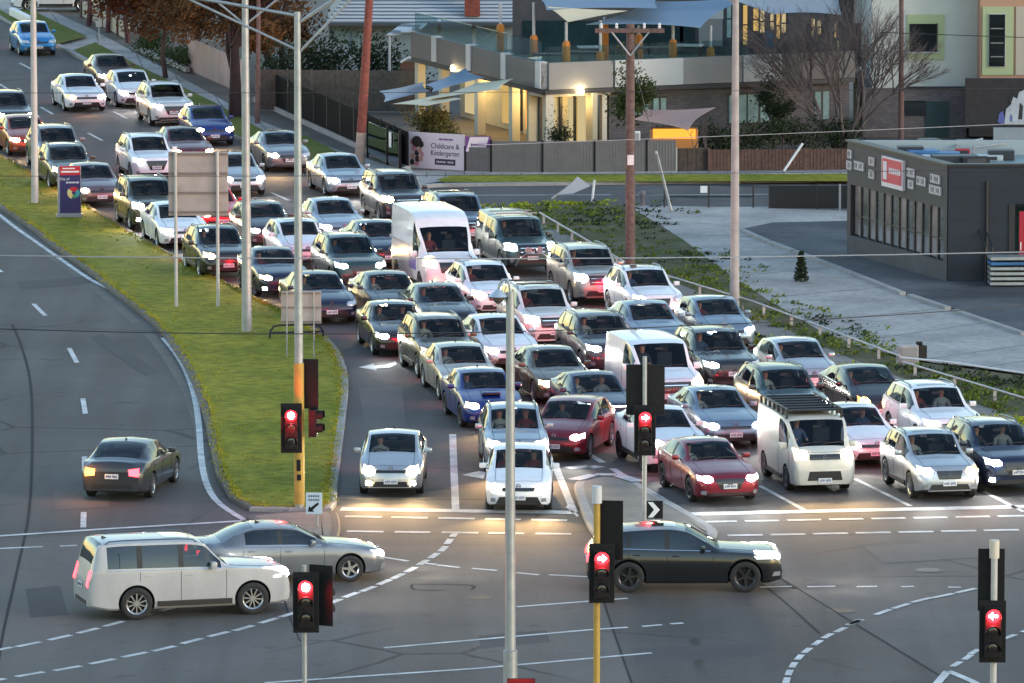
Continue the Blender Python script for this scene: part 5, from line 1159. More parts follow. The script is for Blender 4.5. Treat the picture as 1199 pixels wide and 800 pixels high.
# weeds
wd = MB(); rg = random.Random(9)
def weeds(kind, spots, label, nm='weeds'):
    mb = MB()
    for (x, y, sx, sy, h, n) in spots:
        c = P(x, y); h = h * (.55 if y < 330 else .8)
        for k in range(int(n * .5)):
            p = c + Vector((rg.gauss(0, sx), rg.gauss(0, sy), .09))
            leaves(mb, (p.x, p.y, h * rg.uniform(.03, .25) + .10), (.28, .28, h * .20), 12, .07, rg)
    o = mb.build(nm, LEAF[kind], recalc=False); tag(o, label, 'weeds', None, 'stuff')
weeds('lime', [(650, 252, 1.1, 1.6, .35, 60), (690, 250, 1.2, 1.5, .35, 60), (715, 262, 1.0, 2.0, .3, 50), (660, 272, .9, 2.0, .4, 50), (700, 288, .7, 2.0, .3, 45), (720, 303, .6, 1.5, .35, 40), (770, 300, 1.2, 2.0, .4, 60), (800, 320, 1.2, 2.2, .45, 70), (835, 330, 1.0, 2.2, .45, 70), (870, 345, .6, 1.2, .5, 40), (770, 325, .6, 1.6, .3, 40),
               (925, 378, .7, 1.5, .4, 55), (905, 367, .6, 1.2, .35, 30), (990, 405, .7, 1.4, .45, 55), (1010, 412, .8, 1.3, .4, 45), (1050, 430, .5, .8, .3, 25), (1090, 443, .6, 1.0, .3, 30), (1130, 455, .8, 1.4, .45, 60), (1165, 466, .9, 1.4, .5, 70), (1195, 474, .9, 1.4, .5, 70), (1230, 480, .9, 1.4, .5, 50), (960, 398, .5, 1.0, .3, 25)], 'clumps of mid green weeds along the verge')
weeds('bright', [(893, 404, .30, .4, .45, 30), (985, 437, .20, .3, .6, 14), (1063, 470, .15, .3, .5, 8), (1150, 494, .3, .3, .35, 18), (1175, 496, .4, .3, .35, 24), (1199, 500, .4, .3, .35, 24), (620, 244, .9, .5, .25, 40), (655, 241, .9, .4, .25, 40), (595, 248, .5, .4, .2, 20)], 'bright yellow green weeds at the kerb beside the queue')
weeds('dark', [(720, 250, 1.5, 1.5, .5, 60), (685, 262, .8, 1.2, .45, 40), (760, 270, .8, 1.6, .4, 40), (820, 305, .9, 1.4, .45, 40), (1105, 437, .9, .7, .5, 30), (1150, 446, .9, .7, .6, 30), (1185, 455, .9, .7, .6, 30), (1000, 395, .6, .9, .35, 26), (955, 378, .6, .9, .3, 22)], 'dark low weeds behind the white rail')
b = P(938, 333); mb = MB(); rg2 = random.Random(4); [leaves(mb, (0, 0, z), (.30 - z * .24, .30 - z * .24, .14), 160, .06, rg2) for z in (.12, .28, .44, .6, .76, .9)]
e = empty('shrub', (b.x, b.y, .1), 0, 'single small dark conical shrub on the concrete path', 'shrub'); mb.build('foliage', LEAF['dark'], e, recalc=False); mb = MB(); mb.tube([(0, 0, 0), (0, 0, .5)], .03, 6); mb.build('stem', M_bark, e)

# ------------------------------------------------------------------ fences and walls at the left
def between(pts): return [basept(x, y) for x, y in pts]
def run_fence(pts, h, m, pm, label, name='fence', step=2.4, th=.05, plinth=None, mesh='panel', rib=0, grp=None, pw=.08, h1=None):
    q = between(pts); o = q[0]; e = empty(name, o, 0, label, 'fence', grp)
    for a, b in zip(q, q[1:]):
        n = max(1, round((b - a).length / step)); d = (b - a) / n; ang = math.atan2(d.y, d.x)
        for i in range(n):
            p = a + d * i; c = p + d / 2 - o; hh = h
            mb = MB(); mb.box((c.x, c.y, (plinth or .05) + hh / 2), (d.length - pw * .6, th, hh), ang)
            if rib:
                k = int(d.length / rib)
                for j in range(k):
                    cc = p + d * ((j + .5) / k) - o; nn = Vector((-d.y, d.x, 0)).normalized()
                    mb.box((cc.x - nn.x * 0, cc.y, (plinth or .05) + hh / 2), (rib * .42, th + .035, hh - .01), ang)
            mb.build(mesh, m, e)
            mb = MB(); mb.box((p.x - o.x, p.y - o.y, (hh + (plinth or .05) + .04) / 2), (pw, pw, hh + (plinth or .05) + .04), ang); mb.build('post', pm, e)
        if plinth:
            c = (a + b) / 2 - o; mb = MB(); mb.box((c.x, c.y, plinth / 2), ((b - a).length, .22, plinth), math.atan2((b - a).y, (b - a).x)); mb.build('plinth', G_kerb, e)
    return e
M_creamf = mat('cream_sheet_fence', (.44, .36, .34), .55, noise=.08, ns=1.5); M_dkf = mat('dark_steel_fence', (.008, .0075, .009), .8, noise=.2, ns=2, spec=.2); M_tim = mat('grey_fence_timber', (.115, .095, .085), .85, noise=.3, ns=5); M_brf = mat('brown_fence_timber', (.105, .055, .042), .85, noise=.35, ns=6)
run_fence([(221, 83), (268, 104), (290, 114)], 1.5, M_creamf, mat('fence_post_mauve', (.26, .19, .19), .5), 'cream corrugated sheet fence along the footpath behind the big tree', 'fence', 1.9, .03, None, 'panel', .2)
run_fence([(300, 119), (338, 137), (415, 172), (478, 201)], 1.35, M_dkf, M_blk, 'dark steel slat fence on a concrete plinth along the footpath', 'fence', 2.5, .03, .22, 'slat_panel', .16)
run_fence([(98, 20), (122, 32), (150, 47)], .75, mat('cream_render', (.40, .35, .27), .8, noise=.15, ns=2), mat('dark_pier', (.09, .05, .045), .8), 'low cream wall with dark piers at the top left', 'low_wall', 3.0, .2, None, 'wall_panel', 0, None, .35)
run_fence([(160, 60), (220, 86)], .22, G_kerb, G_kerb, 'low concrete edging under the clipped hedge', 'low_wall', 4, .2, None, 'wall_panel')
run_fence([(300, 130), (495, 132)], 1.75, M_tim, mat('fence_post_timber', (.15, .12, .11), .85), 'grey timber paling fence in front of the white roofed house', 'fence', 2.4, .04, None, 'paling_panel', .14)
# childcare boundary
e_f = run_fence([(575, 203), (635, 203.5), (696, 203), (757, 202.5), (792, 202)], 1.22, mat('grey_shade_mesh', (.145, .137, .132), .75, noise=.1, ns=2), M_blk, 'grey shade mesh fence with black posts along the childcare yard', 'fence', 2.06, .025, .06, 'mesh_panel', .11, None, .09)
run_fence([(545, 202), (575, 203)], .95, bpy.data.materials['grey_shade_mesh'], M_blk, 'short plain grey mesh fence between the banner and the long fence', 'fence', 2.0, .025, .06, 'mesh_panel', .11, None, .09)
run_fence([(792, 202), (832, 201)], .9, mat('dark_garden_lattice', (.05, .035, .028), .85, noise=.4, ns=5), M_galv, 'dark see through garden fence under the pink sail', 'fence', 2.4, .02, None, 'lattice_panel', .3, None, .05)
run_fence([(830, 201.5), (1000, 200)], .83, M_brf, M_brf, 'brown timber picket fence below the long dark hedge', 'fence', 1.9, .03, None, 'picket_panel', .13)
# banner
pa, pb = basept(478, 198), basept(544, 202); ba = math.atan2(pb.y - pa.y, pb.x - pa.x); w = (pb - pa).length
e = empty('banner', pa, ba, 'white and pink childcare and kindergarten banner tied to the yard fence', 'banner')
M_ban = mat('banner_white', (.62, .55, .60), .6); M_ink = mat('banner_ink', (.035, .03, .06), .6); M_pur = mat('banner_purple', (.13, .04, .20), .6); M_pnk = mat('banner_pink', (.50, .20, .27), .6, noise=.2, ns=4)
mb = MB(); mb.box((w / 2, 0, .78), (w, .03, 1.42)); mb.build('sheet', M_ban, e)
def disc(e, cx, cz, rx, rz_, m, nm, y=-.024, k=14):
    mb = MB(); mb.face([Vector((cx + rx * math.cos(2 * math.pi * i / k), y, cz + rz_ * math.sin(2 * math.pi * i / k))) for i in range(k)]); solid(mb, .006); mb.build(nm, m, e)
M_skin0 = mat('printed_skin', (.45, .27, .22), .6); M_hair0 = mat('printed_hair', (.03, .022, .02), .6)
for cx, cz, rx, r2, m in ((.42, 1.12, .28, .26, M_hair0), (.22, 1.1, .12, .15, M_pnk), (.62, 1.02, .14, .16, M_hair0), (.30, .86, .15, .17, M_pnk), (.55, .78, .12, .14, M_skin0), (.24, .52, .12, .14, M_skin0), (.44, .42, .13, .16, M_hair0), (.60, .44, .12, .14, M_skin0), (.20, .30, .12, .14, M_hair0), (.42, .66, .13, .13, M_hair0), (.66, .62, .09, .12, M_pnk), (.40, .24, .14, .1, M_pnk)): disc(e, cx, cz, rx * .85, r2 * .85, m, 'printed_picture', -.024 - rnd.random() * .01)
text(e, 'Childcare &', .30, (w * .66, -.02, .98), M_ink, 0, 'lettering', .004, 'CENTER', .92); text(e, 'Kindergarten', .30, (w * .66, -.02, .70), M_ink, 0, 'lettering', .004, 'CENTER', .84)
mb = MB(); mb.box((w * .66, -.02, .36), (.95, .012, .24), bev=.005); mb.build('pill', M_ink, e)
mb = MB()
for i in range(11):
    if i != 6: mb.box((w * .66 - .36 + i * .072, -.029, .36), (.045, .006, .07))
mb.build('pill_lettering', M_ban, e)
mb = MB()
for i in range(9): mb.box((w * .56 + i * .075, -.02, 1.26), (.055, .008, .06 + .03 * (i % 3 == 1)))
mb.build('heading_lettering', M_pur, e)
pa2 = basept(545, 202); e = empty('banner', pa2, 0, 'small white banner with purple corners beside the large banner', 'banner')
mb = MB(); mb.box((.5, -.06, 1.12), (1.0, .02, .62)); mb.build('sheet', M_pur, e)
mb = MB(); mb.face([Vector((x, -.075, z)) for x, z in ((.02, .84), (.76, .84), (.92, 1.40), (.18, 1.40))]); solid(mb, .006); mb.build('white_panel', M_ban, e)
mb = MB()
for i in range(8): mb.box((.25 + i * .065, -.09, 1.1), (.045, .006, .07 + .05 * (i == 0)))
mb.build('lettering', M_pur, e)
pa3, pb3 = basept(436, 184), basept(474, 200); e = empty('glazed_gate', pa3, math.atan2(pb3.y - pa3.y, pb3.x - pa3.x), 'glazed gate panel with a small white notice left of the banner', 'gate'); w = (pb3 - pa3).length
mb = MB(); mb.box((w * .5, -.2, .8), (w, .04, 1.3)); mb.build('pane', glass('gate_glass', (.4, .42, .44), .25), e); 
for f in (0, .62, 1):
    mb = MB(); mb.box((w * f, -.2, .8), (.1, .1, 1.6)); mb.build('post', M_blk, e)
plateboard(e, 'notice', .4, .6, 1.1, M_white, -.26, .02, w * .75)

# ------------------------------------------------------------------ childcare centre
M_par = mat('grey_parapet', (.10, .093, .096), .6, noise=.06, ns=1); M_parL = mat('taupe_parapet', (.235, .225, .22), .6, noise=.06, ns=1); M_parW = mat('white_parapet', (.46, .46, .46), .6, noise=.06, ns=1); M_col = mat('cream_column', (.56, .50, .40), .6)
M_wallc = mat('warm_cream_wall', (.46, .40, .28), .7, noise=.1, ns=1.5); M_dkw = mat('charcoal_cladding', (.055, .05, .055), .6, noise=.2, ns=1.5); M_slab = mat('slab_edge', (.03, .03, .035), .6); M_tealg = mat('dark_teal_glazing', (.015, .035, .04), .12, 0, 1.0, noise=.3, ns=.8)
M_litw = emit('lit_window', (1.0, .66, .22), .20); M_lit2 = emit('lit_window_pale', (1.0, .80, .42), .20); M_lito = emit('lit_room_orange', (1.0, .40, .05), .5); M_wink = mat('reflective_window', (.30, .42, .42), .1, .2, 1.0, noise=.3, ns=1.2); M_frame = mat('dark_window_frame', (.02, .02, .022), .5)
def brickmat(name, c1, c2, mortar, sc_=4.0):
    m = bpy.data.materials.new(name); m.use_nodes = True; nt = m.node_tree; b = nt.nodes['Principled BSDF']; tc = nt.nodes.new('ShaderNodeTexCoord'); mp = nt.nodes.new('ShaderNodeMapping'); mp.inputs['Rotation'].default_value = (R(90), 0, 0)
    t = nt.nodes.new('ShaderNodeTexBrick'); t.inputs['Scale'].default_value = sc_; t.inputs['Color1'].default_value = (*c1, 1); t.inputs['Color2'].default_value = (*c2, 1); t.inputs['Mortar'].default_value = (*mortar, 1); t.inputs['Mortar Size'].default_value = .015
    nt.links.new(tc.outputs['Object'], mp.inputs['Vector']); nt.links.new(mp.outputs[0], t.inputs['Vector']); nt.links.new(t.outputs['Color'], b.inputs['Base Color']); b.inputs['Roughness'].default_value = .85
    return m
M_brick = brickmat('grey_brick', (.12, .10, .105), (.17, .145, .145), (.10, .09, .09), 2.2); M_brickd = brickmat('dark_brick', (.085, .075, .08), (.12, .105, .11), (.07, .06, .065), 2.0)
A_ = P(637, 74, 3.7); B_ = P(1000, 60, 3.7); L_ = P(484, 37, 3.7); A_.z = B_.z = L_.z = 0
ch = empty('childcare_centre', (A_.x, A_.y, 0), 0, 'two storey childcare centre with a roof deck, lit ground floor and grey parapet', 'building'); O = A_.copy()
def wallseg(a, b, z0, z1, th, m, name, par, out=0.0, f0=0.0, f1=1.0):
    d = b - a; p, q = a + d * f0, a + d * f1; nn = Vector((d.y, -d.x, 0)).normalized()
    if nn.y > 0: nn = -nn
    c = (p + q) / 2 - O + nn * out; mb = MB(); mb.box((c.x, c.y, (z0 + z1) / 2), ((q - p).length, th, z1 - z0), math.atan2(d.y, d.x)); return mb.build(name, m, par)
# parapets
fs = [0, .255, .52, .79, 1.0]
for i in range(4):
    wallseg(A_, L_, 2.62, 3.7, .25, M_par, 'parapet_panel', ch, 0, fs[i] + (.03 if i else .0), fs[i + 1])
    if i < 4: wallseg(A_, L_, 2.66, 3.75, .32, M_parW, 'parapet_fin', ch, .02, fs[i] - .0, fs[i] + .035)
for f0, f1, m in ((.012, .215, M_parL), (.222, .44, M_parW), (.44, .63, M_parL), (.635, .76, M_parW), (.76, 1.0, M_par)): wallseg(A_, B_, 2.62, 3.7, .25, m, 'parapet_panel', ch, 0, f0, f1)
for a, b in ((A_, L_), (A_, B_)): wallseg(a, b, 2.42, 2.60, .5, M_slab, 'slab_edge', ch, -.15)
back = Vector((0, 12, 0)); mb = MB(); mb.prism([(p - O).to_2d() for p in (A_ + Vector((.1, .3, 0)), B_ + Vector((0, .3, 0)), B_ + back, L_ + Vector((14, 9, 0)), L_ + Vector((.3, .2, 0)))], 2.60, 2.72); mb.build('deck', mat('deck_floor', (.07, .10, .07), .8, noise=.3, ns=1), ch)
# glass balustrade
M_bal = glass('balustrade_glass', (.80, .93, .93), .90)
for i in range(4): wallseg(A_, L_, 3.7, 4.55, .02, M_bal, 'balustrade_pane', ch, -.02, fs[i] + .02, fs[i + 1] - .01)
for i in range(6): wallseg(A_, B_, 3.7, 4.35, .02, M_bal, 'balustrade_pane', ch, -.02, i / 6 + .004, (i + 1) / 6 - .004)
# ground floor below the left parapet: recessed cream wall, columns, lit openings
wallseg(A_, L_, 0, 2.42, .2, M_wallc, 'wall', ch, -2.2)
wallseg(A_, B_, 0, 2.42, .2, M_wallc, 'wall', ch, -1.6, .0, .22); wallseg(A_, B_, 0, 2.42, .2, M_brickd, 'wall', ch, -.5, .22, 1.0)
for f in (.01, .26, .52, .80, .99): wallseg(A_, L_, 0, 2.42, .34, M_col, 'column', ch, -.25, f - .013 if f > .02 else 0, f + .013)
for f0, f1, m, z1 in ((.05, .13, M_lit2, 2.2), (.16, .24, M_litw, 2.2), (.34, .48, M_lito, 2.0), (.58, .66, M_litw, 2.1), (.85, .95, M_lit2, 2.2)): wallseg(A_, L_, .25, z1, .08, m, 'window', ch, -2.08, f0, f1)
for f in (.145, .27, .435, .52): wallseg(A_, L_, .1, 2.3, .12, M_frame, 'window_frame', ch, -2.06, f - .008, f + .008)
for f0, f1, m in ((.045, .06, M_litw), (.075, .085, M_lit2), (.125, .14, M_lit2), (.15, .165, M_litw), (.18, .19, M_lit2)): wallseg(A_, B_, .3, 2.1, .08, m, 'window', ch, -1.48, f0, f1)
for f in (.035, .068, .1, .145, .172): wallseg(A_, B_, .1, 2.3, .14, M_frame, 'window_frame', ch, -1.46, f - .004, f + .004)
wallseg(A_, B_, 0, 2.42, .3, M_col, 'column', ch, -.3, .19, .205); wallseg(A_, B_, 2.3, 2.42, 1.5, M_col, 'soffit', ch, -.9, .0, .22)
for f0, f1 in ((.605, .66), (.665, .74), (.885, .93), (.30, .345), (.36, .40)):
    lo = .9 if f0 > .6 else 1.35; wallseg(A_, B_, lo, 2.05, .08, M_wink, 'window', ch, -.36, f0, f1); wallseg(A_, B_, lo - .06, lo, .1, M_frame, 'window_frame', ch, -.36, f0 - .004, f1 + .004); wallseg(A_, B_, 2.05, 2.11, .1, M_frame, 'window_frame', ch, -.36, f0 - .004, f1 + .004); wallseg(A_, B_, lo, 2.05, .1, M_frame, 'window_frame', ch, -.35, (f0 + f1) / 2 - .003, (f0 + f1) / 2 + .003)
# wall lamps that are lit
M_bulb = emit('wall_lamp_lit', (1.0, .80, .42), 30.0)
for (x, y, q, en) in ((680, 107, A_ + (B_ - A_) * .12 + Vector((0, -.2, 0)), 8), (531, 80, A_ + (L_ - A_) * .7 + Vector((-.6, -.6, 0)), 8)):
    p = at_depth(x, y, q) - O; mb = MB(); mb.lathe([(p.z - .12, .03), (p.z - .10, .10), (p.z, .13), (p.z + .10, .10), (p.z + .13, .03)], 'Z', 14, (p.x, p.y, 0)); mb.build('wall_lamp', M_bulb, ch, 60)
    lamp('wall_lamp_light', 'POINT', en, (1, .78, .42), ch, (p.x, p.y - .5, p.z - .1), rad=.12)
for f in (.2, .5, .8):
    p = A_ + (L_ - A_) * f - O; lamp('porch_light', 'POINT', 60, (1, .70, .28), ch, (p.x + 1.0, p.y + .2, 2.1), rad=.15)
p = A_ + (B_ - A_) * .1 - O; lamp('porch_light', 'POINT', 10, (1, .72, .3), ch, (p.x, p.y + .8, 2.0), rad=.15)
# upper storey set back on the deck
U0, U1 = at_depth(600, 50, A_ + Vector((0, 16, 0))), at_depth(1062, 50, A_ + Vector((0, 16, 0))); U0.z = U1.z = 0
def up(x0, y0, x1, y1, m, name, proud=.05, th=.1):
    a, b = at_depth(x0, y1, U0), at_depth(x1, y0, U0); mb = MB(); mb.box(((a.x + b.x) / 2 - O.x, U0.y - O.y - proud, (a.z + b.z) / 2), (b.x - a.x, th, b.z - a.z)); return mb.build(name, m, ch)
up(600, -60, 1062, 78, M_dkw, 'upper_wall', -.2, .5)
up(612, 24, 800, 74, M_tealg, 'upper_glazing'); up(816, 7, 847, 22, M_parW, 'upper_panel', .06); up(818, 22, 846, 54, M_parL, 'upper_panel', .05); up(796, 8, 814, 56, M_tealg, 'upper_glazing')
for x0, y0, x1, y1, m in ((851, 0, 856, 44, M_wink), (858, 4, 861, 40, M_wink), (870, 6, 875, 52, M_litw), (882, 10, 888, 36, M_litw), (890, 12, 895, 38, M_lit2), (902, 15, 906, 35, M_lit2), (909, 15, 913, 45, M_litw), (915, 16, 920, 38, M_lit2), (950, 22, 954, 42, M_lit2), (957, 24, 961, 40, M_lit2), (977, 28, 979, 44, M_litw), (980, 48, 982, 60, M_lit2)):
    up(x0, y0, x1, y1, m, 'window', .06)
    if y1 - y0 > 14: up(x0, (y0 + y1) / 2 - .8, x1, (y0 + y1) / 2 + .8, M_frame, 'window_frame', .12, .02)
up(876, 40, 905, 66, mat('blue_black_door', (.01, .018, .03), .4), 'door', .06); up(922, 14, 948, 66, M_brickd, 'upper_panel', .07); up(896, 36, 906, 64, mat('blue_door', (.05, .12, .22), .4), 'door', .08)
up(984, 28, 1032, 66, mat('brown_shutter', (.10, .075, .07), .6), 'upper_panel', .06); up(1000, -60, 1062, 27, M_parW, 'upper_panel', .09)
# posts with orange padding, shade sails
M_pad = mat('orange_post_padding', (.48, .16, .02), .7, noise=.15, ns=3); M_post = mat('pale_post', (.42, .43, .45), .5)
M_sailb = mat('blue_shade_cloth', (.15, .215, .30), .7, noise=.08, ns=.6); M_sailc = mat('cream_shade_cloth', (.52, .46, .33), .7, noise=.08, ns=.6); M_sailp = mat('pink_shade_cloth', (.36, .23, .20), .7, noise=.08, ns=.6)
for x, yb, yp, yt, dd in ((586, 62, 28, 4, 2.0), (625, 68, 41, 3, 1.5), (663, 75, 48, 26, 1.2), (703, 74, 60, 24, 1.2), (708, 56, 27, 20, 6), (748, 65, 40, 30, 5), (788, 70, 46, 26, 1.2), (832, 68, 55, 30, 1.2)):
    q = A_ + (B_ - A_) * max(0, (x - 637) / 363) + (L_ - A_) * max(0, (637 - x) / 153) + Vector((.3 if x < 637 else 0, dd, 0)); p0 = at_depth(x, yb, q); e = empty('padded_post', (p0.x, q.y, 2.72), 0, {586: 'orange padded post furthest left on the roof deck', 625: 'orange padded post at the deck corner under the blue sail', 663: 'orange padded post under the cream sail', 703: 'orange padded post with the lowest padding, left of the crossarm pole', 708: 'orange padded post set back behind the crossarm', 748: 'orange padded post half hidden by the crossarm pole', 788: 'orange padded post right of the crossarm pole', 832: 'orange padded post furthest right on the roof deck'}[x], 'post', 'padded posts on the roof deck')
    zt_, zp_ = at_depth(x, yt, q).z - 2.72, at_depth(x, yp, q).z - 2.72
    mb = MB(); mb.tube([(0, 0, 0), (0, 0, zt_)], .06, 8); mb.build('pole', M_post, e, 50); mb = MB(); mb.lathe([(.02, .15), (.1, .17), (zp_ - .12, .16), (zp_, .10)], 'Z', 12); mb.build('padding', M_pad, e, 60)
def sail(corners, m, label, sag=.12, n=10):
    q = [at_depth(x, y, A_ + Vector((0, dd, 0))) for x, y, dd in corners]; mb = MB(); g = []
    if len(q) == 3: q.append(q[2])
    for j in range(n + 1):
        row = []
        for i in range(n + 1):
            u, v = i / n, j / n
            pu = .5 + (u - .5) * (1 - sag * 1.3 * math.sin(math.pi * v)); pv = .5 + (v - .5) * (1 - sag * 1.3 * math.sin(math.pi * u))
            p = q[0].lerp(q[1], pu).lerp(q[3].lerp(q[2], pu), pv); p.z -= sag * 1.2 * math.sin(math.pi * u) * math.sin(math.pi * v); row.append(mb.bm.verts.new(p))
        g.append(row)
    for j in range(n):
        for i in range(n):
            try: mb.bm.faces.new((g[j][i], g[j][i + 1], g[j + 1][i + 1], g[j + 1][i]))
            except ValueError: pass
    solid(mb, .012)
    tag(mb.build('shade_sail', m, None, 60), label, 'shade sail', 'shade sails of the childcare centre')
sail([(600, -14, 3), (790, -10, 9), (770, 10, 3), (640, 12, 1.2)], M_sailb, 'blue shade sail at the very top left of the deck')
sail([(686, 29, 1.5), (760, 2, 8), (880, -4, 9), (820, 33, 1.5)], M_sailb, 'large blue shade sail behind the crossarm pole')
sail([(800, -12, 4), (1000, -22, 9), (985, 18, 8), (905, 17, 6)], M_sailb, 'blue grey shade sail above the lit upper windows')
sail([(640, 8, 1.5), (735, 13, 2.5), (665, 26, .8)], M_sailc, 'small cream triangular sail between the blue sails', .05)
sail([(444, 107, -4), (496, 96, 2), (504, 107, 2), (449, 120, -5)], M_sailb, 'blue shade sail at the left of the yard')
sail([(498, 100, -1), (545, 80, 7), (568, 91, 4), (506, 108, -3)], M_sailb, 'blue shade sail over the middle of the yard')
sail([(500, 117, -4), (560, 97, 3), (602, 92, 2), (585, 105, -4)], M_sailc, 'long cream shade sail over the yard in front of the columns')
sail([(460, 122, -5), (520, 110, -2), (540, 116, -4), (500, 124, -6)], M_sailc, 'small cream shade sail low over the olive tree', .06)
sail([(740, 140, -5), (752, 129, -2), (838, 126, -2.5), (806, 153, -5)], M_sailp, 'pink shade sail in front of the brick wall')
# yard: the lit orange room under the pink sail, white cabinet on the fence
p0 = P(752, 168); e = empty('play_shelter', (P(790, 196).x, P(790, 196).y, 0), 0, 'low lit orange play shelter beneath the pink sail', 'shelter'); 
mb = MB(); mb.box((0, 1.5, .75), (1.9, 1.2, 1.3), bev=.03); mb.build('wall', mat('orange_play_wall', (.5, .20, .05), .7), e); mb = MB(); mb.box((0, .88, 1.25), (1.7, .03, .4)); mb.build('opening', M_lito, e)
b = P(746, 200); e = empty('meter_box', (b.x, b.y, 0), 0, 'small white meter box on the fence beside the crossarm pole', 'box'); mb = MB(); mb.box((0, 0, 1.35), (.24, .16, .44), bev=.02); mb.tube([(0, .02, 0), (0, .02, 1.2)], .03, 6); mb.build('casing', M_white, e); mb = MB(); mb.box((0, -.085, 1.35), (.16, .01, .3)); mb.build('door', M_galv, e)
a, b = P(918, 203), P(940, 167, .9); mb = MB(); mb.tube([(a.x, a.y, .1), at_depth(940, 168, a)], .05, 8); tag(mb.build('leaning_stake', M_white, None, 50), 'leaning white stake against the brown picket fence', 'stake')
# ------------------------------------------------------------------ house at the back left
M_roofm = None
def ribroof(name, c, c2, sc_=3.0):
    m = bpy.data.materials.new(name); m.use_nodes = True; nt = m.node_tree; b = nt.nodes['Principled BSDF']; tc = nt.nodes.new('ShaderNodeTexCoord'); wv = nt.nodes.new('ShaderNodeTexWave'); wv.bands_direction = 'Z'; wv.inputs['Scale'].default_value = sc_; wv.inputs['Distortion'].default_value = .4
    r = nt.nodes.new('ShaderNodeValToRGB'); r.color_ramp.elements[0].color = (*c, 1); r.color_ramp.elements[1].color = (*c2, 1); r.color_ramp.elements[0].position = .25; r.color_ramp.elements[1].position = .5
    nt.links.new(tc.outputs['Object'], wv.inputs['Vector']); nt.links.new(wv.outputs['Fac'], r.inputs['Fac']); nt.links.new(r.outputs[0], b.inputs['Base Color']); b.inputs['Roughness'].default_value = .6; return m
hb = P(470, 95); D0 = hb.y
def hb_box(e, x0, y0, x1, y1, dep, th, m, name):
    q = Vector((0, dep, 0)); a, b = at_depth(x0, y1, q), at_depth(x1, y0, q); mb = MB(); mb.box(((a.x + b.x) / 2 - e.location.x, dep - e.location.y + th / 2, (a.z + b.z) / 2), (b.x - a.x, th, b.z - a.z)); return mb.build(name, m, e)
hs = empty('house', (hb.x, D0, 0), 0, 'house with a pale ribbed tile roof and brick chimney behind the timber fence', 'house')
hb_box(hs, 385, 24, 600, 100, D0 + .5, 9, mat('pale_blue_weatherboard', (.26, .33, .36), .7, noise=.08, ns=1), 'wall')
for x0, y0, x1, y1 in ((392, 28, 402, 46), (412, 34, 420, 60)): hb_box(hs, x0, y0, x1, y1, D0 + .42, .1, M_wink, 'window')
q0, q1 = at_depth(380, 28, hb), at_depth(620, 25, hb); rz0 = q0.z
mb = MB(); ra, rb = q0 - hb, q1 - hb; zr = rz0 + 3.2
mb.face([(ra.x, -.5, rz0), (rb.x, -.5, rz0), (rb.x - 2.5, 5, zr), (ra.x + 2.5, 5, zr)]); mb.face([(rb.x, 10.5, rz0), (ra.x, 10.5, rz0), (ra.x + 2.5, 5, zr), (rb.x - 2.5, 5, zr)]); mb.face([(ra.x, 10.5, rz0), (ra.x, -.5, rz0), (ra.x + 2.5, 5, zr)]); mb.face([(rb.x, -.5, rz0), (rb.x, 10.5, rz0), (rb.x - 2.5, 5, zr)]); mb.face([(ra.x, -.5, rz0 - .02), (ra.x, 10.5, rz0 - .02), (rb.x, 10.5, rz0 - .02), (rb.x, -.5, rz0 - .02)])
mb.build('roof', ribroof('pale_ribbed_roof', (.10, .11, .12), (.46, .48, .50), 2.2), hs)
hb_box(hs, 544, -60, 562, 19, D0 - .1, .5, mat('chimney_brick', (.22, .055, .035), .85, noise=.25, ns=5), 'chimney'); hb_box(hs, 380, 27, 620, 30.5, D0 - .65, .12, mat('dark_gutter', (.05, .06, .07), .5), 'gutter')
gr = empty('carport', (P(470, 90).x, P(470, 90).y, 0), 0, 'small pale skillion carport roof at the left end of the parapet', 'carport')
q = at_depth(455, 42, P(470, 110)); mb = MB(); g0 = gr.location; f = lambda x, y, dd: at_depth(x, y, Vector((0, P(470, 110).y + dd, 0))) - g0
mb.face([f(452, 41, 0), f(492, 34, 0), f(500, 27, 3), f(470, 28, 3)]); solid(mb, .08); mb.build('roof', bpy.data.materials['pale_ribbed_roof'], gr); mb = MB(); c0 = f(456, 42, .1); mb.tube([(c0.x, c0.y, c0.z), (c0.x, c0.y, 0)], .06, 8); c0 = f(488, 36, .1); mb.tube([(c0.x, c0.y, c0.z), (c0.x, c0.y, 0)], .06, 8); mb.build('post', M_post, gr)
sh = empty('shed', (P(483, 128).x, P(483, 128).y, 0), 0, 'small red brown brick shed with a curved white roof edge by the parapet', 'shed'); hb_box(sh, 469, 72, 493, 105, sh.location.y, 2, brickmat('shed_brick', (.15, .07, .055), (.19, .09, .07), (.1, .07, .06), 3), 'wall')
p0, p1 = at_depth(469, 73, sh.location) - sh.location, at_depth(493, 66, sh.location) - sh.location; mb = MB(); mb.tube([(p0.x, -.05, p0.z), (p0.x + .35, -.05, p0.z + .2), (p1.x, -.05, p1.z)], .06, 6); mb.build('roof_edge', M_white, sh, 50)
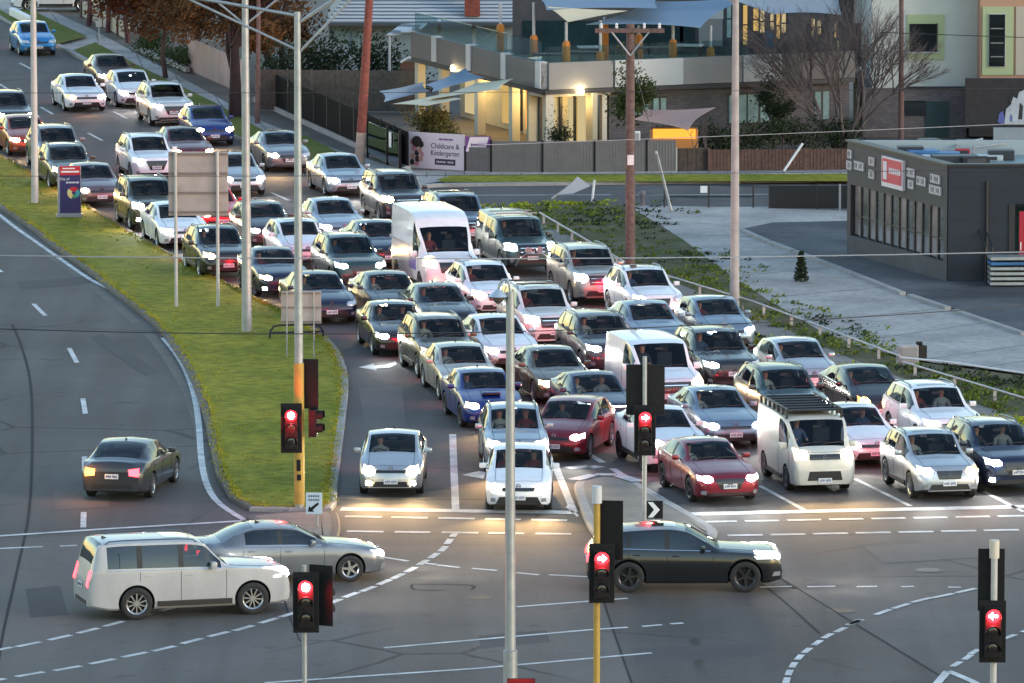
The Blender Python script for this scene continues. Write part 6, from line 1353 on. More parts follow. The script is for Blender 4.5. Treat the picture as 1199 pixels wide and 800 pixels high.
# ------------------------------------------------------------------ apartments at the right
DA = P(1100, 166).y + 2
ap = empty('apartment_block', (at_depth(1100, 166, Vector((0, DA, 0))).x, DA, 0), 0, 'pale grey apartment block with a square green framed window and brick base', 'apartment block')
M_gf = mat('green_window_surround', (.36, .42, .24), .6); M_cw = mat('pale_render', (.50, .51, .48), .7, noise=.05, ns=.8); M_win = mat('dark_window_glass', (.012, .016, .018), .08, 0, 1.0, noise=.4, ns=1.5)
hb_box(ap, 1020, -40, 1152, 103, DA, 8, M_cw, 'wall'); w_ = hb_box(ap, 1062, 17, 1106, 70, DA - .06, .1, M_gf, 'window_surround'); hb_box(ap, 1065, 28, 1098, 61, DA - .1, .1, M_win, 'window'); hb_box(ap, 1096.5, 27, 1097.5, 61, DA - .14, .06, M_frame, 'window_frame'); hb_box(ap, 1064, 61, 1099, 62.5, DA - .16, .12, M_parW, 'sill')
hb_box(ap, 1010, 103, 1132, 172, DA - .02, 8, M_brick, 'brick_base'); hb_box(ap, 1062, 101.5, 1132, 104, DA - .12, .2, M_slab, 'ledge'); hb_box(ap, 1084, 119, 1111, 172, DA - .08, .1, mat('teal_garage_door', (.02, .05, .055), .4), 'garage_door'); hb_box(ap, 1060, 118, 1084, 135, DA - .09, .1, M_win, 'window')
D2 = DA - 1.5
a2 = empty('apartment_block', (at_depth(1180, 166, Vector((0, D2, 0))).x, D2, 0), 0, 'apartment wing with an orange frame and a tall narrow window at the right edge', 'apartment block')
hb_box(a2, 1147, -40, 1330, 97, D2, 8, mat('salmon_frame_render', (.42, .24, .16), .7), 'frame'); hb_box(a2, 1150, 8, 1187, 88, D2 - .06, .1, M_gf, 'green_panel'); hb_box(a2, 1157, 16, 1178, 79, D2 - .1, .1, M_parW, 'window_surround'); hb_box(a2, 1158, 17, 1177, 78, D2 - .14, .1, M_win, 'window'); hb_box(a2, 1189, 8, 1300, 88, D2 - .06, .1, mat('beige_panel', (.42, .38, .31), .7), 'beige_panel')
for i, y in enumerate((33, 50, 66)): hb_box(a2, 1160, y, 1175, y + 1.2, D2 - .17, .03, M_parL, 'blind')
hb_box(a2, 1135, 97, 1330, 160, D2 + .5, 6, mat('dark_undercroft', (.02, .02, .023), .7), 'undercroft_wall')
D3 = P(1160, 176).y
gw = empty('graffiti_wall', (at_depth(1180, 170, Vector((0, D3, 0))).x, D3, 0), 0, 'dark timber wall with white graffiti at the right edge', 'wall'); hb_box(gw, 1130, 92, 1330, 150, D3, .2, mat('dark_stained_boards', (.024, .022, .025), .8, noise=.3, ns=3), 'boards')
M_gr = mat('graffiti_silver', (.40, .43, .48), .5, noise=.2, ns=4); M_grb = mat('graffiti_blue', (.09, .10, .32), .5)
for pts, m in (([(1176, 146), (1178, 128), (1184, 122), (1186, 113), (1191, 116), (1193, 108), (1198, 106), (1204, 100), (1215, 112), (1212, 128), (1222, 146)], M_gr), ([(1168, 143), (1170, 133), (1174, 130), (1177, 140), (1175, 146)], M_grb), ([(1181, 118), (1185, 111), (1187, 113), (1184, 121)], M_frame), ([(1182, 142), (1184, 128), (1188, 132), (1187, 143)], M_grb), ([(1192, 140), (1194, 120), (1198, 124), (1197, 140)], M_frame)):
    q = [at_depth(x, y, Vector((0, D3 - .03 - .004 * rnd.random(), 0))) - gw.location for x, y in pts]; mb = MB(); mb.face(q); solid(mb, .004); mb.build('graffiti', m, gw)
# ------------------------------------------------------------------ the dark shop
K = basept(1113, 333); FAR = Vector((*P(997, 165, 4.05).to_2d(), 0)); fv_ = FAR - K; fl_ = fv_.length; fu = fv_ / fl_; ru = Vector((1, .02, 0)).normalized()
sp = empty('shop', K, 0, 'dark single storey shop with a red sign and tall window panes beside the car park', 'shop'); O = K.copy()
M_shop = mat('charcoal_render', (.042, .040, .047), .65, noise=.12, ns=1); M_shopb = mat('blue_black_boards', (.010, .017, .030), .55, noise=.15, ns=1.5); M_pl = mat('shop_plinth', (.075, .075, .08), .8, noise=.2, ns=1)
nf = Vector((-fu.y, fu.x, 0)); nf = nf if nf.x < 0 else -nf
def fq(t0, t1, z0, z1, out, th, m, name, ang=None):
    c = fu * (fl_ * (t0 + t1) / 2) + nf * out; mb = MB(); mb.box((c.x, c.y, (z0 + z1) / 2), (fl_ * (t1 - t0), th, z1 - z0), math.atan2(fu.y, fu.x)); return mb.build(name, m, sp)
def rq(x0, x1, z0, z1, out, th, m, name):
    c = ru * ((x0 + x1) / 2); mb = MB(); mb.box((c.x, c.y - out, (z0 + z1) / 2), (x1 - x0, th, z1 - z0), math.atan2(ru.y, ru.x)); return mb.build(name, m, sp)
HS = 4.05
fq(0, 1, 2.55, HS, 0, .3, M_shop, 'fascia'); fq(0, 1, 0, .75, 0, .3, M_pl, 'plinth'); fq(0, 1, .75, 2.55, -.25, .1, M_tealg, 'back_glazing'); fq(0, .035, .75, 2.55, 0, .3, M_shop, 'pier'); fq(.965, 1, .75, 2.55, 0, .3, M_shop, 'pier')
NP = 12
for i in range(NP):
    a, b = .04 + i * (.925 / NP), .04 + (i + 1) * (.925 / NP); fq(a + .006, b - .006, .82, 2.5, -.02, .03, M_shopglass if 'M_shopglass' in globals() else M_wink, 'window_pane') if False else None
M_sg = mat('shop_glass', (.15, .15, .16), .1, .1, 1.0, noise=.5, ns=.9); M_sgp = mat('shop_glass_pinkish', (.27, .22, .22), .12, .1, 1.0, noise=.4, ns=.9)
for i in range(NP):
    a, b = .04 + i * (.925 / NP), .04 + (i + 1) * (.925 / NP); fq(a + .006, b - .006, .80, 2.52, -.02, .03, M_sgp if i % 2 else M_sg, 'window_pane'); fq(b - .006, b + .006, .75, 2.55, .02, .06, M_frame, 'mullion')
fq(.04, .965, 1.45, 1.50, .01, .05, M_frame, 'transom')
rq(-.1, 1.95, 0, HS, -.02, .3, M_shopb, 'side_wall'); rq(1.95, 14, 2.75, HS, -.02, .3, M_shopb, 'side_wall'); rq(1.95, 2.15, 0, 2.75, .03, .3, M_frame, 'pier'); rq(2.15, 14, 0, .6, -.02, .3, M_shopb, 'side_wall'); rq(2.15, 14, .6, 2.75, -.6, .1, M_tealg, 'showroom_glazing')
for i, x in enumerate((3.2, 4.2, 5.4, 7)): rq(x, x + .12, .6, 2.75, -.45, .12, M_galv, 'mullion')
rq(2.3, 2.62, .95, 2.5, .16, .06, mat('red_pull_up_banner', (.38, .012, .03), .5), 'red_banner'); text(sp, '13', .42, (ru * 2.46 + Vector((0, -.22, 1.3))), M_white, 0, 'lettering')
rq(2.7, 3.8, 3.28, 3.36, .25, .05, M_white, 'sign_lamp_bar'); rq(3.2, 3.3, 3.1, 3.3, .22, .05, M_white, 'sign_lamp_stem')
mb = MB(); RZ = 3.55; mb.prism([p.to_2d() for p in (Vector((.1, .1, 0)), ru * 15, fu * fl_ + ru * 15, fu * fl_)], RZ - .2, RZ); mb.build('roof', mat('pale_teal_roof_sheet', (.20, .27, .29), .5, .1, noise=.2, ns=.8), sp)
c = fu * fl_ + ru * 7.5; mb = MB(); mb.box((c.x, c.y, 3.75), (15, .2, .6)); mb.build('rear_parapet', mat('pale_parapet_back', (.33, .38, .40), .6), sp)
for sgn, t in ((1, 0), (1, 1)): pass
mb = MB(); mb.tube([ru * 1.2 + Vector((0, -.2, 0)), ru * 1.2 + Vector((0, -.2, HS - .5))], .045, 8); mb.build('downpipe', M_frame, sp)
for z in (.55, 1.1, 1.65, 2.2, 2.75, 3.3): rq(-.1, 1.9, z, z + .025, .14, .012, M_frame, 'board_joint')
rq(-.2, 14.1, HS - .02, HS + .06, 0, .42, M_frame, 'parapet_capping'); fq(-.01, 1.01, HS - .02, HS + .05, 0, .42, M_frame, 'parapet_capping')
# fascia lettering as raised strips of letters, red sign
def letters(t0, t1, z, h, n):
    mb = MB(); wl = (t1 - t0) * fl_ / n
    for i in range(n):
        c = fu * (fl_ * t0 + (i + .5) * wl) + nf * .18; an = math.atan2(fu.y, fu.x)
        mb.box((c.x, c.y, z), (wl * .72, .05, h), an) if i % 3 == 0 else (mb.box((c.x, c.y, z + h * .38), (wl * .72, .05, h * .24), an), mb.box((c.x, c.y, z - h * .38), (wl * .72, .05, h * .24), an), mb.box((c.x + fu.x * wl * .25, c.y + fu.y * wl * .25, z), (wl * .2, .052, h * .5), an))
    mb.build('fascia_lettering', mat('fascia_letters', (.50, .48, .49), .6) if 'fascia_letters' not in bpy.data.materials else bpy.data.materials['fascia_letters'], sp)
for t0, t1, z, n in ((.06, .155, 3.50, 5), (.05, .165, 3.12, 7), (.20, .29, 3.30, 6), (.31, .385, 3.50, 5), (.32, .375, 3.10, 4), (.715, .77, 3.55, 4), (.715, .77, 3.10, 4), (.82, .92, 3.28, 6), (.945, .99, 3.62, 3), (.945, .998, 3.22, 4)): letters(t0, t1, z, .30, n)
fq(.41, .62, 2.82, 3.86, .2, .12, mat('shop_sign_white', (.66, .60, .64), .5), 'sign_cabinet'); fq(.42, .61, 2.98, 3.80, .27, .02, mat('shop_sign_red', (.50, .015, .06), .45), 'sign_face')
fq(.56, .595, 3.08, 3.7, .285, .02, bpy.data.materials['shop_sign_white'], 'sign_emblem')
letters_z = None
mb = MB()
for t0, n, z in ((.43, 6, 3.42),):
    for i in range(n):
        c = fu * (fl_ * (t0 + i * .02)) + nf * .29; mb.box((c.x, c.y, z), (fl_ * .014, .02, .2), math.atan2(fu.y, fu.x))
mb.build('sign_lettering', bpy.data.materials['shop_sign_white'], sp)
# clutter on the roof
def roofpt(x, y): return P(x, y, RZ)
M_tarp = mat('blue_tarp', (.03, .13, .30), .5, noise=.3, ns=2); M_dkm = mat('dark_plant_metal', (.03, .032, .036), .5)
def roofbox(x, y, d, m, label, nm, rz=0, m2=None, z=0):
    p = roofpt(x, y); e = empty(nm, (p.x, p.y, RZ + z), rz, label, nm.replace('_', ' ')); mb = MB(); mb.box((0, 0, d[2] / 2), d, bev=min(.03, d[2] * .2)); mb.build('casing', m, e); mb = MB(); mb.box((0, -d[1] / 2 - .006, d[2] / 2), (d[0] * .7, .02, d[2] * .6)); mb.build('front_panel', m2 or M_dkm, e); return e
roofbox(1066, 186, (.9, .7, .45), M_dkm, 'black air conditioner near the red sign on the shop roof', 'air_conditioner'); roofbox(1079, 187, (1.1, .8, .35), M_tarp, 'blue crate on the shop roof next to the black air conditioner', 'crate', .2, M_tarp)
roofbox(1098, 188, (1.5, .7, .3), M_tarp, 'long blue tarp covered bundle on the shop roof', 'bundle', -.1, M_white); roofbox(1127, 184, (.5, .4, .3), mat('red_fuel_can', (.35, .02, .03), .5), 'small red box in the middle of the shop roof', 'box'); roofbox(1135, 177, (.9, .6, .4), M_dkm, 'black air conditioner at the back of the shop roof', 'air_conditioner')
roofbox(1118, 191, (1.6, .8, .28), M_dkm, 'low dark pallet at the front edge of the shop roof', 'pallet', .1); roofbox(1150, 188, (1.4, .6, .2), mat('pale_sheeting', (.42, .46, .48), .5), 'stack of pale sheeting on the shop roof', 'stack', .05); roofbox(1172, 187, (.9, .7, .35), M_dkm, 'dark air conditioner at the right of the shop roof', 'air_conditioner')
roofbox(1088, 179, (.7, .6, .5), M_dkm, 'small black air conditioner at the middle back of the shop roof', 'air_conditioner', .3); roofbox(1110, 180, (1.2, .5, .22), M_dkm, 'flat black crate behind the long blue bundle on the roof', 'crate', -.2); roofbox(1160, 179, (1.1, .6, .3), M_tarp, 'blue crate at the right back of the shop roof', 'crate', .15, M_tarp); roofbox(1141, 192, (1.0, .4, .25), mat('dark_bag', (.015, .015, .018), .8), 'dark bag shaped bundle at the front right of the roof', 'bundle', .3)
for i, (x0, y0, x1, y1) in enumerate(((1120, 182, 1150, 176), (1140, 184, 1180, 181))):
    a, b = roofpt(x0, y0), roofpt(x1, y1); mb = MB(); mb.tube([a + Vector((0, 0, .35)), b + Vector((0, 0, .4))], .04, 6); mb.tube([a + Vector((0, 0, 0)), a + Vector((0, 0, .35))], .03, 6); mb.tube([b, b + Vector((0, 0, .4))], .03, 6); tag(mb.build('roof_pipe', M_galv, None, 50), ('thin pale pipe at the back of the roof clutter', 'thin pale pipe in front of the roof clutter')[i], 'pipe')
ab = P(1168, 160); bw = empty('rendered_wall', (at_depth(1190, 165, Vector((0, P(1180, 190).y, 0))).x, P(1180, 190).y, 0), 0, 'pale rendered wall behind the shop roof under the graffiti', 'wall'); hb_box(bw, 1163, 150, 1330, 196, P(1180, 190).y, .25, mat('blue_grey_render', (.24, .28, .31), .7, noise=.1, ns=1), 'wall')
# beside the shop: stacked pallets, rail
b = P(1175, 338); e = empty('pallet_stack', (b.x, b.y, .11), .03, 'stack of white and blue panels beside the dark shop', 'stack'); 
for i in range(6):
    mb = MB(); mb.box((.6, 0, .1 + i * .17), (2.2, .9, .10), .01 * i, bev=.01); mb.build('panel', (M_white, M_galv, M_tarp)[(i * 2) % 3] if i > 3 else M_galv, e)
b = P(1154, 336); e = empty('stair_rail', (b.x, b.y, .11), 0, 'dark stair rail at the shop corner', 'railing')
for x in (0, .22):
    mb = MB(); mb.tube([(x, 0, 0), (x, 0, 1.25)], .04, 8); mb.build('post', M_rail2, e)
mb = MB(); mb.tube([(0, 0, 1.25), (-.25, .8, 1.9)], .03, 8); mb.tube([(.22, 0, 1.25), (-.03, .8, 1.9)], .03, 8); mb.build('hand_rail', M_rail2, e)
# pale barrier at the top left
a, b = P(14, 14, .3), P(38, 26, .3); v = b - a; e = empty('concrete_barrier', (a.x, a.y, 0), math.atan2(v.y, v.x), 'white barrier block on the grass near the parked wagon', 'barrier'); mb = MB(); mb.box((v.length / 2, 0, .32), (v.length, .3, .4), bev=.04); mb.build('block', M_white, e)

# things standing about on the roof deck
M_dkf2 = mat('deck_furniture_dark', (.02, .022, .025), .5); M_dkf3 = mat('deck_furniture_white', (.5, .52, .54), .5)
def deck_table(x, dep, w, lab, m):
    q = A_ + (B_ - A_) * ((x - 637) / 363) + Vector((0, dep, 0)); p = at_depth(x, 60, q); e = empty('deck_table', (p.x, q.y, 2.72), rnd.uniform(-.3, .3), lab, 'table', 'tables on the roof deck')
    mb = MB(); mb.box((0, 0, 1.15), (w, .8, .06), bev=.01); mb.build('table_top', m, e)
    for a in (-1, 1):
        for b in (-1, 1): mb = MB(); mb.box((a * (w / 2 - .08), b * .3, .56), (.06, .06, 1.12)); mb.build('leg', M_dkf2, e)
for x, d, w, lab, m in ((642, 2.2, 1.3, 'dark table left of the cream sail post on the deck', M_dkf2), (682, 2.6, 1.5, 'dark table between two padded posts left of the crossarm', M_dkf2), (690, 5, .9, 'white table deep on the deck left of the crossarm', M_dkf3), (765, 3.5, 1.6, 'dark table right of the crossarm pole on the deck', M_dkf2), (806, 4, 1.2, 'white table near the furthest right padded post', M_dkf3)): deck_table(x, d, w, lab, m)
# ------------------------------------------------------------------ the traffic
Y0 = 13.0
CARS = [  # type, paint, front-centre pixel x, y, yaw, lamps (picture left, right), label, options
 ('hatch', 'cyan', 46, 66, Y0, 'oo', 'bright blue hatchback furthest back in the kerb lane, lights off', {}),
 ('sedan', 'brown', 139, 107, Y0, 'cc', 'dark brown sedan in the kerb lane behind the first white hatchback', {}),
 ('sedan', 'white', 102, 132, Y0, 'ac', 'white sedan in the middle lane with open road behind it', {}),
 ('hatch', 'white', 162, 127, Y0, 'cc', 'white hatchback with a red lit grille behind the dark brown sedan', {'brk': 1}),
 ('suv', 'pearl', 204, 149, Y0, 'cc', 'pearl white SUV just ahead of the white hatchback in the kerb lane', {}),
 ('hatch', 'blue', 252, 172, Y0, 'ww', 'deep blue hatchback with warm headlights beside the grass strip', {}),
 ('sedan', 'maroon', 227, 198, Y0, 'ww', 'maroon sedan half hidden behind the large sign back', {}),
 ('suv', 'white', 184, 215, Y0, 'cc', 'white SUV with a dark grille left of the large sign back', {'rails': 0}),
 ('hatch', 'silver', 287, 231, Y0, 'cc', 'silver white hatchback between the large sign back and the tall pole', {}),
 ('fast', 'grey', 340, 203, Y0, 'wo', 'grey wagon with a pink lit bumper behind the signal pole', {}),
 ('sedan', 'skysilver', 412, 232, Y0, 'cc', 'silver sedan in the kerb lane by the foot of the leaning pole', {}),
 ('bigsuv', 'charcoal', 478, 264, Y0, 'ww', 'charcoal SUV with orange glowing headlights near the corner', {}),
 ('suv', 'charcoal', 19, 160, Y0, 'ww', 'charcoal SUV cut by the left edge of the photo', {}),
 ('hatch', 'orange', 37, 184, Y0, 'ww', 'dark red hatchback painted as lit orange, in the median lane behind the first pole', {}),
 ('suv', 'grey', 76, 204, Y0, 'co', 'grey SUV behind the dark olive wagon above the pillar sign', {}),
 ('cuv', 'olive', 88, 224, Y0, 'wo', 'dark olive crossover right behind the blue pillar sign', {}),
 ('sedan', 'mauve', 120, 244, Y0, 'wo', 'mauve brown sedan right of the blue pillar sign', {}),
 ('bigsuv', 'olive', 186, 272, Y0, 'co', 'dark olive SUV with stacked headlight and fog lamp left of the sign back', {'fog': True}),
 ('sedan', 'white', 218, 293, Y0, 'cc', 'white sedan right under the large sign back beside the grass', {}),
 ('sedan', 'red', 262, 273, Y0, 'ww', 'bright red sedan half hidden by the large sign back', {}),
 ('hatch', 'charcoal', 320, 293, Y0, 'co', 'charcoal hatchback between the two median light poles', {}),
 ('cuv', 'black', 268, 328, Y0, 'ww', 'black crossover at the grass edge behind the sign post', {}),
 ('hatch', 'white', 361, 315, Y0, 'oo', 'white hatchback mostly hidden by the signal pole', {}),
 ('fast', 'navy', 335, 350, Y0, 'ww', 'dark blue coupe with a low fog lamp beside the median pole', {'fog': True}),
 ('sedan', 'skysilver', 404, 288, Y0, 'cc', 'silver sedan with a red lit bumper right of the signal pole', {}),
 ('suv', 'green', 424, 342, Y0, 'cc', 'dark green SUV with a bright red lit grille and white headlights', {}),
 ('sedan', 'navy', 457, 316, Y0, 'wo', 'navy sedan squeezed left of the tall white delivery van', {}),
 ('sprinter', 'white', 532, 347, Y0, 'wo', 'tall white high roof delivery van in the middle of the queue', {'fog': True}),
 ('bigsuv', 'steelblue', 551, 292, Y0, 'oo', 'steel blue SUV with roof bars behind the tall white van', {}),
 ('ute', 'green', 624, 324, Y0, 'cc', 'dark green pickup with a canopy and round spot lamps', {}),
 ('bigsuv', 'champagne', 707, 359, Y0, 'co', 'champagne SUV with a dark red grille by the timber pole', {}),
 ('cuv', 'white', 773, 380, Y0, 'co', 'white crossover just ahead of the champagne SUV in the kerb lane', {}),
 ('sedan', 'navy', 389, 381, Y0, 'oo', 'navy sedan behind the small sign back, headlights off, plate lit red', {}),
 ('sedan', 'charcoal', 471, 381, Y0, 'wo', 'charcoal sedan with a golden lit flank left of the white crossover', {}),
 ('sedan', 'black', 474, 419, Y0 - 3, 'co', 'black sedan near the white turn arrow at the median tip', {}),
 ('suv', 'bronze', 529, 446, Y0 - 2, 'wo', 'bronze SUV with an orange glowing headlight near the turn arrow', {}),
 ('sedan', 'champagne', 554, 472, Y0 - 3, 'oo', 'champagne sedan with lights off right behind the blue sports sedan', {}),
 ('sport', 'blue', 580, 504, Y0 - 3, 'ww', 'blue sports sedan with warm headlights behind the slim grey pole', {}),
 ('sedan', 'black', 531, 396, Y0, 'oo', 'black sedan with lights off left of the white crossover', {}),
 ('cuv', 'white', 584, 374, Y0, 'wo', 'white crossover right behind the hanging conical lamp', {}),
 ('sedan', 'white', 602, 436, Y0, 'cc', 'white sedan with bright headlights behind the slim grey pole', {}),
 ('bigsuv', 'pearl', 651, 410, Y0, 'co', 'pearl white SUV with a pink lit bonnet and roof bars', {}),
 ('suv', 'charcoal', 722, 442, Y0, 'co', 'charcoal SUV left of the low white van', {}),
 ('sedan', 'bronze', 667, 476, Y0, 'wo', 'bronze sedan with a single orange glowing headlight', {}),
 ('chr', 'navy', 716, 512, Y0, 'cc', 'navy crossover with a thin bar of light across its nose', {}),
 ('vito', 'white', 790, 485, Y0, 'ww', 'low roof white van behind the island signal', {}),
 ('sedan', 'steelblue', 779, 418, Y0, 'oc', 'steel blue sedan behind the low roof white van', {}),
 ('hatch', 'steelblue', 856, 413, Y0, 'cc', 'steel blue hatchback beside the concrete light pole', {}),
 ('suv', 'black', 860, 462, Y0, 'co', 'black SUV with a red lit grille left of the silver hatchback', {}),
 ('chr', 'white', 797, 556, Y0, 'co', 'white crossover right behind the red hatchback at the stop line', {}),
 ('sedan', 'steelblue', 862, 527, Y0, 'cc', 'steel blue sedan with a red lit plate behind the red hatchback', {}),
 ('hatch', 'silver', 954, 466, Y0, 'oa', 'silver hatchback with an orange indicator beside the weeds', {}),
 ('suv', 'green', 940, 510, Y0, 'cc', 'dark green SUV behind the long cream van', {}),
 ('wedge', 'black', 1036, 499, Y0, 'ao', 'black hatchback with an orange headlight beside the white rail', {}),
 ('sedan', 'white', 1027, 549, Y0, 'cc', 'white sedan with a pink lit nose right of the cream van', {}),
 ('suv', 'white', 1120, 533, Y0, 'co', 'white SUV in the kerb lane behind the silver wagon', {}),
 ('cuv', 'silver', 1112, 588, Y0 - 2, 'ca', 'silver crossover wagon at the right stop line with an orange indicator', {'rails': 1}),
 ('suv', 'navy', 1193, 580, Y0, 'cc', 'dark blue SUV cut by the right edge of the photo', {'fog': True}),
 ('hiace', 'cream', 966, 579, Y0 - 2, 'ww', 'cream van with a black roof rack at the stop line', {}),
 ('fast', 'wine', 855, 592, Y0 + 1, 'cc', 'dark red hatchback first at the right stop line', {}),
 ('hatch', 'wine', 648, 541, -14, 'oc', 'dark red hatchback angled into the turn lane', {}),
 ('cuv', 'skysilver', 606, 556, 3, 'ww', 'blue silver crossover with two people inside behind the white hatchback', {}),
 ('hatch', 'white', 607, 602, -1, 'ww', 'white hatchback first at the stop line behind the slim grey pole', {}),
 ('wedge', 'silver', 457.5, 583, -1, 'ww', 'silver hatchback alone at the left turn stop line with fog lamps', {'fog': True}),
]
VEH = []
for tn, pc, fx, fy, yaw, li, lab, op in CARS:
    root, pr = car(tn, pc, fx, fy, yaw, li, lab, fog=op.get('fog', False), spots=2 if fy > 400 else 1)
    if tn in ('sprinter', 'vito', 'hiace'): root['category'] = 'van'
    if tn == 'ute': root['category'] = 'pickup'
    VEH.append((root, pr, tn, fx, fy, lab))
byl = {v[5]: v for v in VEH}
# roof rack of the cream van, roof bars and spot lamps of the pickup, stripes of the tall van
root, pr = byl['cream van with a black roof rack at the stop line'][:2]; T = pr['T']
mb = MB()
for i in range(7):
    s = 1.3 + i * .5; mb.tube([(-.72, s - T['L'] / 2, 2.10), (.72, s - T['L'] / 2, 2.10)], .022, 6)
    for x in (-.76, .76): mb.box((x, s - T['L'] / 2, 2.0), (.06, .09, .22))
for x in (-.74, .74): mb.tube([(x, 1.2 - T['L'] / 2, 2.14), (x, 4.45 - T['L'] / 2, 2.14)], .028, 6)
mb.box((0, 2.9 - T['L'] / 2, 2.075), (1.38, 3.1, .02)); mb.build('roof_rack', M_trim, root)
root, pr = byl['dark green pickup with a canopy and round spot lamps'][:2]; T = pr['T']
for x in (-.2, .2):
    mb = MB(); mb.lathe([(-T['L'] / 2 - .16, .11), (-T['L'] / 2 - .10, .12), (-T['L'] / 2 - .02, .06)], 'Y', 18, (x, 0, .92)); mb.build('spot_lamp', M_foff, root, 50)
mb = MB(); q = [(-.62, -T['L'] / 2 - .06, .38), (-.52, -T['L'] / 2 - .16, .62), (-.3, -T['L'] / 2 - .20, .80), (.3, -T['L'] / 2 - .20, .80), (.52, -T['L'] / 2 - .16, .62), (.62, -T['L'] / 2 - .06, .38)]; mb.tube(q, .032, 8); mb.build('nudge_bar', M_rail, root, 60)
for s in (2.6, 3.5):
    mb = MB(); mb.box((0, s - T['L'] / 2, 1.90), (1.5, .07, .04)); mb.build('roof_bar', M_rail, root)
root, pr = byl['tall white high roof delivery van in the middle of the queue'][:2]; T = pr['T']
mb = MB(); 
for sd in (-1, 1): mb.box((sd * (.99 + .004), .55 - T['L'] / 2 + 1.5, 1.0), (.012, 1.1, .55))
mb.build('blue_decal', mat('van_decal_blue', (.10, .09, .36), .4), root)
mb = MB()
for sd in (-1, 1):
    for z in (1.45, 1.75, 2.05): mb.box((sd * (.965 - (z - 1.4) * .09), 1.2, z), (.05, 3.2 - (z - 1.4) * 1.2, .10))
mb.build('side_lettering', mat('van_decal_grey', (.30, .34, .46), .4), root)
for lab in ('steel blue SUV with roof bars behind the tall white van', 'pearl white SUV with a pink lit bonnet and roof bars'):
    root, pr = byl[lab][:2]; T = pr['T']
    for s in (2.5, 3.5):
        mb = MB(); mb.box((0, s - T['L'] / 2, T['H'] + .07), (1.4, .07, .04)); mb.build('roof_bar', M_trim, root)
root, pr = byl['navy crossover with a thin bar of light across its nose'][:2]
mb = MB(); bv = pr['bvh']; pts = []
for i in range(15):
    x = -.72 + i * 1.44 / 14; h = bv.ray_cast(Vector((x, -6, .86)), Vector((0, 1, 0)), 8)
    if h[0]: pts.append(h[0] + Vector((0, -.015, 0)))
mb.tube(pts, .016, 6); mb.build('light_bar', emit('light_bar_lit', (1, .95, .85), 7), root)
root, pr = byl['blue sports sedan with warm headlights behind the slim grey pole'][:2]; T = pr['T']
h = pr['bvh'].ray_cast(Vector((0, .85 - T['L'] / 2, 3)), Vector((0, 0, -1)), 5); mb = MB(); mb.box((0, .85 - T['L'] / 2, h[0].z + .035), (.55, .5, .09), bev=.03); mb.build('bonnet_scoop', PAINT['blue'], root, 40); mb = MB(); mb.box((0, .59 - T['L'] / 2, h[0].z + .03), (.46, .03, .05)); mb.build('scoop_opening', M_grille, root)

# crossing and leaving traffic
M_lampr = None
car('sedan', 'charcoal', 131, 588, 170, 'oo', 'dark sedan driving away up the left road with an orange indicator', group='vehicles crossing the junction', front=False)
dk = bpy.data.objects[[o.name for o in col.objects if o.get('label', '').startswith('dark sedan driving away')][0]]
tl = [o for o in dk.children if o.name.startswith('tail_light')]
for o in tl:
    o.material_slots[0].material = M_tail
tl.sort(key=lambda o: -sum(v.co.x for v in o.data.vertices))
tl[0].material_slots[0].material = emit('tail_amber_lit', (1.0, .20, .03), 5)
lamp('indicator_glow', 'POINT', 12, (1, .35, .06), dk, (.72, 2.6, .9), rad=.06)
def side_car(tn, pc, wx, wy, yaw, lab, li='cc'):
    """placed by the ground under the car's middle"""
    T = TYPES[tn]; a = R(yaw); fwd = Vector((math.sin(a), -math.cos(a), 0)); c = P(wx, wy); f = c + fwd * T['L'] / 2
    k = F / f.y; px = CX + f.x * k
    # pixel of the front centre
    d = Vector((f.x, f.y, -HC)); zc = d.y * ct - d.z * st; yc = d.y * st + d.z * ct
    return car(tn, pc, CX + F * d.x / zc, CY - F * yc / zc, yaw, li, lab, group='vehicles crossing the junction', brake='t')
side_car('boxsuv', 'dullwhite', 213, 716, 106, 'long white wagon crossing the junction at the lower left')
side_car('sedan', 'grey', 334, 678, 104, 'grey sedan crossing the junction behind the white wagon')
side_car('luxsuv', 'black', 800, 687, 91, 'black luxury SUV crossing the junction below the traffic island')
T = TYPES['suv']
car('suv', 'white', 13, 13, -84, 'oo', 'white wagon parked across the driveway at the very top left', group='parked cars', brake=False)

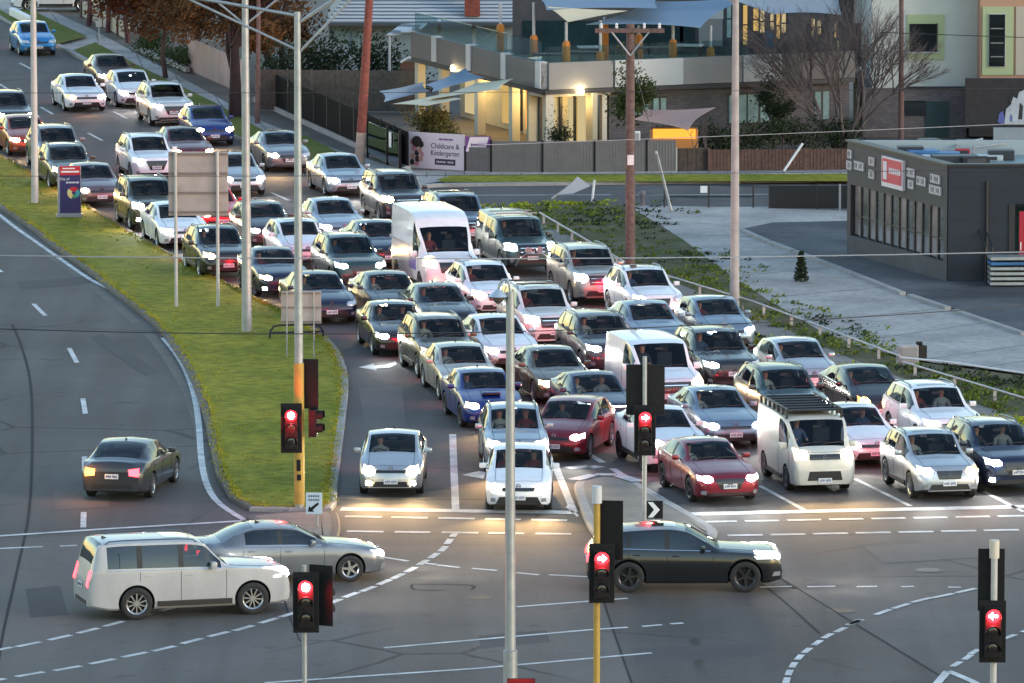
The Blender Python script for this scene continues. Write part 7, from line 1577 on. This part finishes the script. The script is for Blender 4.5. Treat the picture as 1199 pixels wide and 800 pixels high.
# ------------------------------------------------------------------ drivers
def person_mesh():
    bm = bmesh.new(); me = bpy.data.meshes.new('person'); sk = bm.verts.layers.skin.verify()
    pts = {}
    def v(n, co, r, root=False):
        w = bm.verts.new(co); w[sk].radius = (r, r * .9); w[sk].use_root = root; pts[n] = w
    v('pel', (0, 0, .08), .16, True); v('waist', (0, .03, .25), .145); v('chest', (0, .06, .44), .165); v('sh', (0, .06, .56), .12); v('neck', (0, .05, .64), .058); v('jaw', (0, .02, .71), .068); v('head', (0, .03, .79), .098); v('crown', (0, .045, .87), .075)
    for s, n in ((-1, 'l'), (1, 'r')):
        v('s' + n, (s * .19, .06, .53), .075); v('e' + n, (s * .26, -.10, .30), .052); v('w' + n, (s * .17, -.36, .36), .038); v('h' + n, (s * .13, -.43, .40), .042)
        v('k' + n, (s * .14, -.45, .06), .08); v('f' + n, (s * .14, -.62, -.28), .055)
    for a, b in (('pel', 'waist'), ('waist', 'chest'), ('chest', 'sh'), ('sh', 'neck'), ('neck', 'jaw'), ('jaw', 'head'), ('head', 'crown')): bm.edges.new((pts[a], pts[b]))
    for n in 'lr':
        for a, b in (('sh', 's' + n), ('s' + n, 'e' + n), ('e' + n, 'w' + n), ('w' + n, 'h' + n), ('pel', 'k' + n), ('k' + n, 'f' + n)): bm.edges.new((pts[a], pts[b]))
    bm.to_mesh(me); bm.free(); o = link('p_tmp', me); o.modifiers.new('s', 'SKIN'); m2 = o.modifiers.new('u', 'SUBSURF'); m2.levels = 1; m2.render_levels = 1
    dg = bpy.context.evaluated_depsgraph_get(); me2 = bpy.data.meshes.new_from_object(o.evaluated_get(dg)); bpy.data.objects.remove(o)
    me2.materials.clear()
    for f in me2.polygons:
        c = f.center; k = 1
        if c.z > .645 or (c.y < -.33 and c.z > .3): k = 0
        if c.z < .14: k = 2
        f.material_index = k; f.use_smooth = True
    return me2
PM = person_mesh(); M_skin = mat('skin', (.42, .22, .16), .55)
SH = [mat('shirt_' + n, c, .85) for n, c in (('dark', (.03, .03, .04)), ('blue', (.06, .09, .18)), ('red', (.22, .03, .03)), ('pale', (.38, .36, .34)), ('grey', (.12, .12, .13)))]
M_jean = mat('trousers', (.025, .03, .045), .85); M_hair = [mat('hair_' + n, c, .6) for n, c in (('dark', (.012, .009, .007)), ('brown', (.05, .028, .015)), ('fair', (.20, .13, .07)))]
for m in (M_skin, SH[0], M_jean): PM.materials.append(m)
hb_ = MB(); bmesh.ops.create_icosphere(hb_.bm, subdivisions=2, radius=1.0)
for v in hb_.bm.verts: v.co = Vector((v.co.x * .098, v.co.y * .108 + .055, v.co.z * .10 + .835))
bmesh.ops.delete(hb_.bm, geom=[v for v in hb_.bm.verts if v.co.z < .80 and v.co.y < .03], context='VERTS'); HAIR = hb_.mesh('hair', 60); HAIR.materials.append(M_hair[0])
fb = MB(); fb.box((-.035, -.062, .795), (.026, .012, .012)); fb.box((.035, -.062, .795), (.026, .012, .012)); fb.mi = 0; EYES = fb.mesh('eyes'); EYES.materials.append(mat('eye_dark', (.02, .015, .012), .3))
nb = MB(); nb.tube([(0, -.062, .80), (0, -.088, .762), (0, -.068, .752)], [.008, .014, .010], 6); NOSE = nb.mesh('nose', 60); NOSE.materials.append(M_skin)
SHN = ('dark', 'blue', 'red', 'pale', 'grey')
def driver(v, passenger=False):
    root, pr, tn, fx, fy, lab = v; sx, sy, sz = pr['seat']; i = rnd.randrange(5); hi = rnd.randrange(3)
    o = bpy.data.objects.new('person', PM); col.objects.link(o); M = Matrix.Translation(root.location) @ Matrix.Rotation(root.rotation_euler.z, 4, 'Z')
    p = M @ Vector((-sx if passenger else sx, sy - .02, sz - .06)); o.location = p; o.rotation_euler = (0, 0, root.rotation_euler.z + rnd.uniform(-.12, .12))
    o.material_slots[1].link = 'OBJECT'; o.material_slots[1].material = SH[i]
    who = 'passenger' if passenger else 'driver'
    short = ' '.join(lab.split()[:9])
    tag(o, f'{who} seated behind the windscreen of the {short}', 'person', 'people in the queued cars')
    h = bpy.data.objects.new('hair', HAIR); col.objects.link(h); h.parent = o; h.material_slots[0].link = 'OBJECT'; h.material_slots[0].material = M_hair[hi]
    for nm, m in (('eyes', EYES), ('nose', NOSE)):
        q = bpy.data.objects.new(nm, m); col.objects.link(q); q.parent = o
for v in VEH:
    if v[4] > 310 and not v[5].startswith(('white hatchback mostly', 'steel blue sedan behind')): driver(v)
    if any(k in v[5] for k in ('two people', 'white SUV in the kerb lane behind the silver', 'white sedan with a pink lit nose', 'navy crossover', 'dark blue SUV cut', 'black sedan near', 'white hatchback first')): driver(v, True)
# ------------------------------------------------------------------ light
w = bpy.data.worlds.new('World'); sc.world = w; w.use_nodes = True; nt = w.node_tree
sky = nt.nodes.new('ShaderNodeTexSky'); sky.sky_type = 'NISHITA'; sky.sun_disc = False
SUN_EL, SUN_AZ = 14.0, 118.0          # azimuth clockwise from +Y
sky.sun_elevation = R(SUN_EL); sky.sun_rotation = R(SUN_AZ); sky.air_density = 1.3; sky.dust_density = 0.3; sky.ozone_density = 1.4
bg = nt.nodes['Background']; bg.inputs['Strength'].default_value = 0.13; nt.links.new(sky.outputs[0], bg.inputs[0])
sd = bpy.data.lights.new('sun', 'SUN'); sd.energy = 0.35; sd.angle = R(14); sd.color = (1.0, .88, .84)
so = bpy.data.objects.new('sun', sd); col.objects.link(so)
dv = Vector((math.sin(R(SUN_AZ)) * math.cos(R(SUN_EL)), math.cos(R(SUN_AZ)) * math.cos(R(SUN_EL)), math.sin(R(SUN_EL))))
so.rotation_euler = dv.to_track_quat('Z', 'Y').to_euler()
sc.view_settings.view_transform = 'Standard'; sc.view_settings.look = 'None'; sc.view_settings.gamma = 1.0; sc.view_settings.use_curve_mapping = False
sc.view_settings.exposure = 1.65
sc.render.engine = 'CYCLES'; sc.cycles.use_denoising = True; sc.cycles.max_bounces = 6; sc.cycles.transparent_max_bounces = 12; sc.cycles.sample_clamp_indirect = 4.0
sc.cycles.use_light_tree = True; sc.cycles.caustics_reflective = False; sc.cycles.caustics_refractive = False
